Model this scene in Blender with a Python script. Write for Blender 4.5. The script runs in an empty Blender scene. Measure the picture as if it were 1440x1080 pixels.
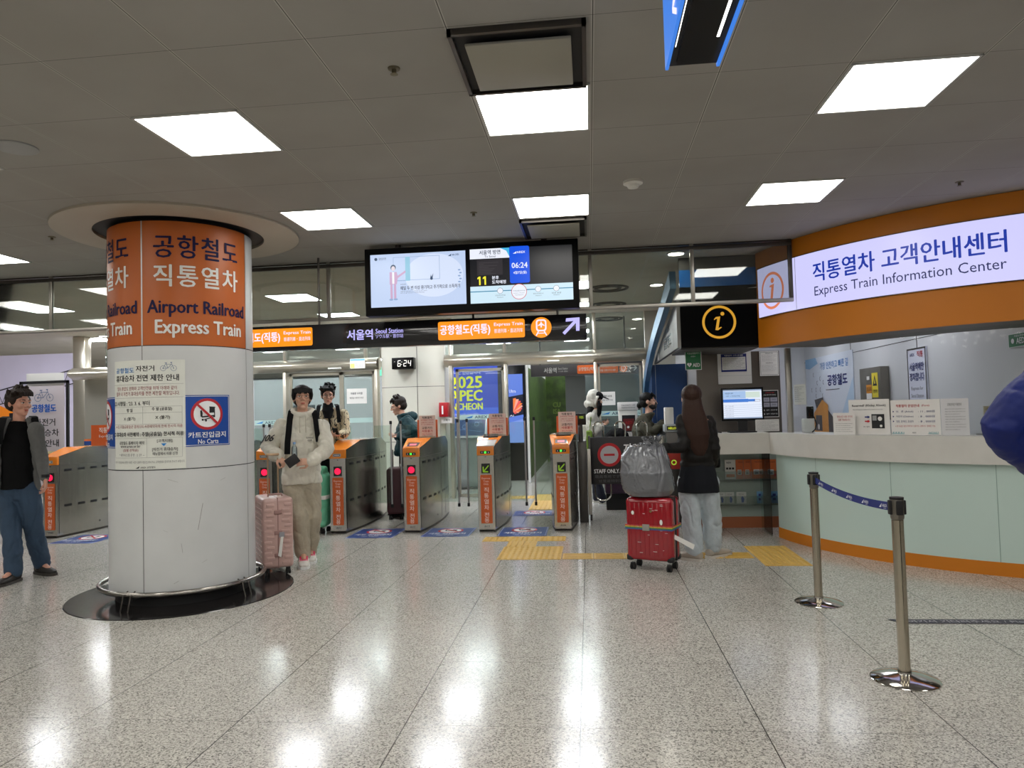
import bpy, bmesh, math, random
from mathutils import Vector, Matrix, noise
import numpy as np
random.seed(7)
SC = bpy.context.scene
COL = SC.collection
PI = math.pi
# ---------------------------------------------------------------- camera, world, exposure
CAM_H = 1.55; F_PX = 1011.8; PITCH = .0385; ROLL = -.02747; YAW = .10582
fw = Vector((-math.sin(YAW)*math.cos(PITCH), math.cos(YAW)*math.cos(PITCH), math.sin(PITCH)))
rt = Vector((math.cos(YAW), math.sin(YAW), 0)); upv = rt.cross(fw)
r2 = rt*math.cos(ROLL)+upv*math.sin(ROLL); u2 = -rt*math.sin(ROLL)+upv*math.cos(ROLL)
cd = bpy.data.cameras.new('camera'); cam = bpy.data.objects.new('camera', cd); COL.objects.link(cam)
mw = Matrix.Identity(4)
for i in range(3):
    mw[i][0] = r2[i]; mw[i][1] = u2[i]; mw[i][2] = -fw[i]
mw[2][3] = CAM_H
cam.matrix_world = mw
cd.sensor_width = 36; cd.lens = F_PX/1440*36; cd.clip_start = .05; cd.clip_end = 200
SC.camera = cam
w = bpy.data.worlds.new('world'); SC.world = w; w.use_nodes = True
w.node_tree.nodes['Background'].inputs[0].default_value = (.8, .85, 1, 1)
w.node_tree.nodes['Background'].inputs[1].default_value = .0
SC.view_settings.view_transform = 'Standard'; SC.view_settings.look = 'None'
SC.view_settings.gamma = 1; SC.view_settings.use_curve_mapping = False
SC.view_settings.exposure = 0.22
PANEL_W = 9.0       # ceiling light panels
SC.cycles.use_denoising = True
SC.cycles.max_bounces = 8; SC.cycles.transparent_max_bounces = 24
SC.cycles.sample_clamp_indirect = 6
# ---------------------------------------------------------------- materials
MATS = {}
def lin(c):
    return tuple(((x/255)/12.92 if x/255 <= .04045 else ((x/255+.055)/1.055)**2.4) for x in c)
def mat(name, rgb=(200,200,200), rough=.5, metal=0, emit=0, ecol=None, bump=0, bscale=60, var=0, vscale=8, spec=.5, coat=0, sheen=0, aniso=0):
    if name in MATS: return MATS[name]
    m = bpy.data.materials.new(name); m.use_nodes = True; nt = m.node_tree; N = nt.nodes; L = nt.links
    b = N['Principled BSDF']; c = lin(rgb)
    b.inputs['Base Color'].default_value = (*c, 1); b.inputs['Roughness'].default_value = rough
    b.inputs['Metallic'].default_value = metal; b.inputs['Specular IOR Level'].default_value = spec
    b.inputs['Coat Weight'].default_value = coat
    if sheen: b.inputs['Sheen Weight'].default_value = sheen
    if emit:
        b.inputs['Emission Color'].default_value = (*(lin(ecol) if ecol else c), 1)
        b.inputs['Emission Strength'].default_value = emit
    tc = N.new('ShaderNodeTexCoord')
    if var:
        n = N.new('ShaderNodeTexNoise'); n.inputs['Scale'].default_value = vscale; n.inputs['Detail'].default_value = 4
        L.new(tc.outputs['Object'], n.inputs['Vector'])
        mx = N.new('ShaderNodeMix'); mx.data_type = 'RGBA'
        mr = N.new('ShaderNodeMapRange'); mr.inputs[1].default_value = .35; mr.inputs[2].default_value = .65
        L.new(n.outputs['Fac'], mr.inputs[0]); L.new(mr.outputs[0], mx.inputs['Factor'])
        mx.inputs['A'].default_value = (*[x*(1-var) for x in c], 1); mx.inputs['B'].default_value = (*[min(1, x*(1+var)) for x in c], 1)
        L.new(mx.outputs['Result'], b.inputs['Base Color'])
    if bump:
        n = N.new('ShaderNodeTexNoise'); n.inputs['Scale'].default_value = bscale; n.inputs['Detail'].default_value = 3
        L.new(tc.outputs['Object'], n.inputs['Vector'])
        bp = N.new('ShaderNodeBump'); bp.inputs['Strength'].default_value = bump; bp.inputs['Distance'].default_value = .02
        L.new(n.outputs['Fac'], bp.inputs['Height']); L.new(bp.outputs[0], b.inputs['Normal'])
    MATS[name] = m
    return m
def steel(name, rgb=(150,148,142), rough=.3, sx=2, sy=2, sz=90, amt=.25):
    """brushed stainless steel: streaks along the surface in roughness and colour"""
    if name in MATS: return MATS[name]
    m = mat(name, rgb, rough, 1); nt = m.node_tree; N = nt.nodes; L = nt.links; b = N['Principled BSDF']
    tc = N.new('ShaderNodeTexCoord'); mp = N.new('ShaderNodeMapping'); mp.inputs['Scale'].default_value = (sx, sy, sz)
    n = N.new('ShaderNodeTexNoise'); n.inputs['Scale'].default_value = 3; n.inputs['Detail'].default_value = 3
    L.new(tc.outputs['Object'], mp.inputs[0]); L.new(mp.outputs[0], n.inputs['Vector'])
    mr = N.new('ShaderNodeMapRange'); mr.inputs[3].default_value = rough-.1; mr.inputs[4].default_value = rough+amt
    L.new(n.outputs['Fac'], mr.inputs[0]); L.new(mr.outputs[0], b.inputs['Roughness'])
    return m
def glass(name, tint=(235,245,240), refl=1.0, dirt=0.0, gcol=(255,255,255)):
    """thin pane: clear transmission with a Fresnel reflection"""
    if name in MATS: return MATS[name]
    m = bpy.data.materials.new(name); m.use_nodes = True; nt = m.node_tree; N = nt.nodes; L = nt.links
    N.remove(N['Principled BSDF']); out = N['Material Output']
    t = N.new('ShaderNodeBsdfTransparent'); t.inputs[0].default_value = (*lin(tint), 1)
    g = N.new('ShaderNodeBsdfGlossy'); g.inputs['Roughness'].default_value = .03; g.inputs['Color'].default_value = (*lin(gcol), 1)
    fr = N.new('ShaderNodeFresnel'); fr.inputs[0].default_value = 1.5
    mu = N.new('ShaderNodeMath'); mu.operation = 'MULTIPLY'; mu.inputs[1].default_value = refl; mu.use_clamp = True
    mx = N.new('ShaderNodeMixShader'); L.new(fr.outputs[0], mu.inputs[0]); L.new(mu.outputs[0], mx.inputs[0])
    L.new(t.outputs[0], mx.inputs[1]); L.new(g.outputs[0], mx.inputs[2]); last = mx
    if dirt:
        d = N.new('ShaderNodeBsdfDiffuse'); d.inputs[0].default_value = (.6, .65, .65, 1)
        m2 = N.new('ShaderNodeMixShader'); m2.inputs[0].default_value = dirt
        L.new(mx.outputs[0], m2.inputs[1]); L.new(d.outputs[0], m2.inputs[2]); last = m2
    L.new(last.outputs[0], out.inputs[0]); MATS[name] = m
    return m
def emis(name, rgb, s=1.0):
    return mat(name, tuple(x*.25 for x in rgb), .35, 0, s*.86, rgb)
# ---------------------------------------------------------------- object helpers
def tag(o, label=None, cat=None, group=None, kind=None):
    if label: o['label'] = label
    if cat: o['category'] = cat
    if group: o['group'] = group
    if kind: o['kind'] = kind
    return o
def thing(name, label, cat, loc=(0,0,0), rz=0, group=None):
    o = bpy.data.objects.new(name, None); o.empty_display_size = .1; COL.objects.link(o)
    o.location = loc; o.rotation_euler = (0, 0, rz)
    return tag(o, label, cat, group)
def copy_tree(o, parent=None):
    c = o.copy(); COL.objects.link(c)
    if parent: c.parent = parent
    for ch in [x for x in bpy.data.objects if x.parent == o and x != c]: copy_tree(ch, c)
    return c
def dup(o, loc, rz=None, label=None, group=None):
    c = copy_tree(o); c.location = loc
    if rz is not None: c.rotation_euler = (0, 0, rz)
    if label: c['label'] = label
    if group: c['group'] = group
    return c
_box = {}
def box_geo(s, bev, seg=2):
    k = (tuple(round(x, 5) for x in s), bev, seg)
    if k in _box: return _box[k]
    bm = bmesh.new(); bmesh.ops.create_cube(bm, size=1)
    for v in bm.verts: v.co = Vector((v.co.x*s[0], v.co.y*s[1], v.co.z*s[2]))
    if bev: bmesh.ops.bevel(bm, geom=list(bm.edges), offset=min(bev, min(s)*.49), segments=seg, affect='EDGES', profile=.5)
    bm.verts.index_update(); r = ([tuple(v.co) for v in bm.verts], [tuple(v.index for v in f.verts) for f in bm.faces]); bm.free()
    _box[k] = r
    return r
_txt = {}
def text_geo(s, bold=0.0, mono=1.0):
    k = (s, bold, mono)
    if k in _txt: return _txt[k]
    c = bpy.data.curves.new('t', 'FONT'); c.body = s; c.resolution_u = 2; c.offset = bold; c.space_character = mono; c.space_line = .95
    c.align_x = 'CENTER' if '\n' in s else 'LEFT'
    o = bpy.data.objects.new('t', c); COL.objects.link(o); bpy.context.view_layer.update()
    m = bpy.data.meshes.new_from_object(o.evaluated_get(bpy.context.evaluated_depsgraph_get()))
    V = np.array([v.co[:2] for v in m.vertices]) if len(m.vertices) else np.zeros((1, 2)); Fc = [tuple(p.vertices) for p in m.polygons]
    # glyph faces must look to +z
    out = []
    for f in Fc:
        a = 0
        for i in range(len(f)):
            x0, y0 = V[f[i]]; x1, y1 = V[f[(i+1) % len(f)]]; a += x0*y1-x1*y0
        out.append(f if a > 0 else tuple(reversed(f)))
    bpy.data.objects.remove(o); bpy.data.curves.remove(c); bpy.data.meshes.remove(m)
    lo = V.min(0); hi = V.max(0)
    _txt[k] = ((V-lo)/np.maximum(hi-lo, 1e-6), out, (hi-lo)[0]/max(1e-6, (hi-lo)[1]))
    return _txt[k]
class MB:
    def __init__(s): s.V = []; s.F = []; s.M = []; s.S = []; s.mats = []
    def mi(s, m):
        if m not in s.mats: s.mats.append(m)
        return s.mats.index(m)
    def add(s, V, F, m, smooth=False, mx=None):
        b = len(s.V)
        s.V += [tuple(mx @ Vector(v)) for v in V] if mx is not None else [tuple(v) for v in V]
        i = s.mi(m)
        for f in F: s.F.append(tuple(b+x for x in f)); s.M.append(i); s.S.append(smooth)
        return s
    def box(s, c, size, m, bev=0, rz=0, mx=None, seg=2, rot=None):
        V, F = box_geo(size, bev, seg)
        T = Matrix.Translation(c) @ (rot.to_4x4() if rot is not None else Matrix.Rotation(rz, 4, 'Z'))
        if mx is not None: T = mx @ T
        return s.add(V, F, m, bool(bev), T)
    def bb(s, x0, x1, y0, y1, z0, z1, m, bev=0, mx=None):
        return s.box(((x0+x1)/2, (y0+y1)/2, (z0+z1)/2), (abs(x1-x0), abs(y1-y0), abs(z1-z0)), m, bev, mx=mx)
    def tube(s, P, r, m, seg=10, closed=False, caps=True, smooth=True, mx=None, flat=1.0):
        P = [Vector(p) for p in P]; n = len(P); R = r if isinstance(r, (list, tuple)) else [r]*n
        V = []; F = []; prev = None
        for i, p in enumerate(P):
            if closed: t = P[(i+1) % n]-P[i-1]
            else: t = P[min(i+1, n-1)]-P[max(i-1, 0)]
            t.normalize()
            if prev is None:
                a = Vector((0, 0, 1)) if abs(t.z) < .9 else Vector((1, 0, 0))
                u = t.cross(a).normalized()
            else:
                u = (prev-t*prev.dot(t)).normalized()
            prev = u; v = t.cross(u)
            for k in range(seg):
                an = 2*PI*k/seg
                V.append(p+u*math.cos(an)*R[i]+v*math.sin(an)*R[i]*flat)
        m_ = n if closed else n-1
        for i in range(m_):
            for k in range(seg):
                a = i*seg+k; b = i*seg+(k+1) % seg; c = ((i+1) % n)*seg+(k+1) % seg; d = ((i+1) % n)*seg+k
                F.append((a, b, c, d))
        s.add(V, F, m, smooth, mx)
        if caps and not closed:
            s.add(V[:seg], [tuple(reversed(range(seg)))], m, False, mx); s.add(V[-seg:], [tuple(range(seg))], m, False, mx)
        return s
    def cyl(s, p0, p1, r, m, seg=20, r1=None, mx=None, smooth=True):
        return s.tube([p0, p1], [r, r if r1 is None else r1], m, seg, mx=mx, smooth=smooth)
    def lathe(s, prof, m, seg=48, c=(0, 0, 0), a0=0, a1=2*PI, mx=None, smooth=True):
        full = abs(a1-a0-2*PI) < 1e-6; n = seg if full else seg+1; V = []; F = []
        for r, z in prof:
            for k in range(n):
                a = a0+(a1-a0)*k/seg; V.append((c[0]+r*math.cos(a), c[1]+r*math.sin(a), c[2]+z))
        for i in range(len(prof)-1):
            for k in range(seg):
                b = (k+1) % n; F.append((i*n+k, i*n+b, (i+1)*n+b, (i+1)*n+k))
        return s.add(V, F, m, smooth, mx)
    def prism(s, poly, h, m, mx=None, smooth=False):
        """poly in local xy, extruded from z=0 to z=h, ccw"""
        n = len(poly)
        V = [(x, y, 0) for x, y in poly]+[(x, y, h) for x, y in poly]
        s.add(V, [tuple(reversed(range(n))), tuple(range(n, 2*n))], m, False, mx)
        return s.add(V, [(i, (i+1) % n, n+(i+1) % n, n+i) for i in range(n)], m, smooth, mx)
    def sph(s, c, r, m, seg=16, mx=None, rot=None):
        rr = r if isinstance(r, (tuple, list)) else (r, r, r); V = []; F = []; h = seg//2
        for i in range(h+1):
            th = PI*i/h
            for k in range(seg):
                a = 2*PI*k/seg; p = Vector((rr[0]*math.sin(th)*math.cos(a), rr[1]*math.sin(th)*math.sin(a), -rr[2]*math.cos(th)))
                if rot is not None: p = rot @ p
                V.append(p+Vector(c))
        for i in range(h):
            for k in range(seg): F.append((i*seg+k, i*seg+(k+1) % seg, (i+1)*seg+(k+1) % seg, (i+1)*seg+k))
        return s.add(V, F, m, True, mx)
    def build(s, name, parent=None, world=False, kind=None, label=None, sharp=35):
        me = bpy.data.meshes.new(name); off = Vector((0, 0, 0))
        if world and parent is not None:
            p = parent
            while p is not None: off += Vector(p.location); p = p.parent
        if s.mats == []: s.mats = [mat('blank')]
        me.from_pydata([tuple(Vector(v)-off) for v in s.V], [], s.F)
        for m in s.mats: me.materials.append(m)
        me.polygons.foreach_set('material_index', s.M); me.polygons.foreach_set('use_smooth', s.S)
        if any(s.S):
            me.set_sharp_from_angle(angle=math.radians(sharp))
        me.update()
        o = bpy.data.objects.new(name, me); COL.objects.link(o)
        if parent is not None: o.parent = parent
        if kind: o['kind'] = kind
        if label: o['label'] = label
        return o
class Sheet:
    """drawing on a real panel; u to the right and v down, in metres, from the upper left corner"""
    def __init__(s, mb, fn, curved=False): s.mb = mb; s.fn = fn; s.curved = curved; s.k = 0
    def lay(s): s.k += .0006; return s.k+.0012
    def rect(s, u0, v0, u1, v1, m, n=None):
        n = s.lay() if n is None else n; N = max(1, int(abs(u1-u0)/.03)) if s.curved else 1
        V = []; F = []
        for i in range(N+1):
            u = u0+(u1-u0)*i/N; V += [s.fn(u, v0, n), s.fn(u, v1, n)]
        for i in range(N): F.append((2*i+1, 2*i+3, 2*i+2, 2*i))
        s.mb.add(V, F, m); return s
    def frame(s, u0, v0, u1, v1, t, m):
        n = s.lay()
        s.rect(u0, v0, u1, v0+t, m, n); s.rect(u0, v1-t, u1, v1, m, n); s.rect(u0, v0, u0+t, v1, m, n); s.rect(u1-t, v0, u1, v1, m, n); return s
    def poly(s, pts, m):
        n = s.lay(); a = sum(pts[i][0]*pts[(i+1) % len(pts)][1]-pts[(i+1) % len(pts)][0]*pts[i][1] for i in range(len(pts)))
        p = pts if a < 0 else list(reversed(pts))
        us = [u for u, v in p]
        if s.curved and max(us)-min(us) > .035:
            bm = bmesh.new(); bm.faces.new([bm.verts.new((u, v, 0)) for u, v in p]); x = min(us)+.03
            while x < max(us):
                bmesh.ops.bisect_plane(bm, geom=list(bm.verts)+list(bm.edges)+list(bm.faces), plane_co=(x, 0, 0), plane_no=(1, 0, 0)); x += .03
            bm.verts.index_update(); s.mb.add([s.fn(v.co.x, v.co.y, n) for v in bm.verts], [tuple(v.index for v in f.verts) for f in bm.faces], m); bm.free(); return s
        s.mb.add([s.fn(u, v, n) for u, v in p], [tuple(range(len(p)))], m); return s
    def line(s, pts, t, m):
        for (x0, y0), (x1, y1) in zip(pts[:-1], pts[1:]):
            d = math.hypot(x1-x0, y1-y0) or 1; a, b = -(y1-y0)/d*t/2, (x1-x0)/d*t/2
            s.poly([(x0+a, y0+b), (x1+a, y1+b), (x1-a, y1-b), (x0-a, y0-b)], m); s.k -= .0006
        s.k += .0006; return s
    def disc(s, u, v, r, m, seg=28, ry=None):
        ry = ry or r; return s.poly([(u+r*math.cos(2*PI*i/seg), v+ry*math.sin(2*PI*i/seg)) for i in range(seg)], m)
    def ring(s, u, v, r, t, m, seg=36, ry=None, a0=0, a1=2*PI):
        n = s.lay(); ry = ry or r; V = []
        for i in range(seg+1):
            a = a0+(a1-a0)*i/seg; V += [s.fn(u+r*math.cos(a), v+ry*math.sin(a), n), s.fn(u+(r-t)*math.cos(a), v+(ry-t)*math.sin(a), n)]
        s.mb.add(V, [(2*i, 2*i+1, 2*i+3, 2*i+2) for i in range(seg)], m); return s
    def rrect(s, u0, v0, u1, v1, r, m):
        P = []
        for cx, cy, a in ((u1-r, v1-r, 0), (u0+r, v1-r, PI/2), (u0+r, v0+r, PI), (u1-r, v0+r, 1.5*PI)):
            for k in range(5): b = a+PI/2*k/4; P.append((cx+r*math.cos(b), cy+r*math.sin(b)))
        return s.poly(P, m)
    def text(s, t, u0, v0, u1, v1, m, bold=0.0, mono=1.0, keep=False, slant=0):
        """fit the text to the box u0..u1, v0..v1 (keep: keep its own proportions, centred)"""
        V, Fc, asp = text_geo(t, 0.0, mono); n = s.lay(); W = u1-u0; H = v1-v0
        if keep:
            nw = min(W, H*asp); nh = nw/asp; u0 += (W-nw)/2; v0 += (H-nh)/2; W = nw; H = nh
        b = bold*H*.9; sh = [(0, 0)] if bold < .012 else [(-b, 0), (b, 0), (0, -b*.6), (0, b*.6)]; u0 += b; W -= 2*b
        for q, (du, dv) in enumerate(sh): s.mb.add([s.fn(u0+x*W+slant*y*H+du, v0+(1-y)*H+dv, n+.00012*q) for x, y in V], Fc, m)
        return s
def flat(origin, x=(1, 0, 0), down=(0, 0, -1)):
    o = Vector(origin); X = Vector(x).normalized(); D = Vector(down).normalized(); Nn = D.cross(X)   # outward
    return lambda u, v, n: tuple(o+X*u+D*v+Nn*n)
def flatn(origin, x, down, nrm):
    o = Vector(origin); X = Vector(x).normalized(); D = Vector(down).normalized(); Nn = Vector(nrm).normalized()
    return lambda u, v, n: tuple(o+X*u+D*v+Nn*n)
def cylfn(c, R, a0, ztop):
    """a0 angle (rad) of u=0; u grows with the angle (seen from outside: to the right)"""
    return lambda u, v, n: (c[0]+(R+n)*math.cos(a0+u/R), c[1]+(R+n)*math.sin(a0+u/R), ztop-v)
def rnd(a, b): return random.uniform(a, b)
# ---------------------------------------------------------------- shared materials
WHITE = mat('white_paint', (225,226,224), .45); BLACK = mat('black_gloss', (9,9,10), .3, spec=.2); BLK = mat('black_matt', (18,18,20), .6)
STEEL = steel('stainless_steel', (176,172,164), .28); CHROME = mat('chrome', (205,203,198), .1, 1); DSTEEL = steel('dark_steel', (92,88,84), .3)
ORANGE = mat('orange_paint', (214,105,22), .4); GREY = mat('grey_paint', (140,142,142), .5); RUBBER = mat('rubber_black', (22,22,22), .75)
PAPER = mat('paper_white', (226,224,220), .6); INK = mat('ink_black', (20,20,24), .6); NAVY = mat('ink_navy', (26,40,112), .5)
RED = mat('sign_red', (196,24,34), .5); BLUE = mat('sign_blue', (16,72,160), .45); WTXT = mat('sign_white', (238,240,242), .5)
INKR = mat('ink_red', (184,34,44), .6); INKG = mat('ink_grey', (92,92,96), .6); SKYB = mat('ink_sky_blue', (22,128,204), .5)
GLASS = glass('clear_glass', (232,242,238)); GLASSG = glass('greenish_glass', (205,228,218), 1.0)
# ---------------------------------------------------------------- floor and ceiling
def floor_mat():
    m = bpy.data.materials.new('granite_floor'); m.use_nodes = True; nt = m.node_tree; N = nt.nodes; L = nt.links; b = N['Principled BSDF']
    tc = N.new('ShaderNodeTexCoord')
    def ns(scale, det=2):
        n = N.new('ShaderNodeTexNoise'); n.inputs['Scale'].default_value = scale; n.inputs['Detail'].default_value = det; n.inputs['Roughness'].default_value = .7
        L.new(tc.outputs['Object'], n.inputs['Vector']); return n
    v = N.new('ShaderNodeTexVoronoi'); v.inputs['Scale'].default_value = 145; L.new(tc.outputs['Object'], v.inputs['Vector'])
    cr = N.new('ShaderNodeValToRGB'); e = cr.color_ramp.elements
    e[0].position = .0; e[0].color = (*lin((100,98,94)), 1); e[1].position = 1; e[1].color = (*lin((214,210,202)), 1)
    for p, c in ((.2, (118,115,110)), (.32, (162,159,152)), (.6, (186,182,174)), (.8, (202,198,190))):
        x = e.new(p); x.color = (*lin(c), 1)
    sx = N.new('ShaderNodeSeparateXYZ'); L.new(v.outputs['Color'], sx.inputs[0])
    n1 = ns(70, 3); ad = N.new('ShaderNodeMath'); ad.operation = 'MULTIPLY_ADD'; ad.inputs[1].default_value = .75
    mm = N.new('ShaderNodeMath'); mm.operation = 'MULTIPLY_ADD'; mm.inputs[1].default_value = .9; mm.inputs[2].default_value = -.33
    L.new(n1.outputs['Fac'], mm.inputs[0]); L.new(sx.outputs[0], ad.inputs[0]); L.new(mm.outputs[0], ad.inputs[2]); L.new(ad.outputs[0], cr.inputs[0])
    # tile seams
    sp = N.new('ShaderNodeSeparateXYZ'); L.new(tc.outputs['Object'], sp.inputs[0])
    def seam(sock, off, size, wid):
        a = N.new('ShaderNodeMath'); a.operation = 'SUBTRACT'; a.inputs[1].default_value = off-size*100; L.new(sock, a.inputs[0])
        d = N.new('ShaderNodeMath'); d.operation = 'MODULO'; d.inputs[1].default_value = size; L.new(a.outputs[0], d.inputs[0])
        p = N.new('ShaderNodeMath'); p.operation = 'PINGPONG'; p.inputs[1].default_value = size/2; L.new(d.outputs[0], p.inputs[0])
        q = N.new('ShaderNodeMath'); q.operation = 'LESS_THAN'; q.inputs[1].default_value = wid; L.new(p.outputs[0], q.inputs[0]); return q.outputs[0]
    a = seam(sp.outputs[0], -.0905, .8756, .0028); c = seam(sp.outputs[1], 3.5815, .9102, .0013)
    mx_ = N.new('ShaderNodeMath'); mx_.operation = 'MAXIMUM'; L.new(a, mx_.inputs[0]); L.new(c, mx_.inputs[1])
    # per tile tone
    big = ns(.55, 2); mr = N.new('ShaderNodeMapRange'); mr.inputs[1].default_value = .3; mr.inputs[2].default_value = .7; mr.inputs[3].default_value = .93; mr.inputs[4].default_value = 1.05
    L.new(big.outputs['Fac'], mr.inputs[0])
    mu = N.new('ShaderNodeMix'); mu.data_type = 'RGBA'; mu.blend_type = 'MULTIPLY'; mu.inputs['Factor'].default_value = 1
    L.new(cr.outputs[0], mu.inputs['A']); L.new(mr.outputs[0], mu.inputs['B'])
    mx = N.new('ShaderNodeMix'); mx.data_type = 'RGBA'; L.new(mx_.outputs[0], mx.inputs['Factor']); L.new(mu.outputs['Result'], mx.inputs['A']); mx.inputs['B'].default_value = (*lin((58,56,52)), 1)
    L.new(mx.outputs['Result'], b.inputs['Base Color'])
    r = N.new('ShaderNodeMapRange'); r.inputs[3].default_value = .12; r.inputs[4].default_value = .22; L.new(sx.outputs[1], r.inputs[0]); L.new(r.outputs[0], b.inputs['Roughness'])
    b.inputs['Specular IOR Level'].default_value = .5
    return m
def ceil_mat():
    m = mat('ceiling_tile', (156,153,146), .75); nt = m.node_tree; N = nt.nodes; L = nt.links; b = N['Principled BSDF']
    tc = N.new('ShaderNodeTexCoord'); sp = N.new('ShaderNodeSeparateXYZ'); L.new(tc.outputs['Object'], sp.inputs[0])
    def pp(sock, off, size):
        a = N.new('ShaderNodeMath'); a.operation = 'SUBTRACT'; a.inputs[1].default_value = off-size*100; L.new(sock, a.inputs[0])
        d = N.new('ShaderNodeMath'); d.operation = 'MODULO'; d.inputs[1].default_value = size; L.new(a.outputs[0], d.inputs[0])
        p = N.new('ShaderNodeMath'); p.operation = 'PINGPONG'; p.inputs[1].default_value = size/2; L.new(d.outputs[0], p.inputs[0]); return p.outputs[0]
    def lt(s_, t):
        q = N.new('ShaderNodeMath'); q.operation = 'LESS_THAN'; q.inputs[1].default_value = t; L.new(s_, q.inputs[0]); return q.outputs[0]
    X = pp(sp.outputs[0], -1.906, .6587); Y = pp(sp.outputs[1], 3.133, .6545)
    dark = N.new('ShaderNodeMath'); dark.operation = 'MAXIMUM'; L.new(lt(X, .0022), dark.inputs[0]); L.new(lt(Y, .0014), dark.inputs[1])
    wide = lt(X, .008)
    n = N.new('ShaderNodeTexNoise'); n.inputs['Scale'].default_value = 1.2; n.inputs['Detail'].default_value = 6; L.new(tc.outputs['Object'], n.inputs['Vector'])
    mr = N.new('ShaderNodeMapRange'); mr.inputs[1].default_value = .3; mr.inputs[2].default_value = .75; L.new(n.outputs['Fac'], mr.inputs[0])
    m0 = N.new('ShaderNodeMix'); m0.data_type = 'RGBA'; L.new(mr.outputs[0], m0.inputs['Factor']); m0.inputs['A'].default_value = (*lin((158,155,148)), 1); m0.inputs['B'].default_value = (*lin((146,142,135)), 1)
    m1 = N.new('ShaderNodeMix'); m1.data_type = 'RGBA'; L.new(wide, m1.inputs['Factor']); L.new(m0.outputs['Result'], m1.inputs['A']); m1.inputs['B'].default_value = (*lin((180,177,169)), 1)
    m2 = N.new('ShaderNodeMix'); m2.data_type = 'RGBA'; L.new(dark.outputs[0], m2.inputs['Factor']); L.new(m1.outputs['Result'], m2.inputs['A']); m2.inputs['B'].default_value = (*lin((70,66,62)), 1)
    L.new(m2.outputs['Result'], b.inputs['Base Color'])
    return m
CZ = 3.29
CM = ceil_mat()
MB().bb(-16, 14, -9, 42, -.2, 0, floor_mat()).build('floor', kind='structure')
MB().bb(-16, 14, -9, 7.86, CZ, CZ+.12, CM).build('ceiling', kind='structure')
CM2 = CM.copy(); CM2.name = 'ceiling_tile_brightened'  # same tile, colours raised to stand in for stronger light on this ceiling
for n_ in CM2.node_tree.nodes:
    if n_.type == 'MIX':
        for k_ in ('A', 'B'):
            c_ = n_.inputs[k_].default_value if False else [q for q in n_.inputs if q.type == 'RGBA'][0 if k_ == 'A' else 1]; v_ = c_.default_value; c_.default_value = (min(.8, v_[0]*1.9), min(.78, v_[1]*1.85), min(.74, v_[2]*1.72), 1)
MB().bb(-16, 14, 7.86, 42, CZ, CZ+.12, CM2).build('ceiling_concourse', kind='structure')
wallm = mat('grey_wall', (150,150,146), .5); wl = mat('side_wall', (168,166,160), .6)
MB().bb(-16, 14, -9.2, -9, 0, CZ, wl).build('wall_rear', kind='structure')
MB().bb(-16.2, -16, -9, 42, 0, CZ, wl).build('wall_left', kind='structure')
MB().bb(14, 14.2, -9, 42, 0, CZ, wl).build('wall_right', kind='structure')
MB().bb(-16, 14, 30, 30.2, 0, CZ, mat('far_wall', (118,122,120), .4)).build('wall_back', kind='structure')
# ceiling panels
def col(k): return -1.906+.6587*k
def row(j): return 3.133+.6545*j
PAN = mat('light_panel', (255,255,250), .5, 0, PANEL_W, (255,252,245)); PFR = mat('panel_frame', (190,190,186), .4)
def panel_proto():
    t = thing('ceiling_light', '', 'light', (0, 0, CZ), 0, 'square ceiling light panels')
    a, b = .318, .316; m = MB()
    for x0, x1, y0, y1 in ((-a, a, -b, -b+.014), (-a, a, b-.014, b), (-a, -a+.014, -b, b), (a-.014, a, -b, b)): m.bb(x0, x1, y0, y1, -.008, .0, PFR)
    m.build('frame', t); MB().bb(-a+.014, a-.014, -b+.014, b-.014, -.005, -.001, PAN).build('diffuser', t)
    return t
lab = {(0,1): 'square ceiling light panel nearest above the round pillar', (0,4): 'square ceiling light panel behind the ring of the round pillar, before the glass screen',
 (3,1): 'square ceiling light panel just behind the large air vent', (3,4): 'square ceiling light panel between smoke detector and display screens, ahead of small vent',
 (6,1): 'large bright ceiling light panel beside the hanging blue sign', (6,4): 'ceiling light panel close to the orange information center fascia',
 (-6,4): 'ceiling light panel cut by the picture edge beside the round pillar', (-3,4): 'ceiling light panel hidden over the round pillar', (-3,1): 'ceiling light panel past the pillar near the round speaker'}
pp0 = panel_proto(); first = True
for i in range(-12, 18, 3):
    for j in list(range(-17, 7, 3)):
        x = (col(i-1)+col(i))/2; y = (row(j)+row(j+1))/2
        if (i, j) in ((9, 4), (12, 4), (15, 4), (-3, 4)): continue
        o = pp0 if first else dup(pp0, (0, 0, 0)); first = False
        if (i, j) == (-6, 4): y += .6545
        o.location = (x, y, CZ)
        o['label'] = lab.get((i, j), 'square white light panel in the station ceiling over the open hall')
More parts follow.
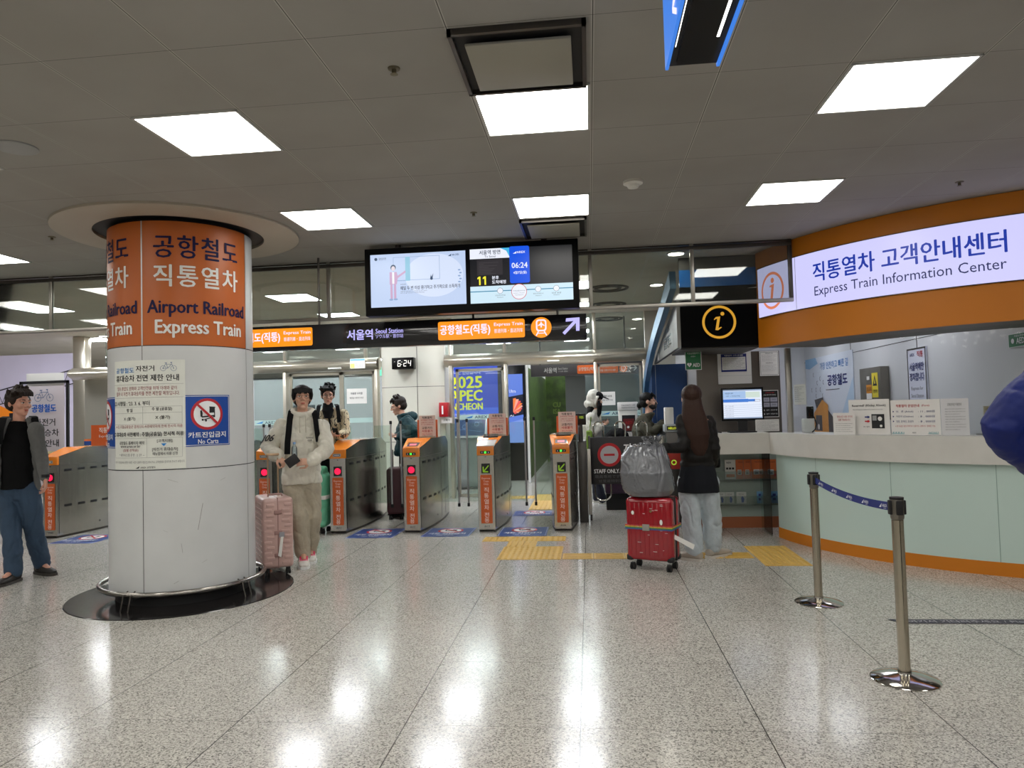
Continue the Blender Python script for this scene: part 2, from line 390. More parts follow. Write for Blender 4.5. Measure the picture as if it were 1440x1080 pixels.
# lights of the concourse behind the glass screen
lab2 = {(-3,10): 'ceiling light panel seen through the glass screen beside the round pillar'}
PAN2 = mat('light_panel_concourse', (255,255,250), .5, 0, PANEL_W*2.6, (246,250,255)); pc = panel_proto(); pc['label'] = 'square light panel in the concourse ceiling beyond the glass screen'; pc['group'] = 'light panels of the concourse behind the gates'; firstc = True
for c_ in [q for q in bpy.data.objects if q.parent == pc and q.name.startswith('diffuser')]: c_.data.materials[0] = PAN2
for i in range(-12, 6, 3):
    for j in (10, 13, 16, 19, 22, 28, 34):
        x = (col(i-1)+col(i))/2; y = (row(j)+row(j+1))/2
        o = pc if firstc else dup(pc, (0, 0, 0)); firstc = False; o.location = (x, y, CZ); o['group'] = 'light panels of the concourse behind the gates'
        o['label'] = 'square light panel in the concourse ceiling beyond the glass screen'
def downlight():
    t = thing('downlight', '', 'downlight', (0, 0, CZ), 0, 'round downlights beyond the glass screen')
    MB().lathe([(.105, 0), (.11, -.012), (.09, -.014), (.085, -.004)], WHITE, 24).build('trim_ring', t)
    MB().lathe([(.086, -.004), (.0, -.0045)], mat('downlight_lens', (255,250,240), .4, 0, 40, (255,250,238)), 24).build('lens', t)
    return t
dl = downlight()
dls = [((1.03, 8.23), 'round downlight nearest the glass screen, over the black information panel'), ((1.0, 10.27), 'second round downlight beside the blue arch'),
 ((.98, 14.1), 'third round downlight, farthest of the row by the blue arch'), ((-8.6, 13.2), 'round downlight over the train mural'), ((-7.6, 13.0), 'round downlight in front of the train mural, next to the pillar'),
 ((-9.6, 13.4), 'round downlight deep over the mural corner')]
for k, ((x, y), l) in enumerate(dls):
    o = dl if k == 0 else dup(dl, (0, 0, 0)); o.location = (x, y, CZ); o['label'] = l
for k, (x, y, l) in enumerate([(.32, 10.38, 'round ring air diffuser in the concourse ceiling nearest the glass screen'), (.37, 12.0, 'round ring air diffuser in the middle of the concourse row'), (.41, 13.9, 'round ring air diffuser farthest along the concourse ceiling')]):
    t = thing('ring_diffuser', l, 'air vent', (x, y, CZ), 0, 'ring air diffusers'); m = MB()
    for r_ in (.3, .2): m.lathe([(r_, -.001), (r_-.01, -.02), (r_-.04, -.02), (r_-.05, -.001)], mat('diffuser_dark', (70,66,60), .5), 36)
    m.build('ring', t)
def vent(name, x0, x1, y0, y1, label):
    t = thing(name, label, 'air vent', ((x0+x1)/2, (y0+y1)/2, CZ)); a = (x1-x0)/2; b = (y1-y0)/2
    m = MB(); dk = mat('vent_shadow_gap', (40,38,36), .7)
    m.bb(-a, a, -b, -b+.02, -.03, 0, DSTEEL); m.bb(-a, a, b-.02, b, -.03, 0, DSTEEL); m.bb(-a, -a+.02, -b, b, -.03, 0, DSTEEL); m.bb(a-.02, a, -b, b, -.03, 0, DSTEEL)
    m.bb(-a+.02, a-.02, -b+.02, b-.02, -.004, 0, dk); m.build('frame', t)
    MB().bb(-a*.78, a*.78, -b*.74, b*.74, -.045, -.03, mat('vent_plate', (150,146,132), .5), .004).build('plate', t)
vent('ceiling_vent', -.59, .04, 3.15, 3.79, 'large square dark framed ceiling vent nearest the camera, ahead of a light panel')
vent('ceiling_vent', -.58, .03, 6.45, 7.10, 'small looking ceiling vent just above the twin display screens')
def bp(px, py, z=CZ):
    d = fw+r2*((px-720)/F_PX)-u2*((py-540)/F_PX); t = (z-CAM_H)/d.z; return (d.x*t, d.y*t)
x, y = bp(890, 255); t = thing('smoke_detector', 'white round smoke detector on the ceiling between two rows of light panels', 'smoke detector', (x, y, CZ))
MB().lathe([(.075, 0), (.075, -.02), (.05, -.03), (.04, -.05), (.0, -.052)], mat('plastic_white', (215,213,205), .4), 28).build('housing', t)
for k, (px, py, l) in enumerate([(554, 96, 'small round sprinkler head beside the large vent'), (666, 299, 'small sprinkler head above the display screens'), (1349, 256, 'small sprinkler head near the orange fascia'), (73, 333, 'small sprinkler head beside the pillar ceiling ring')]):
    x, y = bp(px, py); t = thing('sprinkler', l, 'sprinkler', (x, y, CZ))
    MB().lathe([(.032, 0), (.03, -.006), (.012, -.008), (.012, -.03), (.02, -.032), (.0, -.034)], mat('brass_dull', (120,112,90), .4, .8), 18).build('head', t)
x, y = bp(22, 207); t = thing('ceiling_speaker', 'pale round flush speaker on the ceiling at the picture edge', 'speaker', (x, y, CZ))
MB().lathe([(.125, 0), (.125, -.008), (.11, -.012), (.0, -.012)], mat('speaker_grille', (160,160,158), .5, bump=.3, bscale=400), 32).build('grille', t)
# ---------------------------------------------------------------- glass smoke screen hung from the ceiling at y = 7.8
t = thing('hanging_glass_screen', 'steel framed glass smoke screen hung from the ceiling across the hall', 'glass screen', (-2, 7.8, 2.64))
posts = [-9.9, -8.1, -6.25, -4.6, -2.875, -1.0, .057, 1.139, 2.15]
m = MB(); m.bb(-9.9, 2.17, 7.78, 7.82, 3.225, 3.265, DSTEEL, .004); m.bb(-9.9, 2.17, 7.775, 7.825, 2.625, 2.665, STEEL, .006); m.bb(-9.9, 2.17, 7.8, 7.86, 3.275, 3.29, DSTEEL)
m.build('rail', t, True)
for p in posts: MB().bb(p-.02, p+.02, 7.782, 7.818, 2.65, 3.29, STEEL if p != 2.15 else DSTEEL, .003).build('post', t, True)
for a, b in zip(posts[:-1], posts[1:]): MB().bb(a+.02, b-.02, 7.797, 7.803, 2.665, 3.225, glass('wired_glass', (222,226,222), 1.4)).build('pane', t, True)
# ---------------------------------------------------------------- round pillar
PX, PY, PR = -3.72, 6.28, .61
t = thing('round_pillar', 'thick round white pillar with orange lettered sign band and steel bumper ring', 'pillar', (PX, PY, 0))
CLAD = mat('pillar_cladding', (206,208,208), .34, var=.03, vscale=3); ORB = mat('pillar_orange', (188,96,30), .4)
D2 = math.radians
m = MB(); m.lathe([(PR-.05, .1), (PR, .1), (PR, 2.19)], CLAD, 96, (PX, PY, 0))
dkl = mat('seam_dark', (40,40,42), .6)
for zz in (1.145, 2.19): m.lathe([(PR+.001, zz-.0035), (PR+.001, zz+.0035)], dkl, 96, (PX, PY, 0))
for a in (-90, 0, 90, 180):
    sh = Sheet(m, cylfn((PX, PY), PR, D2(a)-.0035/PR, 2.19), True); sh.rect(0, 0, .005, 2.09, dkl, .001)
scr = mat('scuff_grey', (120,118,116), .6)
sh = Sheet(m, cylfn((PX, PY), PR, D2(-90), 1.145), True)
for (a, b, c, d_, w_) in ((.47, .3, .43, .52, .0035), (.2, .08, .28, .11, .0015), (.62, .12, .67, .1, .0015), (.3, .62, .31, .7, .002), (.24, .95, .28, .93, .002), (.46, .8, .5, .78, .0015), (.16, .5, .2, .52, .001)): sh.line([(a, b), (c, d_)], w_, scr)
m.build('cladding', t, True)
m = MB(); m.lathe([(PR, 2.19), (PR, 3.25), (PR-.03, 3.25)], ORB, 48, (PX, PY, 0), -PI, 0); m.lathe([(PR, 2.19), (PR, 3.25), (PR-.03, 3.25)], CLAD, 48, (PX, PY, 0), 0, PI)
for a in (-90, 0, 180): Sheet(m, cylfn((PX, PY), PR, D2(a)-.006/PR, 3.25), True).rect(0, 0, .012, 1.06, mat('seam_light', (190,190,186), .3, .8), .002)
NB = mat('letter_navy', (24,18,64), .6, spec=.3); LW = mat('letter_white', (232,230,224), .45)
for base in (0, -90):
    sh = Sheet(m, cylfn((PX, PY), PR+.002, D2(base-90), 3.25), True)
    f = lambda a: D2(a+90)*PR
    sh.text('공항철도', f(-80.5), .12, f(-11.5), .315, NB, .022, 1.12); sh.text('직통열차', f(-80.5), .375, f(-11.5), .56, LW, .022, 1.12)
    sh.text('Airport Railroad', f(-85.6), .677, f(-3.7), .82, NB, .03); sh.text('Express Train', f(-79.6), .845, f(-8.2), .995, LW, .03)
m.build('orange_sign_band', t, True)
m = MB(); m.lathe([(.725, 3.289), (.725, 3.262), (1.03, 3.262), (1.047, 3.27), (1.047, 3.29)], mat('ring_grey', (176,166,150), .45), 96, (PX, PY, 0)); m.build('ceiling_ring', t, True)
MB().lathe([(.0, 3.286), (.726, 3.286)], BLK, 64, (PX, PY, 0)).lathe([(PR-.05, 3.25), (PR-.05, 3.286)], BLK, 64, (PX, PY, 0)).build('recess', t, True)
MB().lathe([(.56, .0), (.56, .1)], BLK, 64, (PX, PY, 0)).build('plinth', t, True)
MB().lathe([(.0, .006), (.945, .006), (.952, .0)], mat('black_granite', (34,32,32), .12), 96, (PX, PY, 0)).build('floor_disc', t, True)
rail = MB().tube([(PX+.685*math.cos(a*PI/36), PY+.685*math.sin(a*PI/36), .13) for a in range(72)], .022, mat('bumper_steel', (160,156,150), .2, 1), 14, True).build('bumper_rail', t, True)
rail.data.update()
for a in (-97, -17, 75, 165):
    m = MB(); T = Matrix.Translation((PX, PY, 0)) @ Matrix.Rotation(D2(a), 4, 'Z')
    for dy in (-.035, .035):
        m.tube([(.745, dy, .006), (.715, dy, .13), (.66, dy, .155)], .006, DSTEEL, 6, mx=T)
    m.box((.62, 0, .1), (.1, .03, .05), BLK, .005, mx=T)
    m.build('bracket', t, True)
# posters on the pillar
def ux(xz): return math.asin(max(-1, min(1, (150+xz/6-254.5)/103.8)))-D2(59.4)
R1 = PR+.004; A0 = D2(-119.2)
U = lambda xz: (ux(xz)-A0)*R1
Vv = lambda yz: (yz-98)/(1012-98)*.916
t = thing('notice_poster', 'white paper poster with bicycle drawing taped round the pillar', 'poster', (PX+R1*math.cos(D2(-88)), PY+R1*math.sin(D2(-88)), 1.15))
m = MB(); sh = Sheet(m, cylfn((PX, PY), R1, A0, 2.068), True); W_ = D2(61.3)*R1
for n_ in (0,): sh.rect(0, 0, W_, .916, mat('poster_paper', (226,228,220), .5, var=.02, vscale=5), 0)
PK = mat('ink_wine', (150,56,64), .6)
for s, a, b, c, d_, k, bo in [('공항철도', 105, 248, 158, 202, SKYB, .02), ('자전거', 262, 405, 145, 192, INK, .02), ('휴대승차 전면 제한 안내', 105, 595, 220, 275, INK, .02),
    ('열차 혼잡도 완화와 고객안전을 위해 아래와 같이', 115, 578, 318, 350, PK, .01), ('열차 내 자전거 휴대승차를 전면 제한할 예정입니다.', 108, 600, 360, 395, PK, .01),
    ('□ 시행일 : ‘23. 3. 6. 부터', 95, 368, 440, 478, INK, .015), ('평 일', 190, 235, 502, 532, INK, .015), ('주 말 (공휴일)', 385, 540, 495, 528, INK, .015), ('X (불가)', 168, 258, 572, 606, INK, .015), ('X (불가)', 412, 524, 565, 600, INK, .015),
    ('※ 단, 주말(공휴일)은 홈페이지 사전예약자에 한해 한시적 허용', 108, 620, 640, 672, PK, .01), ('□ 휴대승차 사전예약 : 주말(공휴일) 한시적 허용', 92, 628, 700, 742, INK, .03),
    ('공항철도 홈페이지 예약', 135, 328, 775, 803, INK, .02), ('www.arex.or.kr', 143, 298, 806, 828, INK, .02), ('(일별 선착순)', 165, 282, 838, 865, PK, .015), ('* 예약시스템 운영 : 2. 27. ~', 135, 328, 878, 902, INKG, .01),
    ('[고객지원]', 425, 540, 762, 792, INK, .015), ('[자전거 휴대승차]', 388, 582, 832, 864, INK, .015), ('메뉴탭에서 이용 신청', 392, 580, 870, 896, INK, .015),
    ('* 자전거 휴대승차와 관련한 자세한 사항은 홈페이지를 참고하시거나 고객센터로 문의하여 주시기 바랍니다.', 100, 635, 940, 962, INKG, 0), ('AREX 공항철도', 300, 415, 985, 1002, INK, .02)]:
    sh.text(s, U(a), Vv(c), U(b), Vv(d_), k, bo)
sh.poly([(U(262), Vv(1002)), (U(292), Vv(984)), (U(292), Vv(990)), (U(285), Vv(1002))], INK)
ln = mat('rule_grey', (150,150,150), .6)
for (a, b, y_) in ((100, 630, 300), (100, 635, 412), (108, 616, 488), (108, 616, 540), (108, 616, 634), (112, 616, 750), (112, 616, 912)): sh.rect(U(a), Vv(y_), U(b), Vv(y_)+.0018, ln)
for (x_, y0, y1) in ((108, 488, 634), (322, 488, 634), (616, 488, 634), (112, 750, 912), (352, 750, 912), (616, 750, 912)): sh.rect(U(x_), Vv(y0), U(x_)+.0018, Vv(y1), ln)
sh.poly([(U(458), Vv(798)), (U(500), Vv(798)), (U(479), Vv(822))], SKYB)
BK = mat('bicycle_blue', (50,88,140), .5)
def bicycle(sh, u, v, s, M_):
    for du in (-.5, .5): sh.ring(u+du*s, v, s*.29, s*.03, M_, 24); sh.ring(u+du*s, v, s*.06, s*.03, M_, 12)
    sh.line([(u-.5*s, v), (u-.28*s, v-.42*s), (u+.3*s, v-.42*s), (u-.05*s, v), (u-.5*s, v)], s*.035, M_)
    sh.line([(u-.05*s, v), (u-.22*s, v-.55*s)], s*.035, M_); sh.line([(u+.5*s, v), (u+.28*s, v-.6*s)], s*.035, M_)
    sh.line([(u-.33*s, v-.57*s), (u-.12*s, v-.57*s)], s*.06, M_); sh.line([(u+.2*s, v-.62*s), (u+.36*s, v-.62*s)], s*.06, M_)
bicycle(sh, U(518), Vv(172), .078, BK)
m.build('poster_sheet', t, True)
t['label'] = 'white paper poster with bicycle drawing taped round the pillar'
CB = mat('cart_sign_blue', (18,72,158), .4)
def cart_icon(sh, cu, cv, s, M_):
    L_ = lambda pts, w_=.06: sh.line([(cu+a*s, cv+b*s) for a, b in pts], w_*s, M_)
    sh.poly([(cu+a*s, cv+b*s) for a, b in ((.18, -.6), (.62, -.55), (.58, -.12), (.16, -.1))], M_)
    L_([(.6, -.62), (.62, .2)], .08); L_([(.15, -.62), (.68, -.58)], .09); L_([(.6, .15), (-.5, .25)], .12); L_([(.5, .28), (.1, .38), (-.3, .5)], .08)
    sh.poly([(cu+a*s, cv+b*s) for a, b in ((-.62, -.3), (-.5, -.36), (-.42, -.1), (-.44, .28), (-.6, .22))], M_)
    for a, b in ((-.42, .5), (-.15, .58), (.56, .22), (.3, .3)): sh.disc(cu+a*s, cv+b*s, .09*s, M_, 12)
def no_cart(label, aL, w_, zt, h_):
    t = thing('no_carts_sign', label, 'sign', (PX+PR*math.cos(D2(aL)), PY+PR*math.sin(D2(aL)), zt-h_)); m = MB()
    sh = Sheet(m, cylfn((PX, PY), PR+.0025, D2(aL), zt), True); sh.rect(0, 0, w_, h_, CB, 0); sh.frame(.008, .008, w_-.008, h_-.008, .004, WTXT)
    cu = w_*.49; cv = h_*.375; r = h_*.31; sh.disc(cu, cv, r, mat('sign_ring_red', (190,38,48), .45)); sh.disc(cu, cv, r*.83, WTXT); cart_icon(sh, cu, cv, r*.72, INK)
    sh.line([(cu-r*.62, cv-r*.62), (cu+r*.62, cv+r*.62)], r*.14, mat('sign_ring_red'))
    sh.text('카트진입금지', w_*.1, h_*.725, w_*.88, h_*.835, WTXT, .03); sh.text('No Carts', w_*.29, h_*.865, w_*.71, h_*.955, WTXT, .02)
    m.build('sign_face', t, True)
no_cart('blue no carts sign on the pillar beside the white poster, fully visible', -60, D2(37.7)*PR, 1.766, .436)
no_cart('blue no carts sign curving out of sight on the pillar, mostly covered by the poster', -155, D2(38)*PR, 1.766, .436)
# ---------------------------------------------------------------- fare gates
GS = steel('gate_steel', (190,187,180), .26, 2, 9, .2, .06); GL = 1.95
GO = mat('gate_orange', (234,134,34), .25, coat=.4); GLAB = mat('gate_label_orange', (204,92,36), .45); HOLE = mat('slot_black', (12,12,14), .4)
def gw(y): return .107+.078*math.sin(PI*max(0, min(1, y/GL)))**.9
def gtop(y):
    y = min(y, GL-y)
    return 1.10+.115*min(1, y/.48)
def gate(loc, label, kind, flaps=(1, 1), flapy=1.1, num='A12'):
    t = thing('fare_gate', label, 'fare gate', loc, 0, 'fare gates in line'); m = MB(); n = 26; ys = [GL*i/n for i in range(n+1)]
    V = []; F = []
    for y in ys:
        w_ = gw(y); z = gtop(y); V += [(-w_, y, .03), (-w_, y, z), (w_, y, z), (w_, y, .03)]
    for i in range(n):
        a = 4*i; F += [(a, a+1, a+5, a+4), (a+2, a+3, a+7, a+6)]
    m.add(V, F, GS, True)
    m.add(V, [(4*i+1, 4*i+2, 4*i+6, 4*i+5) for i in range(n)], GS); m.add(V[:4], [(0, 3, 2, 1)], GS); m.add(V[-4:], [(0, 1, 2, 3)], GS)
    for y0 in (.03, 1.02, 1.34):
        for s in (-1, 1): m.box((s*gw(y0), y0, .56), (.003, .005, 1.0), HOLE)
    for s in (-1, 1):   # plinth, seam under the hood
        for i in range(n):
            ya, yb = ys[i], ys[i+1]; m.add([(s*(gw(ya)-.006), ya, .0), (s*(gw(yb)-.006), yb, .0), (s*(gw(yb)-.006), yb, .03), (s*(gw(ya)-.006), ya, .03)], [(0, 1, 2, 3) if s > 0 else (3, 2, 1, 0)], DSTEEL)
            m.add([(s*(gw(ya)+.001), ya, .985), (s*(gw(yb)+.001), yb, .985), (s*(gw(yb)+.001), yb, .99), (s*(gw(ya)+.001), ya, .99)], [(0, 1, 2, 3) if s > 0 else (3, 2, 1, 0)], mat('seam_steel', (90,88,84), .5))
        for z in (.915, .43):
            for y in (.17, .4, .63, .86, 1.14, 1.27, 1.5, 1.73):
                d = (gw(y+.01)-gw(y-.01))/.02; rot = Matrix.Rotation(-s*math.atan(d), 3, 'Z')
                m.box((s*(gw(y)+.0005), y, z), (.006, .125 if y < 1 else .08, .034), HOLE, .0028, rot=rot)
        m.cyl((s*(gw(.75)), .75, .13), (s*(gw(.75)+.003), .75, .13), .012, HOLE, 12)
    m.build('body', t)
    h = MB(); k = 7; V = []; F = []
    hy = [-.006, .12, .24, .36, .48, .65, .8]
    for y in hy:
        w_ = gw(y)+.003; z = gtop(max(0, y))+.004; V += [(-w_, y, z), (w_, y, z)]
    h.add(V, [(2*i, 2*i+1, 2*i+3, 2*i+2) for i in range(k-1)], GO)
    w_ = gw(0)+.004; h.box((0, .012, 1.05), (2*w_, .045, .118), GO, .006)
    h.build('hood', t)
    s = Sheet(MB(), flat((-.1, -.0115, 1.1))); fm = s.mb     # front face drawing, v down from 1.1
    if kind['hood'] == 'card': s.rrect(.04, .045, .15, .085, .006, STEEL); s.rect(.048, .052, .142, .078, mat('slot_grey', (110,110,108), .4)); s.line([(.06, .065), (.13, .065)], .006, WTXT)
    else:
        s.rrect(.035, .052, .165, .086, .004, HOLE); g = emis('led_green', (60,255,60), 3); s.disc(.1, .069, .013, g, 14); s.poly([(.05, .069), (.062, .06), (.062, .078)], WTXT); s.poly([(.15, .069), (.138, .078), (.138, .06)], WTXT)
    fm.build('hood_front', t)
    m = MB(); s = Sheet(m, flat((-.1, -.002, 1.1))); s.disc(.1, .13, .006, HOLE, 10)
    s.rect(.044, .215, .156, .342, HOLE)
    if kind['light'] == 'red': m.build('indicator', t); m = MB(); s = Sheet(m, flat((-.1, -.0035, 1.1))); s.disc(.1, .279, .043, emis('led_red', (255,24,70), 1.6), 24)
    else:
        m.build('indicator', t); m = MB(); s = Sheet(m, flat((-.1, -.0035, 1.1))); a = emis('led_arrow', (150,200,40), .55); s.line([(.14, .24), (.075, .315)], .013, a); s.line([(.068, .255), (.068, .322), (.132, .322)], .015, a)
    m.build('red_lamp' if kind['light'] == 'red' else 'arrow_light', t)
    m = MB(); s = Sheet(m, flat((-.1, -.002, 1.1))); s.rrect(.026, .362, .174, .99, .008, GLAB)
    PT = mat('label_pink_white', (244,216,206), .5)
    s.text('Express', .045, .395, .155, .425, PT, .01); s.text('Train', .065, .433, .135, .458, PT, .01); s.text('Only', .067, .468, .133, .5, PT, .01)
    for q, ch in enumerate('직통열차'): s.text(ch, .07, .525+.076*q, .132, .587+.076*q, PT, .02)
    for q, ch in enumerate('전용'): s.text(ch, .07, .848+.07*q, .132, .91+.067*q, PT, .02)
    s.text(num, .065, 1.015, .135, 1.037, INKG, .02); m.build('front_label', t)
    if kind.get('screen'):
        m = MB(); th = math.atan(.115/.48); T = Matrix.Translation((0, .02, gtop(.02)+.006)) @ Matrix.Rotation(th, 4, 'X')
        plate = mat('reader_silver', (210,210,206), .3, .3) if kind['screen'] == 'white' else GO
        m.box((0, .12, .004), (.236 if kind['screen'] == 'white' else .19, .28, .02 if kind['screen'] == 'white' else .012), plate, .004, mx=T)
        s = Sheet(m, lambda u, v, n: tuple(T @ Vector((u, v, .0105+n))))
        s.mb.add([tuple(T @ Vector(p)) for p in ((-.075, .03, .012), (.075, .03, .012), (.075, .2, .012), (-.075, .2, .012))], [(0, 1, 2, 3)], HOLE if kind['screen'] == 'red' else mat('screen_bezel', (230,230,232), .3))
        e_ = emis('reader_red', (255,120,130), 1.5) if kind['screen'] == 'red' else emis('reader_white', (250,250,255), 1.6)
        m.add([tuple(T @ Vector(p)) for p in ((-.045, .07, .013), (.045, .07, .013), (.045, .15, .013), (-.045, .15, .013))], [(0, 1, 2, 3)], e_)
        if kind['screen'] == 'red': m.add([tuple(T @ Vector(p)) for p in ((-.03, .1, .0135), (.03, .1, .0135), (.03, .12, .0135), (-.03, .12, .0135))], [(0, 1, 2, 3)], RED)
        m.build('reader_screen', t)
    for s_, f_ in zip((-1, 1), flaps):
        if not f_: continue
        fl = 'flap'; a = gw(flapy)-.01; b = .425 if f_ == 1 else .25
        g = MB().bb(s_*a, s_*b, flapy-.005, flapy+.005, .26, 1.40, glass('flap_glass', (238,246,242), .8)).build('flap', t)
        e = MB(); e.tube([(s_*b, flapy, .215), (s_*b, flapy, 1.44)], .013, mat('flap_bar', (186,186,188), .35, .7), 10); e.cyl((s_*b, flapy, .19), (s_*b, flapy, .24), .02, BLK, 10); e.box((s_*b, flapy, 1.44), (.035, .03, .05), BLK, .005)
        e.build('edge_bar', g)
    return t
KC = dict(hood='card', light='red'); K2 = dict(hood='led', light='red', screen='red'); K3 = dict(hood='led', light='arrow', screen='white'); K4 = dict(hood='led', light='arrow', screen='red')
gate((-5.38, 9.45, 0), 'fare gate hidden behind the round pillar', KC, (1, 1), num='A09')
gate((-4.40, 9.37, 0), 'red lit fare gate between the pillar and the man in the cream hoodie', KC, (1, 2), num='A10')
gate((-3.35, 9.30, 0), 'red lit fare gate beside the green suitcase, without any notice board', KC, (2, 1), num='A11')
gate((-2.352, 9.31, 0), 'red lit fare gate with reader screen, before the teal jacket person', K2, num='A12')
gate((-1.365, 9.32, 0), 'fare gate with white reader plate and green arrow between two open lanes', K3, num='A13')
gate((-.38, 9.33, 0), 'green arrow fare gate next to the black staff only barrier', K4, (1, 0), num='A14')
gate((-7.35, 9.14, 0), 'fare gate showing its long slotted steel side beside the round pillar', KC, (0, 0), num='A08')
def board(x, y, z, label, w_=.29):
    t = thing('notice_board', label, 'notice board', (x, y, z)); m = MB(); m.box((x, y+.012, z+.125), (w_, .012, .25), GLAB, .004); m.box((x, y+.012, z+.01), (w_*.8, .06, .02), STEEL, .003); m.build('backing', t, True)
    m = MB(); m.bb(x-.118, x+.118, y-.001, y+.004, z+.0, z+.31, mat('pink_paper', (242,226,222), .6)); s = Sheet(m, flat((x-.118, y-.002, z+.31)))
    s.text('직통열차', .045, .015, .19, .047, INK, .03); s.text('EXPRESS TRAIN', .03, .055, .206, .072, INKR, .01); s.text('교통카드·승차권', .03, .09, .206, .108, INKR, .01); s.text('サービス利用不可', .03, .118, .206, .134, INKR, .01)
    s.text('교통카드', .04, .158, .196, .192, INK, .02); s.text('사용불가', .04, .2, .196, .236, INKR, .02); s.text('Not Available', .045, .25, .19, .268, INKR, .01); s.text('T-Money Card', .045, .277, .19, .295, INK, .01)
    m.build('pink_sheet', t, True)
board(-2.27, 9.95, 1.22, 'pink notice with orange backing on the gate in front of the teal jacket person')
board(-1.275, 9.95, 1.22, 'pink notice with orange backing on the gate with the white reader plate')
board(-.31, 9.95, 1.22, 'pink notice with orange backing on the gate beside the staff barrier')
def cardbox(x, y, label):
    t = thing('card_holder', label, 'card holder', (x, y, 1.2)); m = MB(); R_ = Matrix.Translation((x, y, 1.235)) @ Matrix.Rotation(D2(-62), 4, 'X')
    m.box((0, 0, 0), (.2, .008, .09), glass('acrylic', (225,232,230), 1.5), .0, mx=R_); m.box((0, .006, 0), (.18, .002, .075), PAPER, mx=R_)
    s = Sheet(m, lambda u, v, n: tuple(R_ @ Vector((u-.09, -.0045-n, .037-v)))); s.text('교통카드 이용 안내', .02, .01, .16, .025, INK); s.text('Please use your ticket here', .015, .035, .165, .05, INKG)
    m.build('holder', t, True)
cardbox(-1.33, 9.63, 'clear holder with white slip lying on the gate with the white reader plate'); cardbox(-.35, 9.63, 'clear holder with white slip lying on the gate beside the staff barrier')
# side sign on gate 7
t = thing('orange_gate_sign', 'orange lettered sign standing behind the slotted gate by the pillar', 'sign', (-7.2, 10.2, 1.2)); m = MB(); m.bb(-7.52, -6.92, 10.19, 10.205, 1.2, 1.52, GLAB)
s = Sheet(m, flat((-7.52, 10.189, 1.52))); s.text('직통열차 전용', .13, .04, .56, .12, LW, .02); s.text('Express Train Only', .13, .15, .56, .2, LW, .01); s.text('AREX', .27, .24, .42, .27, LW, .02); m.build('panel', t, True)
# ---------------------------------------------------------------- floor stickers and tactile paving
SB = mat('sticker_blue', (48,76,146), .3)
def sticker(cx, y0, y1, label, w_=.62):
    t = thing('floor_sticker', label, 'floor sticker', (cx, (y0+y1)/2, 0), 0, 'no carts stickers on the floor before the gates'); m = MB(); h_ = y1-y0
    fn = lambda u, v, n: (cx-w_/2+u, y1-v, .002+n)
    s = Sheet(m, fn); s.rect(0, 0, w_, h_, SB, 0); s.frame(.012, .012, w_-.012, h_-.012, .005, WTXT)
    s.disc(w_/2, h_*.34, .17, RED, ry=.17); s.disc(w_/2, h_*.34, .14, WTXT, ry=.14); cart_icon(s, w_/2, h_*.34, .12, INKG); s.line([(w_/2-.11, h_*.34-.11), (w_/2+.11, h_*.34+.11)], .025, RED)
    s.text('카트 진입금지', .07, h_*.66, w_-.07, h_*.82, WTXT, .03); s.text('No Carts', .2, h_*.86, w_-.2, h_*.94, WTXT, .02); m.build('decal', t, True)
sticker(-2.83, 8.93, 9.65, 'blue no carts floor sticker between the green suitcase gate and the next gate'); sticker(-1.865, 8.98, 9.65, 'blue no carts floor sticker in the lane before the white pillar')
sticker(-.89, 8.98, 9.66, 'blue no carts floor sticker in the lane above the tactile paving'); sticker(-6.75, 8.72, 9.4, 'blue no carts floor sticker beside the pillar and the slotted gate')
sticker(-.88, 10.7, 11.2, 'no carts floor sticker inside the lane beyond the glass flaps')
TY = mat('tactile_yellow', (196,158,74), .5, var=.08, vscale=30)
def tactile(x0, x1, y0, y1, kind, label, step=.05):
    t = thing('tactile_tile', label, 'tactile paving', ((x0+x1)/2, (y0+y1)/2, 0), 0, 'yellow tactile paving'); m = MB(); m.bb(x0, x1, y0, y1, 0, .004, TY)
    if kind == 'bar':
        y = y0+.04
        while y < y1-.02: m.bb(x0+.02, x1-.02, y-.012, y+.012, .004, .009, TY, .003); y += .07
    elif kind == 'barY':
        x = x0+.04
        while x < x1-.02: m.bb(x-.012, x+.012, y0+.01, y1-.01, .004, .009, TY, .003); x += .07
    else:
        nx = int((x1-x0)/.06); ny = int((y1-y0)/.06)
        for i in range(nx):
            for j in range(ny): m.lathe([(.019, .004), (.014, .009), (0, .009)], TY, 8, (x0+(i+.5)*(x1-x0)/nx, y0+(j+.5)*(y1-y0)/ny, 0))
    m.build('surface', t, True)
tactile(-1.02, -.34, 7.56, 8.27, 'dot', 'yellow dotted tactile square nearest the camera in front of the gates')
tactile(-1.0, -.66, 8.27, 8.62, 'barY', 'small yellow barred tactile piece joining dotted square and strip')
tactile(-1.33, -.33, 8.62, 8.92, 'dot', 'yellow dotted tactile strip across the lane, closest to the gates')
for i in range(5): tactile(-.33+.33*i, -.005+.33*i, 7.57, 7.86, 'bar', ['yellow barred tactile tile touching the dotted square', 'yellow barred tactile tile second from the dotted square', 'yellow barred tactile tile beside the red suitcase', 'yellow barred tactile tile under the long haired woman', 'yellow barred tactile tile between the woman and the corner dots'][i])
tactile(1.33, 1.62, 7.57, 7.86, 'bar', 'yellow barred tactile tile joining the corner dotted square')
tactile(1.64, 2.08, 7.2, 8.2, 'dot', 'yellow dotted tactile square in front of the booth corner')
tactile(-1.0, -.62, 11.35, 13.4, 'barY', 'long yellow tactile path leading through the lane to the concourse'); tactile(-1.6, -1.02, 12.8, 13.2, 'dot', 'yellow tactile dots across the far lane by the sliding door')
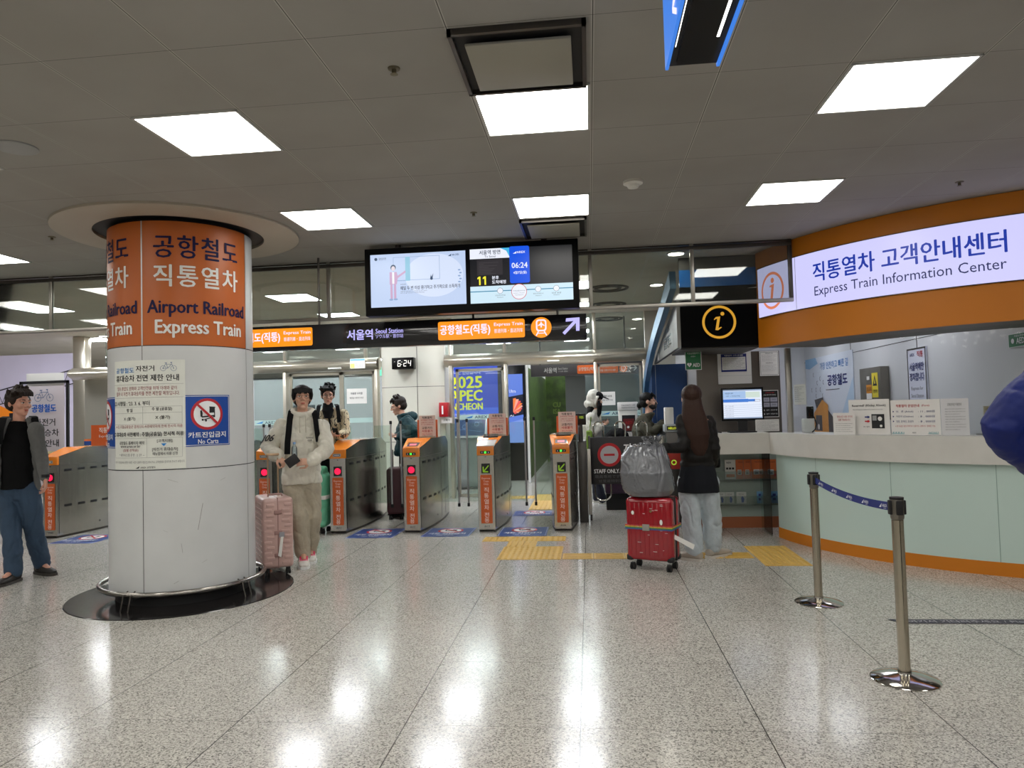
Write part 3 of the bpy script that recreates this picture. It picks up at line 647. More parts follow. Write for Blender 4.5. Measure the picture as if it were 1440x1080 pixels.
t = thing('floor_tape', 'dark printed floor tape line near the booth, white writing', 'floor tape', (2.6, 5.38, 0)); m = MB(); s = Sheet(m, lambda u, v, n: (2.06+u, 5.43-v, .0015+n)); s.poly([(0, 0), (1.9, 0), (1.9, .1), (.06, .1)], mat('tape_navy', (54,52,66), .5))
s.text('여기서 기다려주세요 / Please Wait Here', .12, .022, 1.3, .08, mat('tape_text', (196,196,204), .5), .01); m.build('strip', t, True)
# ---------------------------------------------------------------- twin display screens
t = thing('display_screens', 'black framed twin display hanging over the gates, lit blue and white', 'display', (-1.145, 7.1, 2.55))
m = MB(); m.bb(-2.235, -.06, 7.1, 7.24, 2.56, 3.25, BLACK, .008); m.build('housing', t, True)
for hx in (-1.9, -.4): MB().cyl((hx, 7.17, 3.25), (hx, 7.17, 3.29), .03, DSTEEL, 12).build('hanger', t, True)
m = MB(); s = Sheet(m, flat((-2.235, 7.099, 3.25)))
e1 = emis('screen_pale_blue', (196,214,246), .95); eW = emis('screen_white', (236,240,252), 1.0); eD = emis('screen_dark', (26,28,36), .5); eB = emis('screen_blue', (10,84,232), .95)
s.rect(.062, .065, 1.045, .605, e1)
gl = emis('glow_pale', (214,226,250), 1.0); s.disc(.72, .3, .3, gl, 36, ry=.22)
LI = emis('drawing_blue', (150,180,224), .85); LPk = emis('drawing_pink', (208,170,206), .9); SK = emis('drawing_cyan', (150,206,232), .9); DK = emis('drawing_dark', (60,96,140), .5); TXD = emis('screen_text_dark', (40,60,100), .4)
s.frame(.3, .1, .78, .34, .004, LI); s.frame(.3, .1, .46, .345, .004, LI); s.rect(.425, .1, .475, .345, SK)
s.disc(.3, .205, .028, DK, 16, ry=.03); s.disc(.3, .215, .02, emis('drawing_skin', (232,220,230), .9), 14, ry=.025)
s.poly([(.262, .25), (.335, .25), (.345, .29), (.425, .24), (.43, .258), (.345, .315), (.335, .375), (.262, .375)], LPk); s.rect(.288, .25, .31, .37, eW)
s.rect(.268, .375, .29, .525, LPk); s.rect(.305, .375, .328, .525, LPk); s.disc(.275, .532, .022, LI, 12, ry=.01); s.disc(.322, .53, .022, LI, 12, ry=.01)
s.poly([(.68, .34), (.69, .29), (.7, .34)], DK); s.poly([(.69, .33), (.715, .28), (.705, .335)], DK); s.disc(.695, .335, .014, DK, 10)
for q in range(5): s.disc(.98+.012*(q % 2), .26+.03*q, .014, LI, 10, ry=.008)
s.text('매일 두 번 이상 환기하고 주기적으로 소독하기', .375, .4, .985, .44, TXD, .02); s.text('일상적 환경', .375, .375, .43, .388, TXD); s.text('창문을 열어 자연환기를 자주 하고 손이 많이 닿는 곳을 소독합니다', .375, .45, .65, .46, TXD); s.text('하루 두 번 10분 이상 환기하고 주기적으로 소독해 주세요', .375, .466, .62, .476, TXD)
s.disc(.125, .115, .016, DK, 14); s.text('질병관리청', .155, .1, .23, .125, TXD); s.text('AREX 공항철도', .91, .095, .985, .115, DK, .02); s.poly([(.87, .118), (.905, .095), (.9, .118)], DK)
m.build('advert_screen', t, True)
m = MB(); s = Sheet(m, flat((-2.235, 7.099, 3.25))); x0 = 1.09; x1 = 2.115; s.rect(x0, .06, x1, .61, eD); s.rect(x0, .06, x0+.4, .16, eW)
s.text('서울역 방면', x0+.095, .075, x0+.31, .12, TXD, .02); s.text('To Seoul', x0+.15, .128, x0+.26, .15, TXD); s.poly([(x0+.31, .06), (x0+.4, .06), (x0+.4, .15), (x0+.37, .09)], emis('screen_cyan', (70,190,240), .9))
s.rrect(x0+.4, .05, x0+.6, .42, .02, eB); s.text('AREX', x0+.475, .1, x0+.56, .122, eW, .03); s.poly([(x0+.435, .124), (x0+.475, .1), (x0+.468, .124)], eW); s.text('06:24', x0+.42, .215, x0+.58, .27, eW, .03); s.text('4월7일(월)', x0+.435, .3, x0+.57, .335, eW, .02)
s.rect(x0+.07, .17, x0+.33, .33, emis('screen_photo', (64,60,66), .5))
for q in range(9): s.rect(x0+.09, .185+.016*q, x0+.09+.2*abs(math.sin(q*1.7)), .188+.016*q, emis('screen_photo_line', (110,104,108), .5))
yl_ = emis('screen_yellow', (250,240,60), 1.0)
for q_ in (.085, .14): s.poly([(x0+q_-.012, .352), (x0+q_+.006, .34), (x0+q_+.02, .34), (x0+q_+.02, .425), (x0+q_+.004, .425), (x0+q_+.004, .36), (x0+q_-.012, .368)], yl_); s.text('분후', x0+.22, .34, x0+.29, .375, eW, .03); s.text('도착예정', x0+.22, .385, x0+.36, .42, eW, .03)
s.rect(x0, .44, x1, .61, emis('screen_map', (206,232,246), 1.0)); s.rect(x0, .488, x1, .497, emis('map_line', (60,150,190), .8)); mp_ = emis('map_grey', (120,140,160), .5)
for cx, r_ in ((x0+.3, .03), (x0+.68, .03), (x0+.86, .03)): s.disc(cx, .492, r_, eW, 18); s.ring(cx, .492, r_, .003, mp_, 18)
for cx, nm in ((x0+.3, '인천공항1터미널'), (x0+.68, '청라국제도시'), (x0+.86, '검암')): s.text(nm, cx-.05, .53, cx+.05, .545, mp_); s.text('Station', cx-.03, .552, cx+.03, .562, mp_)
s.disc(x0+.49, .51, .078, eW, 26); s.ring(x0+.49, .51, .078, .005, emis('map_red', (214,60,60), .9), 26); s.text('인천공항2터미널', x0+.43, .495, x0+.55, .508, mp_, .01); s.text('Incheon Airport', x0+.435, .52, x0+.545, .53, mp_); s.text('Terminal 2', x0+.45, .538, x0+.53, .548, mp_)
m.build('timetable_screen', t, True)
# ---------------------------------------------------------------- backlit station sign
t = thing('station_sign', 'long black hanging sign with backlit orange Airport Railroad boxes and arrow', 'sign', (-2.2, 7.5, 2.28))
SGB = mat('sign_black', (30,30,34), .15, coat=.5); MB().bb(-4.6, 0, 7.5, 7.62, 2.283, 2.552, SGB, .004).build('sign_box', t, True)
for hx in (-4.2, -2.9, -1.2, -.3): MB().cyl((hx, 7.56, 2.55), (hx, 7.56, 3.29), .012, DSTEEL, 8).build('hanger', t, True)
LO = emis('lit_orange', (255,150,24), 1.05); LWt = emis('lit_white', (236,226,255), 1.15); LPu = emis('lit_violet', (190,184,255), 1.1)
m = MB(); s = Sheet(m, flat((-4.6, 7.499, 2.552)))
def X2(px): return (px-357)*.007735+.98
for a in (X2(443)-.925, X2(622)):
    s.rrect(a, .028, a+.925, .225, .02, LO); s.text('공항철도(직통)', a+.02, .065, a+.56, .185, LWt, .03); s.text('Express Train', a+.6, .06, a+.905, .105, LWt, .015); s.text('普通列車・直达列车', a+.6, .125, a+.905, .17, LWt, .01)
s.text('서울역', X2(493), .075, X2(530), .185, LPu, .03); s.text('Seoul Station', X2(534), .075, X2(573), .125, LPu, .02); s.text('ソウル駅・首尔站', X2(534), .135, X2(573), .178, LPu, .01)
cx = X2(764); s.disc(cx, .13, .108, LO, 30); s.rrect(cx-.055, .045, cx+.055, .17, .03, LWt); s.rrect(cx-.04, .06, cx+.04, .155, .02, LO)
s.poly([(cx, .062), (cx+.008, .085), (cx+.035, .108), (cx+.035, .115), (cx+.007, .106), (cx+.006, .13), (cx-.006, .13), (cx-.007, .106), (cx-.035, .115), (cx-.035, .108), (cx-.008, .085)], LWt)
s.line([(cx-.03, .17), (cx-.055, .215)], .012, LWt); s.line([(cx+.03, .17), (cx+.055, .215)], .012, LWt); s.line([(cx-.04, .19), (cx+.04, .19)], .008, LWt)
ax = X2(805); s.line([(ax-.085, .205), (ax+.05, .07)], .032, LPu); s.poly([(ax-.055, .045), (ax+.085, .04), (ax+.08, .18), (ax+.045, .18), (ax+.045, .075), (ax-.06, .08)], LPu)
m.build('sign_face', t, True)
# ---------------------------------------------------------------- blue hanging sign over the camera
t = thing('blue_hanging_sign', 'blue double sided sign hanging from the ceiling, seen from below', 'sign', (.42, 2.0, 2.85)); m = MB()
m.bb(.345, .525, .6, 2.77, 2.86, 3.12, BLK); m.bb(.37, .5, .6, 2.74, 2.85, 2.86, BLACK); m.build('housing', t, True)
m = MB(); m.bb(.333, .345, .6, 2.78, 2.85, 3.13, emis('lit_blue', (60,132,236), .9)); s = Sheet(m, flat((.333, 2.78, 3.13), (0, -1, 0))); s.line([(.38, .12), (.28, .2), (.38, .26)], .02, LWt); s.line([(.28, .2), (.6, .2)], .02, LWt); m.build('sign_face', t, True)
MB().bb(.525, .537, .6, 2.78, 2.85, 3.13, MATS['lit_blue']).build('sign_face', t, True)
MB().bb(.487, .497, .6, 2.55, 2.848, 2.8505, emis('slot_light', (255,255,250), 3)).build('light_slot', t, True); MB().bb(.352, .355, 1.5, 2.62, 2.858, 2.8595, MATS['slot_light']).build('light_slot', t, True)
for hy in (.9, 2.5): MB().cyl((.435, hy, 3.12), (.435, hy, 3.29), .02, DSTEEL, 10).build('hanger', t, True)
# ---------------------------------------------------------------- information booth
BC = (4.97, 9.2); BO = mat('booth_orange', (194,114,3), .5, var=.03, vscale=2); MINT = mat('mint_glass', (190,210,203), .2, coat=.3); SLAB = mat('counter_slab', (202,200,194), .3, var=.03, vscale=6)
def arcband(R, z0, z1, a0, a1, M_, name, t, thick=.03, seg=60, kind=None):
    m = MB(); m.lathe([(R-thick, z0), (R, z0), (R, z1), (R-thick, z1)], M_, seg, (BC[0], BC[1], 0), D2(a0), D2(a1)); return m.build(name, t, True, sharp=30)
t = thing('information_counter', 'curved booth counter with pale slab and mint glass front on orange plinth', 'counter', (3.2, 8.0, 0))
arcband(2.84, .12, .975, -171, -60, MINT, 'glass_front', t, .05); arcband(2.845, 0, .12, -171, -60, BO, 'plinth', t, .06)
m = MB(); m.lathe([(2.3, 1.215), (2.9, 1.222), (2.9, .972), (2.3, .972)], SLAB, 70, (BC[0], BC[1], 0), D2(-171.4), D2(-60)); m.build('counter_slab', t, True)
m = MB()
for a in (-155.5, -138, -120.5, -103): Sheet(m, cylfn(BC, 2.84, D2(a), .975), True).rect(0, 0, .005, .855, mat('mint_seam', (120,146,138), .4), .001)
m.build('panel_seam', t, True)
t = thing('wing_counter', 'straight side desk of the booth with brochure front below white slab', 'counter', (1.7, 9.1, 0))
MB().add([(1.28, 8.78, .975), (2.11, 8.78, .975), (2.16, 9.44, .975), (1.28, 9.44, .975), (1.28, 8.78, 1.218), (2.11, 8.78, 1.218), (2.16, 9.44, 1.218), (1.28, 9.44, 1.218)], [(0, 3, 2, 1), (4, 5, 6, 7), (0, 1, 5, 4), (1, 2, 6, 5), (2, 3, 7, 6), (3, 0, 4, 7)], SLAB).build('counter_slab', t, True)
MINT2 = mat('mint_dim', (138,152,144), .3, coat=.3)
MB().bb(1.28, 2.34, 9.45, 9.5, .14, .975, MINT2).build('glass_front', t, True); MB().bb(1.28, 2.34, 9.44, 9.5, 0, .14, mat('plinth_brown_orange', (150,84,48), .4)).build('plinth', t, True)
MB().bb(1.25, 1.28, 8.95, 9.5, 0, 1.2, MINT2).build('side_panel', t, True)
MB().bb(2.10, 2.106, 8.82, 9.33, 0, .97, GLASS).build('clear_side', t, True)
# fascia
t = thing('booth_fascia', 'orange curved fascia of the information center with a long backlit white sign', 'fascia', (3.2, 8.0, 2.2))
arcband(3.11, 2.2, 3.285, -166.2, -60, BO, 'fascia_panel', t, .06, 90); arcband(3.05, 2.2, 2.21, -166.2, -60, mat('soffit_grey', (96,90,84), .5), 'soffit', t, .75, 70)
EL = emis('lightbox_white', (210,208,255), .98); arcband(3.125, 2.535, 3.085, -165, -96, EL, 'lightbox', t, .01, 90)
m = MB(); m.lathe([(3.128, 3.085), (3.13, 3.092), (3.11, 3.092)], DSTEEL, 90, (BC[0], BC[1], 0), D2(-165), D2(-96)); m.lathe([(3.11, 2.528), (3.13, 2.528), (3.128, 2.535)], DSTEEL, 90, (BC[0], BC[1], 0), D2(-165), D2(-96)); m.build('lightbox_rim', t, True)
m = MB(); RS = 3.128; s = Sheet(m, cylfn(BC, RS, D2(-165), 3.085), True); fa = lambda a: D2(a+165)*RS
LB = emis('lightbox_blue', (18,56,176), .8); LN = emis('lightbox_navy', (30,40,110), .6); LOr = emis('lightbox_orange', (232,132,96), .9)
s.text('직통열차 고객안내센터', fa(-148.4), .115, fa(-117.2), .305, LB, .022); s.text('Express Train Information Center', fa(-148.2), .352, fa(-117.4), .475, LN, .0)
c_ = fa(-159.7); s.ring(c_, .285, .205, .03, LOr, 36); s.disc(c_+.015, .175, .03, LOr, 16); s.poly([(c_-.035, .225), (c_+.045, .215), (c_+.012, .375), (c_+.04, .38), (c_+.03, .4), (c_-.035, .4), (c_-.005, .245), (c_-.04, .245)], LOr)
s.rect(fa(-152.7), 0, fa(-152.6), .55, mat('sign_seam', (150,150,160), .4)); m.build('lettering', t, True)
# booth glass and posts
t = thing('booth_window', 'curved clear glass wall standing on the booth counter', 'glass', (3.0, 8.0, 1.22)); arcband(2.72, 1.222, 2.2, -168, -100, glass('booth_glass', (244,248,247), .55), 'pane', t, .008)
for a in (-168, -100): p = (BC[0]+2.72*math.cos(D2(a)), BC[1]+2.72*math.sin(D2(a))); MB().bb(p[0]-.03, p[0]+.03, p[1]-.03, p[1]+.03, 1.222, 2.2, STEEL, .004).build('post', t, True)
# booth walls: behind the monitor, interior side wall, rear
BW = mat('booth_wall_brown', (104,98,92), .35, .6); IW = mat('booth_inner_wall', (206,207,210), .4, var=.02, vscale=2)
MB().bb(1.40, 2.44, 9.51, 9.57, 0, 2.24, BW).build('wall_booth_front', kind='structure')
MB().bb(4.05, 4.12, 7.12, 14, 0, 2.9, IW).build('wall_booth_side', kind='structure'); MB().bb(1.6, 4.05, 14, 14.06, 0, 2.9, IW).build('wall_booth_rear', kind='structure')
MB().bb(1.55, 1.6, 9.56, 14.06, 0, 2.9, IW).build('wall_booth_passage', kind='structure')
m = MB(); m.add([(1.6, 8.7, 2.9), (4.05, 6.7, 2.9), (4.05, 14, 2.9), (1.6, 14, 2.9)], [(0, 1, 2, 3)], IW); m.build('ceiling_booth', kind='structure')
for k, yy in enumerate((8.9, 10.6, 12.4)):
    t = thing('booth_ceiling_light', 'white ceiling light inside the information booth' , 'light', (3.1, yy, 2.89), 0, 'ceiling lights inside the booth'); MB().bb(2.7, 3.6, yy-.3, yy+.3, 2.87, 2.895, mat('booth_light_panel', (255,255,255), .5, 0, 6.5, (248,248,255))).build('diffuser', t, True)
m = MB()
for (y_, z0, z1) in ((9.35, 0, 2.9), (11.6, 0, 2.9)): m.bb(4.045, 4.05, y_-.004, y_+.004, z0, z1, dkl)
m.bb(4.045, 4.05, 7.12, 14, 2.31, 2.318, dkl); m.build('trim_1', kind='structure')
# side wing over the desk: black information panel, blue band, lettered steel side
t = thing('information_sign', 'black panel with yellow i in a ring beside the orange fascia', 'sign', (1.53, 8.5, 2.24))
MB().bb(1.09, 1.99, 8.5, 8.56, 2.24, 2.94, mat('panel_deep_black', (3,3,4), .55, spec=.06)).build('black_panel', t, True); MB().bb(1.09, 1.99, 8.49, 8.56, 2.94, 3.14, mat('band_blue', (24,100,176), .2, coat=.5)).build('blue_band', t, True); MB().bb(1.09, 1.99, 8.5, 8.56, 3.14, 3.285, mat('band_grey', (78,76,72), .5)).build('top_band', t, True)
m = MB(); s = Sheet(m, flat((1.09, 8.499, 2.94))); YE = emis('lit_yellow', (226,164,40), .8); YW = emis('lit_cream', (250,220,140), .8)
s.ring(.435, .42, .192, .028, YE, 40); s.disc(.475, .325, .022, YE, 16); s.poly([(.4, .36), (.45, .355), (.425, .49), (.455, .475), (.462, .485), (.42, .515), (.39, .51), (.415, .38), (.395, .385), (.38, .395), (.378, .385)], YE)
m.build('pictogram', t, True)
MB().bb(1.09, 1.99, 8.56, 9.5, 2.22, 2.24, mat('soffit_dark', (60,58,56), .5)).build('soffit', t, True)
t = thing('lettered_side_panel', 'slanted grey metal side panel with raised lettering beside the black information panel', 'sign', (1.08, 10, 2.24)); m = MB(); pl = [(8.5, 2.24), (11.55, 2.24), (11.2, 2.33), (10.75, 2.42), (10.0, 2.56), (9.2, 2.69), (8.5, 2.81)]; m.add([(1.045, y, z) for y, z in pl]+[(1.085, y, z) for y, z in pl], [tuple(range(7)), tuple(reversed(range(7, 14)))]+[(i, 7+i, 7+(i+1) % 7, (i+1) % 7) for i in range(7)], steel('side_panel_steel', (130,128,124), .4, 2, 2, 2)); m.build('panel', t, True)
m = MB(); s = Sheet(m, flat((1.045, 11.2, 3.285), (0, -1, 0))); s.text('AREX', 1.5, .68, 1.95, .76, CHROME, .02); s.text('공항철도', 1.2, .8, 2.1, .96, CHROME, .02); s.rect(.3, .93, .45, 1.03, PAPER); m.build('lettering', t, True)
t = thing('blue_arch', 'tall blue curved fin sweeping from the ceiling to the floor beside the booth', 'arch', (1.0, 11.5, 0))
AC_ = [(8.1, 3.06), (8.5, 2.99), (9.2, 2.86), (10.0, 2.73), (10.8, 2.57), (11.5, 2.38), (12.1, 2.17), (12.5, 1.95), (12.75, 1.7), (12.86, 1.3), (12.9, .8), (12.9, 0)]
def offs(P, d):
    Q = []
    for k, p in enumerate(P):
        a = P[max(0, k-1)]; b = P[min(len(P)-1, k+1)]; ty, tz = b[0]-a[0], b[1]-a[1]; l = math.hypot(ty, tz); Q.append((p[0]+tz/l*d, p[1]-ty/l*d))
    return Q
def xprism(poly, x0, x1, M_):
    m = MB(); n = len(poly); V = [(x0, y, z) for y, z in poly]+[(x1, y, z) for y, z in poly]; m.add(V, [tuple(range(n)), tuple(reversed(range(n, 2*n)))]+[(i, n+i, n+(i+1) % n, (i+1) % n) for i in range(n)], M_); return m
IN_ = offs(AC_, .2)
xprism(AC_+list(reversed(IN_)), .93, 1.0, mat('arch_light_blue', (96,140,178), .3, .3)).build('edge_band', t, True)
xprism([(11.6, 0), (11.6, 2.23)]+[(y, min(z, 2.23)) for y, z in IN_ if z < 2.25 and y > 11.7], 1.0, 1.06, mat('arch_blue', (10,48,92), .4)).build('fin', t, True)
MB().bb(1.06, 1.54, 11.5, 11.56, 0, 2.23, MATS['arch_blue']).build('return_panel', t, True)
# things on and around the desk wall
def paper(x0, x1, z0, z1, y, label, lines, name='notice_sheet', bg=PAPER, fc=None, cat='notice', rim=None, extra=None):
    t = thing(name, label, cat, ((x0+x1)/2, y, z0)); m = MB(); m.bb(x0, x1, y-.003, y+.01, z0, z1, bg); w_ = x1-x0; h_ = z1-z0; s = Sheet(m, flat((x0, y-.0032, z1)))
    if rim: s.frame(0, 0, w_, h_, .008, rim)
    for (tx, a, b, c, d_, col_, bo) in lines: s.text(tx, a*w_, b*h_, c*w_, d_*h_, col_, bo)
    if extra: extra(s, w_, h_)
    m.build('sheet', t, True); return t
m_gl = lambda s, w_, h_: None
def ex1(s, w_, h_):
    s.frame(.1*w_, .06*h_, .86*w_, .62*h_, .012, NAVY); s.rect(.1*w_, .06*h_, .86*w_, .16*h_, NAVY); s.rect(.1*w_, .56*h_, .86*w_, .62*h_, NAVY); s.text('직통열차 고객 안내문', .2*w_, .085*h_, .76*w_, .135*h_, WTXT, .02)
    for q in range(7): s.text('직통열차를 이용하시는 고객님께 안내드립니다 서울역 인천공항', .15*w_, (.2+.05*q)*h_, (.8-.06*(q % 3))*w_, (.225+.05*q)*h_, INKG)
    s.rect(0, .74*h_, w_, .745*h_, ln)
paper(1.665, 2.085, 1.83, 2.24, 9.495, 'white board sheet with navy headed notice above the monitor', [], extra=ex1, rim=WHITE)
def ex2(s, w_, h_):
    s.frame(.04*w_, .04*h_, .96*w_, .96*h_, .003, INK); s.text('여객운송약관 안내', .3*w_, .07*h_, .7*w_, .11*h_, INK, .02); s.text('승차권 환불 안내', .32*w_, .46*h_, .68*w_, .5*h_, INK, .02)
    for q in range(12):
        if q in (5, 6): continue
        s.text('직통열차 승차권의 반환 및 변경에 관한 사항을 안내하여 드립니다', .1*w_, (.15+.058*q)*h_, (.88-.1*(q % 3 == 2))*w_, (.175+.058*q)*h_, INKG)
paper(2.19, 2.44 if False else 2.425, 1.92, 2.235, 9.495, 'white A4 rule sheet with two headings under the orange fascia', [], extra=ex2)
def ex3(s, w_, h_):
    s.text('스마트폰 예매', .25*w_, .07*h_, .75*w_, .12*h_, INKR, .02); s.text('공항철도 홈페이지에서 예매하세요', .12*w_, .15*h_, .86*w_, .2*h_, WTXT, .01)
    for a, b in ((.08, .27), (.52, .27), (.08, .46), (.52, .46)): s.rect(a*w_, b*h_, (a+.4)*w_, (b+.16)*h_, mat('grey_tile', (170,170,186), .5)); s.text('편의시설', (a+.1)*w_, (b+.05)*h_, (a+.3)*w_, (b+.1)*h_, INK)
    for b in (.74, .88): s.disc(.13*w_, b*h_, .05*w_, WTXT, 14); s.text('서울역 - 인천공항 직통', .25*w_, (b-.03)*h_, .9*w_, (b+.02)*h_, WTXT)
paper(2.19, 2.405, 1.39, 1.735, 9.495, 'black notice card with four grey tiles beside the monitor', [], bg=mat('card_black', (22,22,24), .4), rim=PAPER, extra=ex3)
def ex4(s, w_, h_):
    for q in range(7): s.text('정기권 단체 환불 변경 유의사항 승차권 좌석 안내', .05*w_, (.1+.12*q)*h_, (.95-.15*(q % 3))*w_, (.16+.12*q)*h_, INKG)
paper(2.02, 2.30, 1.225, 1.37, 9.1, 'low white printed strip propped on the desk beside the monitor', [], extra=ex4)
t = thing('aed_sign', 'green AED sign hanging below the black information panel', 'sign', (1.25, 9.0, 2.0)); m = MB(); AG = mat('aed_green', (16,110,62), .4)
def aed(m, x0, x1, z0, z1, y): 
    m.bb(x0, x1, y-.004, y, z0, z1, AG); w_ = x1-x0; h_ = z1-z0; s = Sheet(m, flat((x0, y-.0045, z1))); s.frame(0, 0, w_, h_, .006, WTXT); s.text('자동심장충격기', .12*w_, .1*h_, .88*w_, .2*h_, WTXT, .01); s.text('보관장소', .36*w_, .27*h_, .64*w_, .34*h_, WTXT)
    a, b, r_ = .25*w_, .72*h_, .13*w_; s.disc(a-.5*r_, b-.2*r_, .6*r_, WTXT, 14); s.disc(a+.5*r_, b-.2*r_, .6*r_, WTXT, 14); s.poly([(a-1.05*r_, b), (a+1.05*r_, b), (a, b+1.2*r_)], WTXT); s.poly([(a, b-.5*r_), (a+.3*r_, b-.1*r_), (a-.1*r_, b), (a+.1*r_, b+.7*r_), (a-.3*r_, b+.1*r_), (a+.05*r_, b)], AG)
    s.text('AED', .45*w_, .66*h_, .9*w_, .84*h_, WTXT, .03)
aed(m, 1.19, 1.385, 2.0, 2.24, 9.0); m.build('plate', t, True)
# monitor
t = thing('monitor', 'black computer monitor showing a booking page on the side desk', 'monitor', (1.87, 9.1, 1.22)); m = MB(); m.bb(1.62, 2.13, 9.1, 9.14, 1.36, 1.77, BLACK, .008); m.build('casing', t, True)
m = MB(); m.bb(1.82, 1.93, 9.12, 9.16, 1.22, 1.4, BLK); m.bb(1.7, 2.02, 9.02, 9.22, 1.219, 1.235, BLK, .004); m.build('stand', t, True)
m = MB(); s = Sheet(m, flat((1.645, 9.099, 1.745))); w_, h_ = .46, .355; s.rect(0, 0, w_, h_, emis('page_white', (226,234,250), 1.0)); s.rect(0, 0, w_, .015, emis('page_grey', (150,170,200), .8)); s.rect(0, .02, .27, .11, emis('page_blue_light', (170,200,240), .9)); s.rect(0, .115, .3, .155, emis('page_blue', (70,130,220), .9)); s.rect(.3, .12, .38, .15, MATS['page_blue'])
s.rect(.27, .03, .44, .1, emis('page_pale', (214,230,220), .9))
for q in range(6): s.rect(.0, .19+.025*q, w_, .192+.025*q, MATS['page_grey']); s.text('승차권 직통열차 예매', .02, .198+.025*q, .12, .206+.025*q, TXD)
s.text('직통열차 예약', .02, .035, .12, .055, TXD); s.text('서울역  →  인천공항1터미널', .03, .07, .2, .085, TXD); s.frame(.37, .125, .44, .15, .003, mat('page_red', (150,40,50), .5)); s.rect(0, h_-.015, w_, h_, MATS['page_grey']); m.build('screen', t, True)
t = thing('black_cable', 'thin black cable lying beside the monitor on the desk', 'cable', (1.5, 9.1, 1.22)); m = MB(); m.tube([(1.42, 9.0, 1.245), (1.48, 9.02, 1.24), (1.54, 9.03, 1.232), (1.6, 9.04, 1.226)], .006, BLK, 8); m.sph((1.4, 9.0, 1.25), (.03, .02, .02), BLK, 12); m.build('cord', t, True)
# brochures on the wing front
BRO = mat('brochure_orange', (206,104,50), .5)
def brochure(x0, x1, z0, z1, label, kind):
    t = thing('brochure', label, 'brochure', ((x0+x1)/2, 9.4, z0), 0, 'brochures in the clear racks of the side desk'); m = MB(); w_ = x1-x0; h_ = z1-z0
    bg = {'o': BRO, 'w': PAPER, 'b': mat('brochure_blue', (104,152,190), .5), 'l': mat('brochure_grey', (190,192,188), .5)}[kind]; m.bb(x0, x1, 9.405, 9.412, z0, z1, bg); s = Sheet(m, flat((x0, 9.4045, z1)))
    if kind == 'o': s.rect(.2*w_, .52*h_, .75*w_, .78*h_, PAPER); s.text('AREX', .25*w_, .56*h_, .7*w_, .64*h_, INK, .02); s.rect(.3*w_, .66*h_, .65*w_, .75*h_, INKG); s.text('직통열차', .3*w_, .1*h_, .9*w_, .17*h_, INK); s.disc(.85*w_, .8*h_, .12*w_, RED, 12)
    elif kind == 'w': s.rect(.1*w_, .75*h_, .9*w_, .9*h_, BRO); s.text('NEW', .15*w_, .1*h_, .6*w_, .2*h_, INK, .02); [s.rect((.1+.28*q)*w_, .4*h_, (.3+.28*q)*w_, .5*h_, INK) for q in range(3)]
    elif kind == 'b': [s.rect((.08+.22*a)*w_, (.2+.35*b)*h_, (.22+.22*a)*w_, (.4+.35*b)*h_, NAVY) for a in range(4) for b in range(2)]; s.poly([(.55*w_, .35*h_), (.8*w_, .35*h_), (.68*w_, .6*h_)], BLUE)
    else: s.poly([(.45*w_, .5*h_), (.6*w_, .35*h_), (.8*w_, .6*h_), (.7*w_, .9*h_), (.5*w_, .9*h_)], BLUE); s.text('안내', .2*w_, .12*h_, .7*w_, .25*h_, INKG)
    m.build('cover', t, True)
for a, b, c, d_, l, k in [(1.69, 1.82, .62, .865, 'white topped brochure with three black marks, nearest the woman in the upper rack', 'w'), (1.825, 1.915, .62, .865, 'orange brochure next to the white topped one in the upper rack', 'o'), (1.92, 2.01, .62, .865, 'orange brochure in the middle of the upper rack', 'o'),
    (2.015, 2.145, .62, .865, 'orange brochure before the gap in the upper rack', 'o'), (2.19, 2.32, .615, .86, 'orange brochure alone past the gap in the upper rack', 'o'), (1.58, 1.68, .31, .455, 'grey leaflet beside the woman in the lower rack', 'l'), (1.685, 1.79, .31, .455, 'grey leaflet second in the lower rack', 'l'),
    (1.82, 1.94, .31, .455, 'white blue leaflet standing apart in the lower rack', 'l'), (2.07, 2.33, .31, .46, 'wide blue leaflet with dark squares in the lower rack', 'b')]: brochure(a, b, c, d_, l, k)
for z, l in ((.6, 'clear acrylic upper brochure rack on the side desk'), (.29, 'clear acrylic lower brochure rack on the side desk')):
    t = thing('brochure_rack', l, 'rack', (1.95, 9.42, z)); m = MB(); AC = glass('acrylic', (225,232,230), 1.5); m.bb(1.5, 2.34, 9.36, 9.44, z, z+.008, AC); m.bb(1.5, 2.34, 9.36, 9.366, z+.008, z+.12, AC); m.build('shelf', t, True)
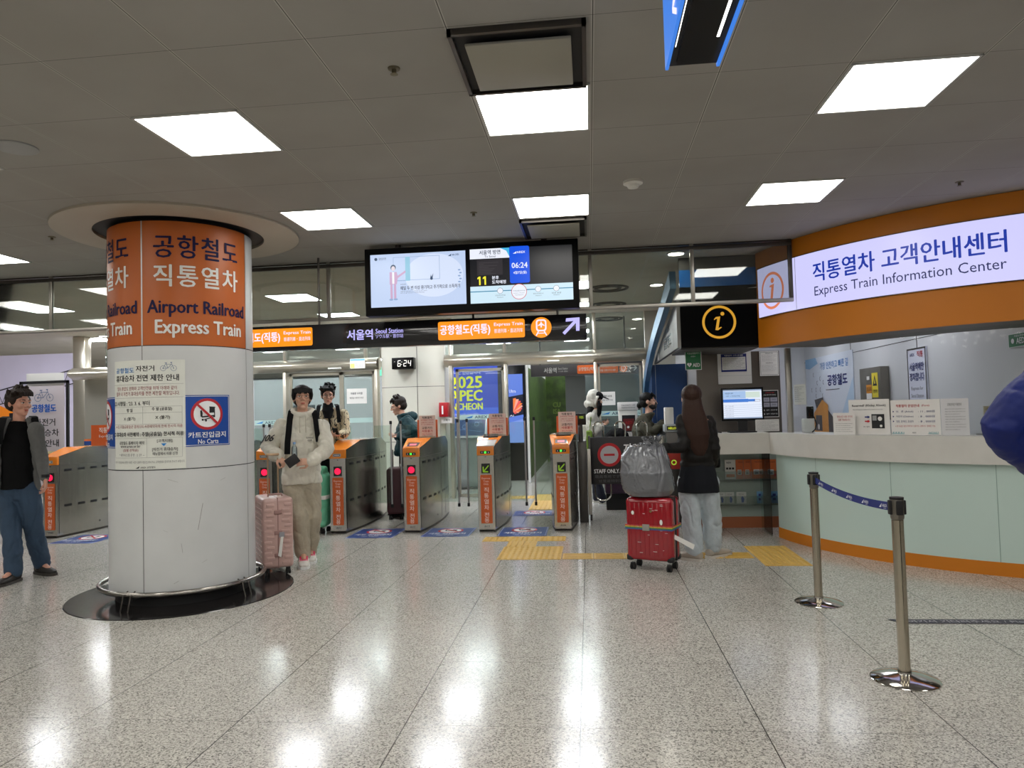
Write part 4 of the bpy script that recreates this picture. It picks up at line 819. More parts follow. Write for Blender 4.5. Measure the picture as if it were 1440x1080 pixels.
# notices standing on the curved counter
def curved(aL, aR, z0, z1, label, draw, R=2.765, name='counter_notice', bg=PAPER):
    t = thing(name, label, 'notice', (BC[0]+R*math.cos(D2((aL+aR)/2)), BC[1]+R*math.sin(D2((aL+aR)/2)), z0)); m = MB(); w_ = D2(aR-aL)*R; h_ = z1-z0
    m.lathe([(R-.004, z0), (R, z0), (R, z1), (R-.004, z1)], bg, max(2, int((aR-aL)/1.5)), (BC[0], BC[1], 0), D2(aL), D2(aR)); s = Sheet(m, cylfn(BC, R+.0008, D2(aL), z1), True); draw(s, w_, h_); m.build('board', t, True)
def dA(s, w_, h_):
    s.text('Reserved? (Kkday, Klook)', .1*w_, .14*h_, .92*w_, .22*h_, INK, .02); s.text('Please exchange your voucher with the machine on your right', .12*w_, .27*h_, .85*w_, .31*h_, INKG); s.rect(.58*w_, .42*h_, .88*w_, .82*h_, INK); s.rect(.6*w_, .46*h_, .7*w_, .6*h_, ln); s.disc(.78*w_, .55*h_, .05*w_, PAPER, 12); s.disc(.8*w_, .75*h_, .03*w_, PAPER, 12)
    s.line([(.42*w_, .5*h_), (.5*w_, .5*h_)], .012, NAVY); s.poly([(.49*w_, .46*h_), (.55*w_, .5*h_), (.49*w_, .54*h_)], NAVY); s.line([(.42*w_, .62*h_), (.5*w_, .62*h_)], .012, RED); s.poly([(.49*w_, .58*h_), (.55*w_, .62*h_), (.49*w_, .66*h_)], RED); s.text('the right.', .38*w_, .75*h_, .54*w_, .8*h_, INK)
curved(-147.3, -138.3, 1.224, 1.575, 'white counter board reading Reserved beside the fare table board', dA)
def dB(s, w_, h_):
    s.text('직통열차 운임안내', .12*w_, .13*h_, .6*w_, .21*h_, INKR, .02); s.text('(Fare)', .65*w_, .14*h_, .8*w_, .21*h_, INKR, .01)
    for q, (a, b) in enumerate((('어   른 (Adult)', '11 , 000원'), ('어린이 (Children)', '8 , 000원'), ('경로, 장애인, 유공자', '8 , 000원'))): y = .3+.14*q; s.poly([(.05*w_, (y)*h_), (.08*w_, (y+.03)*h_), (.05*w_, (y+.06)*h_)], NAVY); s.text(a, .12*w_, y*h_, .48*w_, (y+.07)*h_, NAVY, .01); s.text(': '+b, .58*w_, y*h_, .9*w_, (y+.07)*h_, NAVY, .01)
    s.text('※ 본 요금은 할인가격으로 신용카드 교통카드 결제만 가능', .1*w_, .72*h_, .9*w_, .77*h_, INKR, .01)
    cy = mat('skyline_teal', (130,176,180), .5)
    for q in range(14): s.rect((.02+.02*q)*w_, (.95-.05*abs(math.sin(q*2.1)))*h_, (.035+.02*q)*w_, .97*h_, cy); s.rect((.76+.015*q)*w_, (.95-.05*abs(math.sin(q*1.3)))*h_, (.77+.015*q)*w_, .97*h_, cy)
    s.text('AREX', .46*w_, .91*h_, .54*w_, .95*h_, INKG, .02)
curved(-138.1, -129, 1.224, 1.56, 'fare table board with red heading standing on the counter', dB)
def dC(s, w_, h_):
    s.text('단체승차권 이용안내', .25*w_, .12*h_, .75*w_, .2*h_, INK, .01)
    for q in range(9): s.text('직통열차 단체 이용객은 사전에 예약하여 주시기', .15*w_, (.27+.07*q)*h_, (.88-.2*(q % 3 == 2))*w_, (.3+.07*q)*h_, INKG)
curved(-128.9, -124.3, 1.224, 1.56, 'plain grey text sheet next to the fare table board', dC, bg=mat('paper_grey', (206,206,208), .6))
def dT(s, w_, h_):
    s.text('출발시간 15분 전까지', .2*w_, .12*h_, .9*w_, .22*h_, INKR, .01); s.text('입장 가능합니다', .25*w_, .27*h_, .8*w_, .37*h_, INKR, .01)
    for q in range(5): s.text('You can enter 15 minutes before departure', .12*w_, (.47+.09*q)*h_, (.9-.1*(q % 2))*w_, (.52+.09*q)*h_, INKG)
curved(-150.2, -144.9, 1.224, 1.445, 'small tilted tent card in front of the Reserved board', dT, R=2.83)
t = thing('ticket_terminal', 'small white and black terminal with coiled wire behind the counter glass', 'terminal', (2.4, 8.5, 1.22)); m = MB(); m.bb(2.41, 2.53, 8.46, 8.56, 1.222, 1.38, WHITE, .01); m.build('base', t, True); m = MB(); m.bb(2.46, 2.53, 8.48, 8.53, 1.38, 1.52, BLACK, .008); m.build('handset', t, True); MB().tube([(2.52, 8.45, 1.4), (2.535, 8.42, 1.32), (2.52, 8.42, 1.26), (2.49, 8.44, 1.226)], .006, BLK, 8).build('wire', t, True)
def dP(s, w_, h_):
    for q in range(8): s.text('고객센터 이용시간 안내 입니다', .1*w_, (.1+.1*q)*h_, (.9-.2*(q % 3))*w_, (.15+.1*q)*h_, INKG)
curved(-166.5, -161.5, 1.54, 1.77, 'small notice taped inside the booth glass above the terminal', dP, R=2.70, name='taped_notice')
# booth interior side wall dressing (x = 4.05, facing the hall)
def wallsheet(y0, y1, z0, z1, name, label, cat, draw, bg, th=.01):
    t = thing(name, label, cat, (4.04, (y0+y1)/2, z0)); m = MB(); m.bb(4.045-th, 4.045, y1, y0, z0, z1, bg); s = Sheet(m, flat((4.045-th-.001, y0, z1), (0, -1, 0))); draw(s, y0-y1, z1-z0); m.build('sheet', t, True)
def dBan(s, w_, h_):
    sk = mat('banner_sky', (186,208,230), .5); s.poly([(0, 0), (.25*w_, 0), (.3*w_, .08*h_), (.1*w_, .14*h_), (0, .12*h_)], mat('banner_sky2', (140,184,222), .5)); s.poly([(.62*w_, h_), (w_, .3*h_), (w_, h_)], sk)
    s.text('가장 안전하고 빠른 길', .35*w_, .08*h_, .92*w_, .17*h_, mat('banner_blue', (70,130,196), .5), .02); s.text('공항철도', .5*w_, .25*h_, .9*w_, .38*h_, NAVY, .06)
    for q, (a, b) in enumerate(((.2, .22), (.35, .28), (.28, .33), (.42, .33), (.15, .42), (.25, .42), (.35, .42), (.25, .5), (.4, .5))): s.ring(a*w_, b*h_, .04, .012, INK, 12, a0=PI*.5, a1=PI*1.5)
    s.line([(.47*w_, .43*h_), (.75*w_, .43*h_)], .01, INK); tr = mat('banner_train', (70,68,72), .5); s.poly([(.2*w_, .55*h_), (.4*w_, .52*h_), (.42*w_, .7*h_), (.25*w_, .7*h_)], tr)
    s.poly([(.12*w_, h_), (.18*w_, .72*h_), (.38*w_, .55*h_), (.5*w_, .62*h_), (.5*w_, h_)], mat('banner_orange', (220,150,60), .5)); s.poly([(.2*w_, .95*h_), (.22*w_, .75*h_), (.36*w_, .75*h_), (.36*w_, .95*h_)], tr); s.poly([(.5*w_, .68*h_), (.75*w_, .9*h_), (.7*w_, h_), (.5*w_, h_)], tr); s.disc(.28*w_, .9*h_, .05, PAPER, 14)
wallsheet(13.9, 11.5, 1.0, 2.36, 'rollup_banner', 'large white railway banner with orange train inside the booth', 'banner', dBan, mat('banner_white', (214,220,232), .4))
def dVs(s, w_, h_):
    s.frame(0, 0, w_, h_, .02, DSTEEL); s.text('AREX', .15*w_, .07*h_, .42*w_, .11*h_, NAVY, .02); s.text('직통', .55*w_, .05*h_, .88*w_, .13*h_, INKR, .02); s.text('서울역에만', .12*w_, .2*h_, .9*w_, .31*h_, NAVY, .03); s.text('정차합니다', .12*w_, .34*h_, .9*w_, .45*h_, NAVY, .03)
    s.text('Express for', .18*w_, .53*h_, .82*w_, .59*h_, INKG, .01); s.text('Seoul Station', .16*w_, .63*h_, .84*w_, .68*h_, INKG, .01); s.text('Only', .4*w_, .73*h_, .62*w_, .79*h_, INKG, .01)
wallsheet(9.58, 9.08, 1.3, 2.2, 'vertical_notice', 'tall framed white notice reading Express for Seoul Station Only inside the booth', 'sign', dVs, mat('vs_paper', (214,216,232), .4), .02)
t = thing('switch_cabinet', 'grey steel switch cabinet with yellow warning sticker inside the booth', 'cabinet', (3.95, 10.6, 1.3)); m = MB(); GC = mat('cabinet_grey', (110,106,98), .4, .4); m.bb(3.93, 4.045, 10.2, 10.95, 1.3, 2.03, GC, .004); m.build('body', t, True); m = MB(); s = Sheet(m, flat((3.929, 10.95, 2.03), (0, -1, 0))); s.rect(.45, .08, .66, .42, mat('warn_yellow', (224,204,40), .5)); s.poly([(.48, .26), (.63, .26), (.555, .11)], INK); s.poly([(.53, .23), (.58, .23), (.555, .15)], MATS['warn_yellow']); s.text('고전압위험', .48, .31, .63, .36, INK, .02); s.rect(.25, .24, .44, .36, mat('warn_orange', (214,140,40), .5)); s.text('접근금지', .27, .27, .42, .33, INK, .02); s.rect(.25, .36, .44, .44, PAPER); s.rect(.28, .12, .38, .17, PAPER); s.rect(.2, .58, .5, .7, PAPER); s.text('7 ~ 20:00', .23, .62, .47, .67, NAVY); m.build('stickers', t, True)
t = thing('aed_sign', 'green AED sign on the white wall inside the booth at the picture edge', 'sign', (4.03, 7.2, 2.0)); m = MB(); m.bb(4.035, 4.045, 7.13, 7.38, 2.03, 2.16, AG); s = Sheet(m, flat((4.034, 7.38, 2.16), (0, -1, 0))); s.frame(0, 0, .35, .13, .005, WTXT); s.disc(.07, .07, .025, WTXT, 14); s.text('AED', .13, .045, .26, .1, WTXT, .03); s.text('자동심장충격기', .1, .015, .3, .035, WTXT); m.build('plate', t, True)
# ---------------------------------------------------------------- glazed partition with sliding doors at y = 13
HS = mat('header_steel', (200,194,180), .3, .85); PST = mat('post_steel', (204,198,184), .3, .85)
def header(x0, x1, label):
    t = thing('sliding_door_header', label, 'door header', ((x0+x1)/2, 13, 2.4)); m = MB(); n = 8
    prof = [(-.16*math.sin(PI*k/n), 2.40+.225*k/n) for k in range(n+1)]
    V = []; F = []
    for x in (x0, x1): V += [(x, 13+y-.03, z) for y, z in prof]
    for k in range(n): F.append((k, n+1+k, n+2+k, k+1))
    m.add(V, F, HS, True); m.bb(x0, x1, 12.97, 13.12, 2.40, 2.625, HS); m.build('cover', t, True); return t
t = header(-9.3, -3.85, 'curved stainless door header between the round pillar and the white pillar'); MB().bb(-4.75, -4.5, 12.76, 12.8, 2.42, 2.45, WHITE, .01).build('sensor', t, True)
t = header(-2.6, 1.02, 'curved stainless door header between the white pillar and the blue arch'); MB().bb(-.72, -.5, 12.76, 12.8, 2.42, 2.45, WHITE, .01).build('sensor', t, True)
PG = glass('partition_glass', (236,242,240), 1.0, .05)
def pane(x0, x1, z0, z1, y, label, name='glass_panel', frame=None, post=()):
    t = thing(name, label, 'glass panel' if name == 'glass_panel' else 'door', ((x0+x1)/2, y, z0)); MB().bb(x0, x1, y-.006, y+.006, z0, z1, PG).build('pane', t, True)
    if frame:
        m = MB(); f = frame
        m.bb(x0, x1, y-.02, y+.02, z1-f, z1, PST); m.bb(x0, x1, y-.02, y+.02, z0, z0+f, PST); m.bb(x0, x0+f, y-.02, y+.02, z0, z1, PST); m.bb(x1-f, x1, y-.02, y+.02, z0, z1, PST); m.build('frame', t, True)
    return t
def stripe(t, x0, x1, y, z=1.47, txt=None):
    m = MB(); m.bb(x0, x1, y-.008, y-.0065, z-.045, z+.045, mat('glass_stripe', (176,204,200), .5))
    if txt is not None:
        s = Sheet(m, flat((x0, y-.0085, z+.045))); s.poly([(txt, .06), (txt+.16, .015), (txt+.14, .035), (txt+.13, .06)], mat('arex_blue', (30,120,190), .5)); s.text('AREX', txt+.18, .02, txt+.42, .07, mat('arex_grey', (60,80,96), .5), .03); s.text('공항철도', txt+.46, .02, txt+.7, .07, MATS['arex_grey'], .02)
    m.build('stripe', t, True)
p_ = pane(-6.3, -5.69, .02, 2.4, 13.05, 'fixed glass panel next to the round pillar with a blue logo stripe'); stripe(p_, -6.3, -5.69, 13.05, 1.47, .02)
p_ = pane(-5.62, -4.6, .02, 2.38, 13.1, 'sliding glass door behind the man in the cream hoodie', 'sliding_door', .05); stripe(p_, -5.6, -4.62, 13.1)
p_ = pane(-4.6, -3.95, .02, 2.38, 13.05, 'sliding glass door half behind the man in the patterned jacket', 'sliding_door', .05); stripe(p_, -4.58, -3.97, 13.05)
p_ = pane(-2.42, -1.52, .02, 2.36, 13.05, 'open sliding glass door in front of the blue event display', 'sliding_door', .05); stripe(p_, -2.37, -1.57, 13.05, 1.47, .1)
p_ = pane(.17, .95, .02, 2.36, 13.05, 'fixed glass panel with frame behind the white AED cabinet', 'sliding_door', .04); stripe(p_, .2, .92, 13.05, 1.47, .02)
p_ = pane(-9.2, -6.4, .02, 2.4, 13.05, 'wide fixed glass panel behind the round pillar')
for k, (x, z1, l) in enumerate([(-5.66, 2.4, 'steel post of the partition beside the cream hoodie man'), (-3.9, 2.4, 'steel post of the partition touching the white pillar'), (-2.5, 3.29, 'steel post rising to the ceiling beside the white pillar and fire alarm'), (-1.49, 2.42, 'steel post between event display and tall advertising totem'), (.13, 2.4, 'steel post beside the person in the pale hood'), (1.0, 2.6, 'steel end post next to the blue arch')]):
    t = thing('partition_post', l, 'post', (x, 13, 0)); MB().bb(x-.03, x+.03, 12.93, 13.1, 0, z1, PST, .006).build('post_body', t, True)
t = thing('upper_glazing', 'clear glass band with small steel ties above the sliding door headers', 'glass panel', (-2, 13.02, 2.62)); MB().bb(-9.3, -3.85, 13.02, 13.03, 2.625, 3.285, PG).build('pane', t, True); MB().bb(-2.6, 1.02, 13.02, 13.03, 2.625, 3.285, MATS['partition_glass']).build('pane', t, True)
for x in (-5.66, -4.1, -1.5, .13): MB().bb(x-.03, x+.03, 12.95, 13.02, 2.625, 3.285, PST, .006).build('tie', t, True)
def pst(x0, x1, z0, z1, y, label, fn, bg=PAPER, name='notice_sheet', cat='notice'):
    t = thing(name, label, cat, ((x0+x1)/2, y, z0)); m = MB(); m.bb(x0, x1, y-.004, y, z0, z1, bg); fn(Sheet(m, flat((x0, y-.0045, z1))), x1-x0, z1-z0); m.build('sheet', t, True)
def f1(s, w_, h_): s.rect(.02*w_, .04*h_, .98*w_, .22*h_, mat('soft_blue', (110,170,220), .5)); s.rect(.03*w_, .5*h_, .3*w_, .95*h_, mat('soft_yellow', (232,214,120), .5)); [s.text('출입문 이용 안내', .35*w_, (.35+.15*q)*h_, .9*w_, (.42+.15*q)*h_, INKG) for q in range(4)]
pst(-4.33, -4.05, 2.42, 2.60, 12.78, 'blue and yellow topped notice on the stainless door header', f1)
def f2(s, w_, h_): s.text('자동문 수리중', .2*w_, .25*h_, .8*w_, .4*h_, INK, .02); s.text('옆문을 이용해 주세요', .15*w_, .55*h_, .85*w_, .68*h_, INK, .01)
pst(-4.48, -4.1, 1.78, 2.06, 13.0, 'white landscape notice on the glass beside the man in the patterned jacket', f2)
pst(.18, .47, 1.62, 1.86, 13.0, 'white notice on the glass beside the hooded person', f2)
# white pillar with clock
t = thing('white_pillar', 'broad white panelled pillar with a digital clock behind the gates', 'pillar', (-3.2, 13.3, 0)); WP = mat('white_pillar_panel', (206,204,192), .35, var=.02, vscale=2); m = MB()
n = 20; poly = [(-3.8+1.18*k/n, 12.82-.0-.16*math.sin(PI*k/n)**.6+.16) for k in range(n+1)]+[(-2.62, 13.9), (-3.8, 13.9)]
m.prism(poly, 3.285, WP, smooth=True); m.build('cladding', t, True)
m = MB()
for z in (2.05, 1.05): m.add([(x, y-.002, z) for x, y in poly[:n+1]]+[(x, y-.002, z+.008) for x, y in poly[:n+1]], [(i, i+1, n+2+i, n+1+i) for i in range(n)], dkl)
yc = poly[12][1]; xc = poly[12][0]; m.bb(xc-.004, xc+.004, yc-.004, yc+.01, 0, 3.285, dkl); m.build('seam', t, True)
t = thing('digital_clock', 'black digital wall clock showing 6:24 on the white pillar', 'clock', (-3.3, 12.6, 2.36)); m = MB(); m.bb(-3.5, -3.1, 12.6, 12.78, 2.37, 2.575, BLACK, .006); m.build('case', t, True)
m = MB(); s = Sheet(m, flat((-3.5, 12.599, 2.575))); CWt = emis('clock_digits', (255,250,240), 1.6)
def seg7(d, u, v, w_, h_):
    T_ = .011; S_ = {'6': 'acdefg', '2': 'abged', '4': 'fgbc'}[d]; L_ = dict(a=[(0, 0), (w_, 0)], b=[(w_, 0), (w_, h_/2)], c=[(w_, h_/2), (w_, h_)], d=[(0, h_), (w_, h_)], e=[(0, h_/2), (0, h_)], f=[(0, 0), (0, h_/2)], g=[(0, h_/2), (w_, h_/2)])
    for q in S_: s.line([(u+a+(.08*(h_-b)), v+b) for a, b in L_[q]], T_, CWt)
seg7('6', .11, .055, .045, .1); seg7('2', .22, .055, .045, .1); seg7('4', .3, .055, .045, .1); s.disc(.188, .08, .006, CWt, 8); s.disc(.184, .125, .006, CWt, 8); s.rect(.05, .07, .062, .075, CWt); m.build('digits', t, True)
t = thing('fire_alarm', 'red fire alarm box on the edge of the white pillar', 'fire alarm', (-2.6, 12.9, 1.5)); m = MB(); m.bb(-2.68, -2.52, 12.7, 12.9, 1.49, 1.75, mat('alarm_red', (168,18,30), .35), .01); m.build('box', t, True); m = MB(); s = Sheet(m, flat((-2.66, 12.698, 1.74))); s.rect(.03, .05, .06, .2, WTXT); m.build('label', t, True)
t = thing('small_paper_tag', 'small white paper tag below the red fire alarm box', 'notice', (-2.6, 12.8, 1.4)); m = MB(); m.bb(-2.66, -2.46, 12.78, 12.79, 1.38, 1.47, PAPER); s = Sheet(m, flat((-2.66, 12.778, 1.47))); s.text('소화기', .04, .02, .16, .06, INK, .02); m.build('sheet', t, True)
# second hanging sign beyond the door
t = thing('second_station_sign', 'smaller grey hanging station sign seen beyond the sliding doors', 'sign', (-.1, 13.6, 2.2)); MB().bb(-1.08, 1.0, 13.6, 13.7, 2.2, 2.42, mat('sign_grey', (88,86,92), .3)).build('sign_box', t, True)
m = MB(); s = Sheet(m, flat((-1.08, 13.599, 2.42))); OO = mat('sign_dull_orange', (222,104,44), .4, 0, .3, (222,104,44)); s.text('서울역', .25, .06, .49, .16, WTXT, .02); s.text('Seoul Station', .52, .06, .7, .1, WTXT); s.text('ソウル駅・首尔站', .52, .12, .7, .15, WTXT); s.rrect(.88, .03, 1.64, .19, .02, OO); s.text('공항철도(직통)', .9, .07, 1.24, .15, WTXT, .02); s.text('Express Train', 1.3, .05, 1.6, .1, WTXT); s.text('普通列車', 1.3, .12, 1.6, .16, WTXT); s.disc(1.74, .11, .075, OO, 20); s.ring(1.74, .11, .045, .01, WTXT, 16)
s.line([(1.86, .11), (1.98, .11)], .018, WTXT); s.line([(1.93, .06), (1.985, .11), (1.93, .16)], .018, WTXT); m.build('sign_face', t, True)
for hx in (-.9, .7): MB().cyl((hx, 13.65, 2.42), (hx, 13.65, 3.29), .015, DSTEEL, 8).build('hanger', t, True)
# event display, totem, kiosk, green wall
t = thing('event_display', 'large blue lit display with yellow 2025 lettering behind the glass door', 'display', (-2.4, 16, .9)); MB().bb(-3.3, -1.95, 16, 16.15, .9, 2.72, BLK, .006).build('housing', t, True)
m = MB(); s = Sheet(m, flat((-3.22, 15.999, 2.66))); s.rect(0, 0, 1.2, 1.68, emis('event_blue', (44,80,220), .8)); s.rect(0, 1.0, 1.2, 1.68, emis('event_blue2', (60,110,250), .85)); YL = emis('event_yellow', (236,246,30), 1.0)
s.text('빛나는 인천입니다', .12, .14, .82, .24, eW, .02); s.text('2025', .1, .29, .85, .55, YL, .05); s.text('APEC', .1, .6, .85, .84, YL, .05); s.text('INCHEON', .1, .89, .85, 1.04, YL, .05)
for q in range(3): s.text('글로벌 시티 인천, 아시아 태평양', .14, 1.12+.09*q, .75-.1*q, 1.17+.09*q, eW)
m.build('screen', t, True); MB().bb(-3.0, -2.2, 16.05, 16.1, 0, .9, BLK).build('stand', t, True)
t = thing('advertising_totem', 'tall black totem with lit flower advert beyond the sliding door', 'totem', (-1.6, 16.2, 0)); MB().bb(-1.92, -1.42, 16.2, 16.4, 0, 2.6, BLACK, .01).build('case', t, True)
m = MB(); s = Sheet(m, flat((-1.84, 16.199, 2.4))); s.rect(0, 0, .36, 1.55, emis('totem_blue', (96,130,226), .9)); s.poly([(0, .52), (.36, .46), (.36, .92), (0, .98)], emis('totem_dark', (20,30,60), .6)); s.text('Ultra', .05, .35, .2, .42, eW)
for k in range(9): a = -1.4+k*.33; s.poly([(.13, .86), (.13+.2*math.cos(a)+.03*math.sin(a), .72+.17*math.sin(a)), (.13+.22*math.cos(a+.15), .72+.19*math.sin(a+.15)), (.18, .86)], emis('petal_%d' % (k % 3), [(255,130,60), (250,170,150), (240,90,90)][k % 3], .95))
s.poly([(0, 1.1), (.36, 1.02), (.36, 1.55), (0, 1.55)], emis('totem_blue2', (130,160,236), .9)); s.text('AI', .05, .92, .14, .96, eW); m.build('screen', t, True)
t = thing('ticket_kiosk', 'sloped information kiosk with dark blue map panel behind the gates', 'kiosk', (-2.5, 14.6, 0)); m = MB(); T = Matrix.Translation((-2.55, 14.6, 1.25)) @ Matrix.Rotation(D2(60), 4, 'X'); m.box((0, 0, 0), (.95, .5, .05), mat('kiosk_silver', (176,180,182), .35, .3), .01, mx=T); m.build('desk', t, True)
m = MB(); m.box((0, 0, .027), (.85, .4, .004), mat('kiosk_blue', (30,66,116), .25), mx=T); s = Sheet(m, lambda u, v, n: tuple(T @ Vector((u-.4, .18-v, .029+n)))); [s.ring(.15+.25*q, .12+.06*(q % 2), .05, .008, mat('kiosk_line', (120,160,200), .4), 14) for q in range(3)]; s.line([(.05, .28), (.4, .24), (.75, .3)], .008, MATS['kiosk_line']); m.build('map_panel', t, True)
m = MB(); m.bb(-2.8, -2.3, 14.62, 14.85, 0, 1.1, MATS['kiosk_silver'], .01); m.bb(-3.0, -2.1, 14.45, 14.95, 0, .04, DSTEEL, .005); m.build('pedestal', t, True)
GW = mat('green_wall', (66,92,30), .45, var=.35, vscale=5)
t = thing('green_wall_panel', 'bright green lettered wall panel along the far passage', 'wall panel', (-.95, 18, 0)); m = MB(); m.bb(-1.35, -1.3, 15.6, 22, 0, 2.6, WHITE); m.add([(-1.29, 15.6, .1), (-1.29, 22, .1), (-1.29, 22, 2.5), (-1.29, 15.6, 2.5)], [(0, 1, 2, 3)], GW); m.build('panel', t, True)
m = MB(); m.bb(-1.3, -.7, 21.9, 22, 0, 2.6, GW); s = Sheet(m, flat((-1.3, 21.89, 2.4))); s.text('CU\nISA', .2, .6, .45, .95, mat('green_letter', (120,150,60), .5), .03); m.build('end_panel', t, True)
# far concourse: grey boxes, shop front, stripe wall
wg = mat('concourse_grey', (168,172,174), .4); wd = mat('concourse_dark', (58,66,68), .3)
MB().bb(-9.0, -5.0, 17.0, 17.2, 0, 2.5, wg).build('wall_concourse', kind='structure'); MB().bb(-5.0, -3.6, 19.0, 19.2, 0, 2.6, mat('shop_dark', (64,70,76), .3)).build('wall_shop', kind='structure')
for x, l in ((-7.2, 'narrow dark slot window in the grey concourse wall'), (-6.75, 'second narrow dark slot window in the grey concourse wall')): t = thing('slot_window', l, 'window', (x, 17, 1.2)); MB().bb(x-.09, x+.09, 16.98, 17, .9, 1.85, wd).build('pane', t, True)
MB().bb(-.1, 14, 24, 24.2, 0, 3.29, mat('far_glazing', (110,124,124), .12)).build('wall_far_glazing', kind='structure')
MB().bb(1.03, 1.6, 13.0, 13.2, 0, 3.29, mat('steel_wall', (176,172,160), .35, .3)).build('wall_side_steel', kind='structure')
t = thing('exit_sign', 'small green exit sign glowing far inside the concourse', 'sign', (-5.3, 18, 2.3)); MB().bb(-5.4, -5.2, 17.9, 17.93, 2.56, 2.78, emis('exit_green', (120,240,200), 1.2)).build('sign_face', t, True); MB().cyl((-5.3, 17.92, 2.78), (-5.3, 17.92, 3.29), .01, DSTEEL, 6).build('hanger', t, True)
t = thing('shop_shelf', 'dim far counter with coloured goods behind the dark glazing', 'shelf', (0, 23.5, 0)); m = MB(); m.bb(-.05, 3, 23.4, 23.8, 0, 1.0, wd)
m.build('counter', t, True)
# left side: train mural, stripe wall, steel header, banner stand, handrail
t = thing('train_mural', 'large lit mural of an orange train under grey lilac sky by the far gates', 'mural', (-12, 13.5, 1.2)); m = MB(); m.bb(-15.5, -10.21, 13.5, 13.6, .9, 2.98, mat('mural_sky', (176,170,190), .5, 0, .35, (176,170,190), var=.06, vscale=1)); s = Sheet(m, flat((-15.5, 13.499, 2.98)))
TRS = mat('mural_truss', (46,42,48), .5)
for k in range(12): a = 2.6+.225*k; z = .93-.052*k; s.line([(a, z), (a+.225, z-.052)], .025, TRS); s.line([(a, z+.28), (a+.225, z+.28-.04)], .02, TRS); s.line([(a, z), (a+.11, z+.25)], .012, TRS); s.line([(a+.11, z+.25), (a+.225, z-.05)], .012, TRS)
OT = mat('mural_orange', (226,128,36), .4, 0, .3, (226,128,36)); s.poly([(0, .2), (3.4, .95), (4.35, 1.35), (4.45, 1.55), (4.45, 1.62), (0, 1.62)], OT); s.poly([(0, 1.62), (4.45, 1.62), (4.45, 1.8), (0, 1.8)], mat('mural_navy', (30,36,96), .4))
for k in range(7): s.rect(.3+.58*k, 1.18, .62+.58*k, 1.58, TRS)
s.rect(0, 1.66, 4.45, 1.68, WTXT); s.rect(0, 1.72, 4.45, 1.74, WTXT); m.build('picture', t, True)
t = thing('steel_corner_post', 'pale steel corner post between mural and grey stripe wall', 'post', (-10.0, 13.4, 0)); MB().bb(-10.2, -9.95, 13.3, 13.5, 0, 3.29, PST, .01).build('post_body', t, True)
MB().bb(-9.95, -9.2, 13.3, 13.4, 0, 2.42, mat('stripe_wall_grey', (126,122,112), .5)).build('wall_stripe', kind='structure')
m = MB(); m.bb(-9.95, -9.2, 13.28, 13.3, 1.12, 1.2, mat('stripe_blue', (30,60,120), .4)); m.bb(-9.95, -9.2, 13.28, 13.3, 1.2, 1.24, BRO); m.build('trim_2', kind='structure')
t = header(-9.95, -9.3, 'short steel header over the grey stripe wall beside the mural')
t = thing('steel_handrail', 'horizontal steel handrail behind the slotted gate', 'handrail', (-8.5, 11.6, 1.0)); MB().tube([(-9.9, 11.6, 1.03), (-7.4, 11.6, 1.03), (-7.3, 11.6, .98), (-7.3, 11.6, 0)], .03, STEEL, 12).build('rail', t, True); MB().cyl((-9.4, 11.6, 0), (-9.4, 11.6, 1.03), .022, STEEL, 10).build('post', t, True)
t = thing('banner_stand', 'black framed standing poster with bicycle drawing behind the man in the grey jacket', 'poster stand', (-8.3, 10.3, 0)); m = MB()
for a, b, c, d_ in ((-8.71, -8.67, .5, 2.22), (-7.94, -7.90, .5, 2.22)): m.bb(a, b, 10.2, 10.23, c, d_, BLK)
m.bb(-8.71, -7.9, 10.2, 10.23, 2.18, 2.22, BLK); m.bb(-8.71, -7.9, 10.2, 10.23, .5, .54, BLK); m.build('frame', t, True)
m = MB(); m.bb(-8.71, -8.68, 10.2, 10.5, 0, .5, BLK); m.bb(-7.93, -7.9, 10.2, 10.5, 0, .5, BLK); m.bb(-8.71, -7.9, 10.45, 10.5, 0, .04, BLK); m.build('legs', t, True)
MB().bb(-8.62, -8.0, 10.235, 10.24, 2.1, 2.34, PAPER).build('upper_sheet', t, True)
m = MB(); m.bb(-8.66, -7.96, 10.19, 10.2, .56, 2.14, mat('banner_paper', (214,206,214), .5)); s = Sheet(m, flat((-8.66, 10.188, 2.14))); bicycle(s, .37, .18, .2, BK)
s.text('공항철도', .17, .28, .58, .4, mat('banner_bright_blue', (20,100,200), .5), .05); s.text('자전거', .22, .5, .56, .61, INK, .02); s.text('휴대승차', .14, .66, .62, .77, INK, .02); s.text('안내', .4, .82, .62, .93, INK, .02); s.rect(.05, 1.0, .65, 1.1, mat('soft_cream', (226,214,170), .5)); s.text('가능 여부', .36, 1.02, .62, 1.08, INK, .02); s.text('시 가능', .4, 1.16, .66, 1.25, INKR, .03); s.text('평일 휴대승차 제한', .3, 1.3, .66, 1.35, INK)
m.build('poster', t, True)
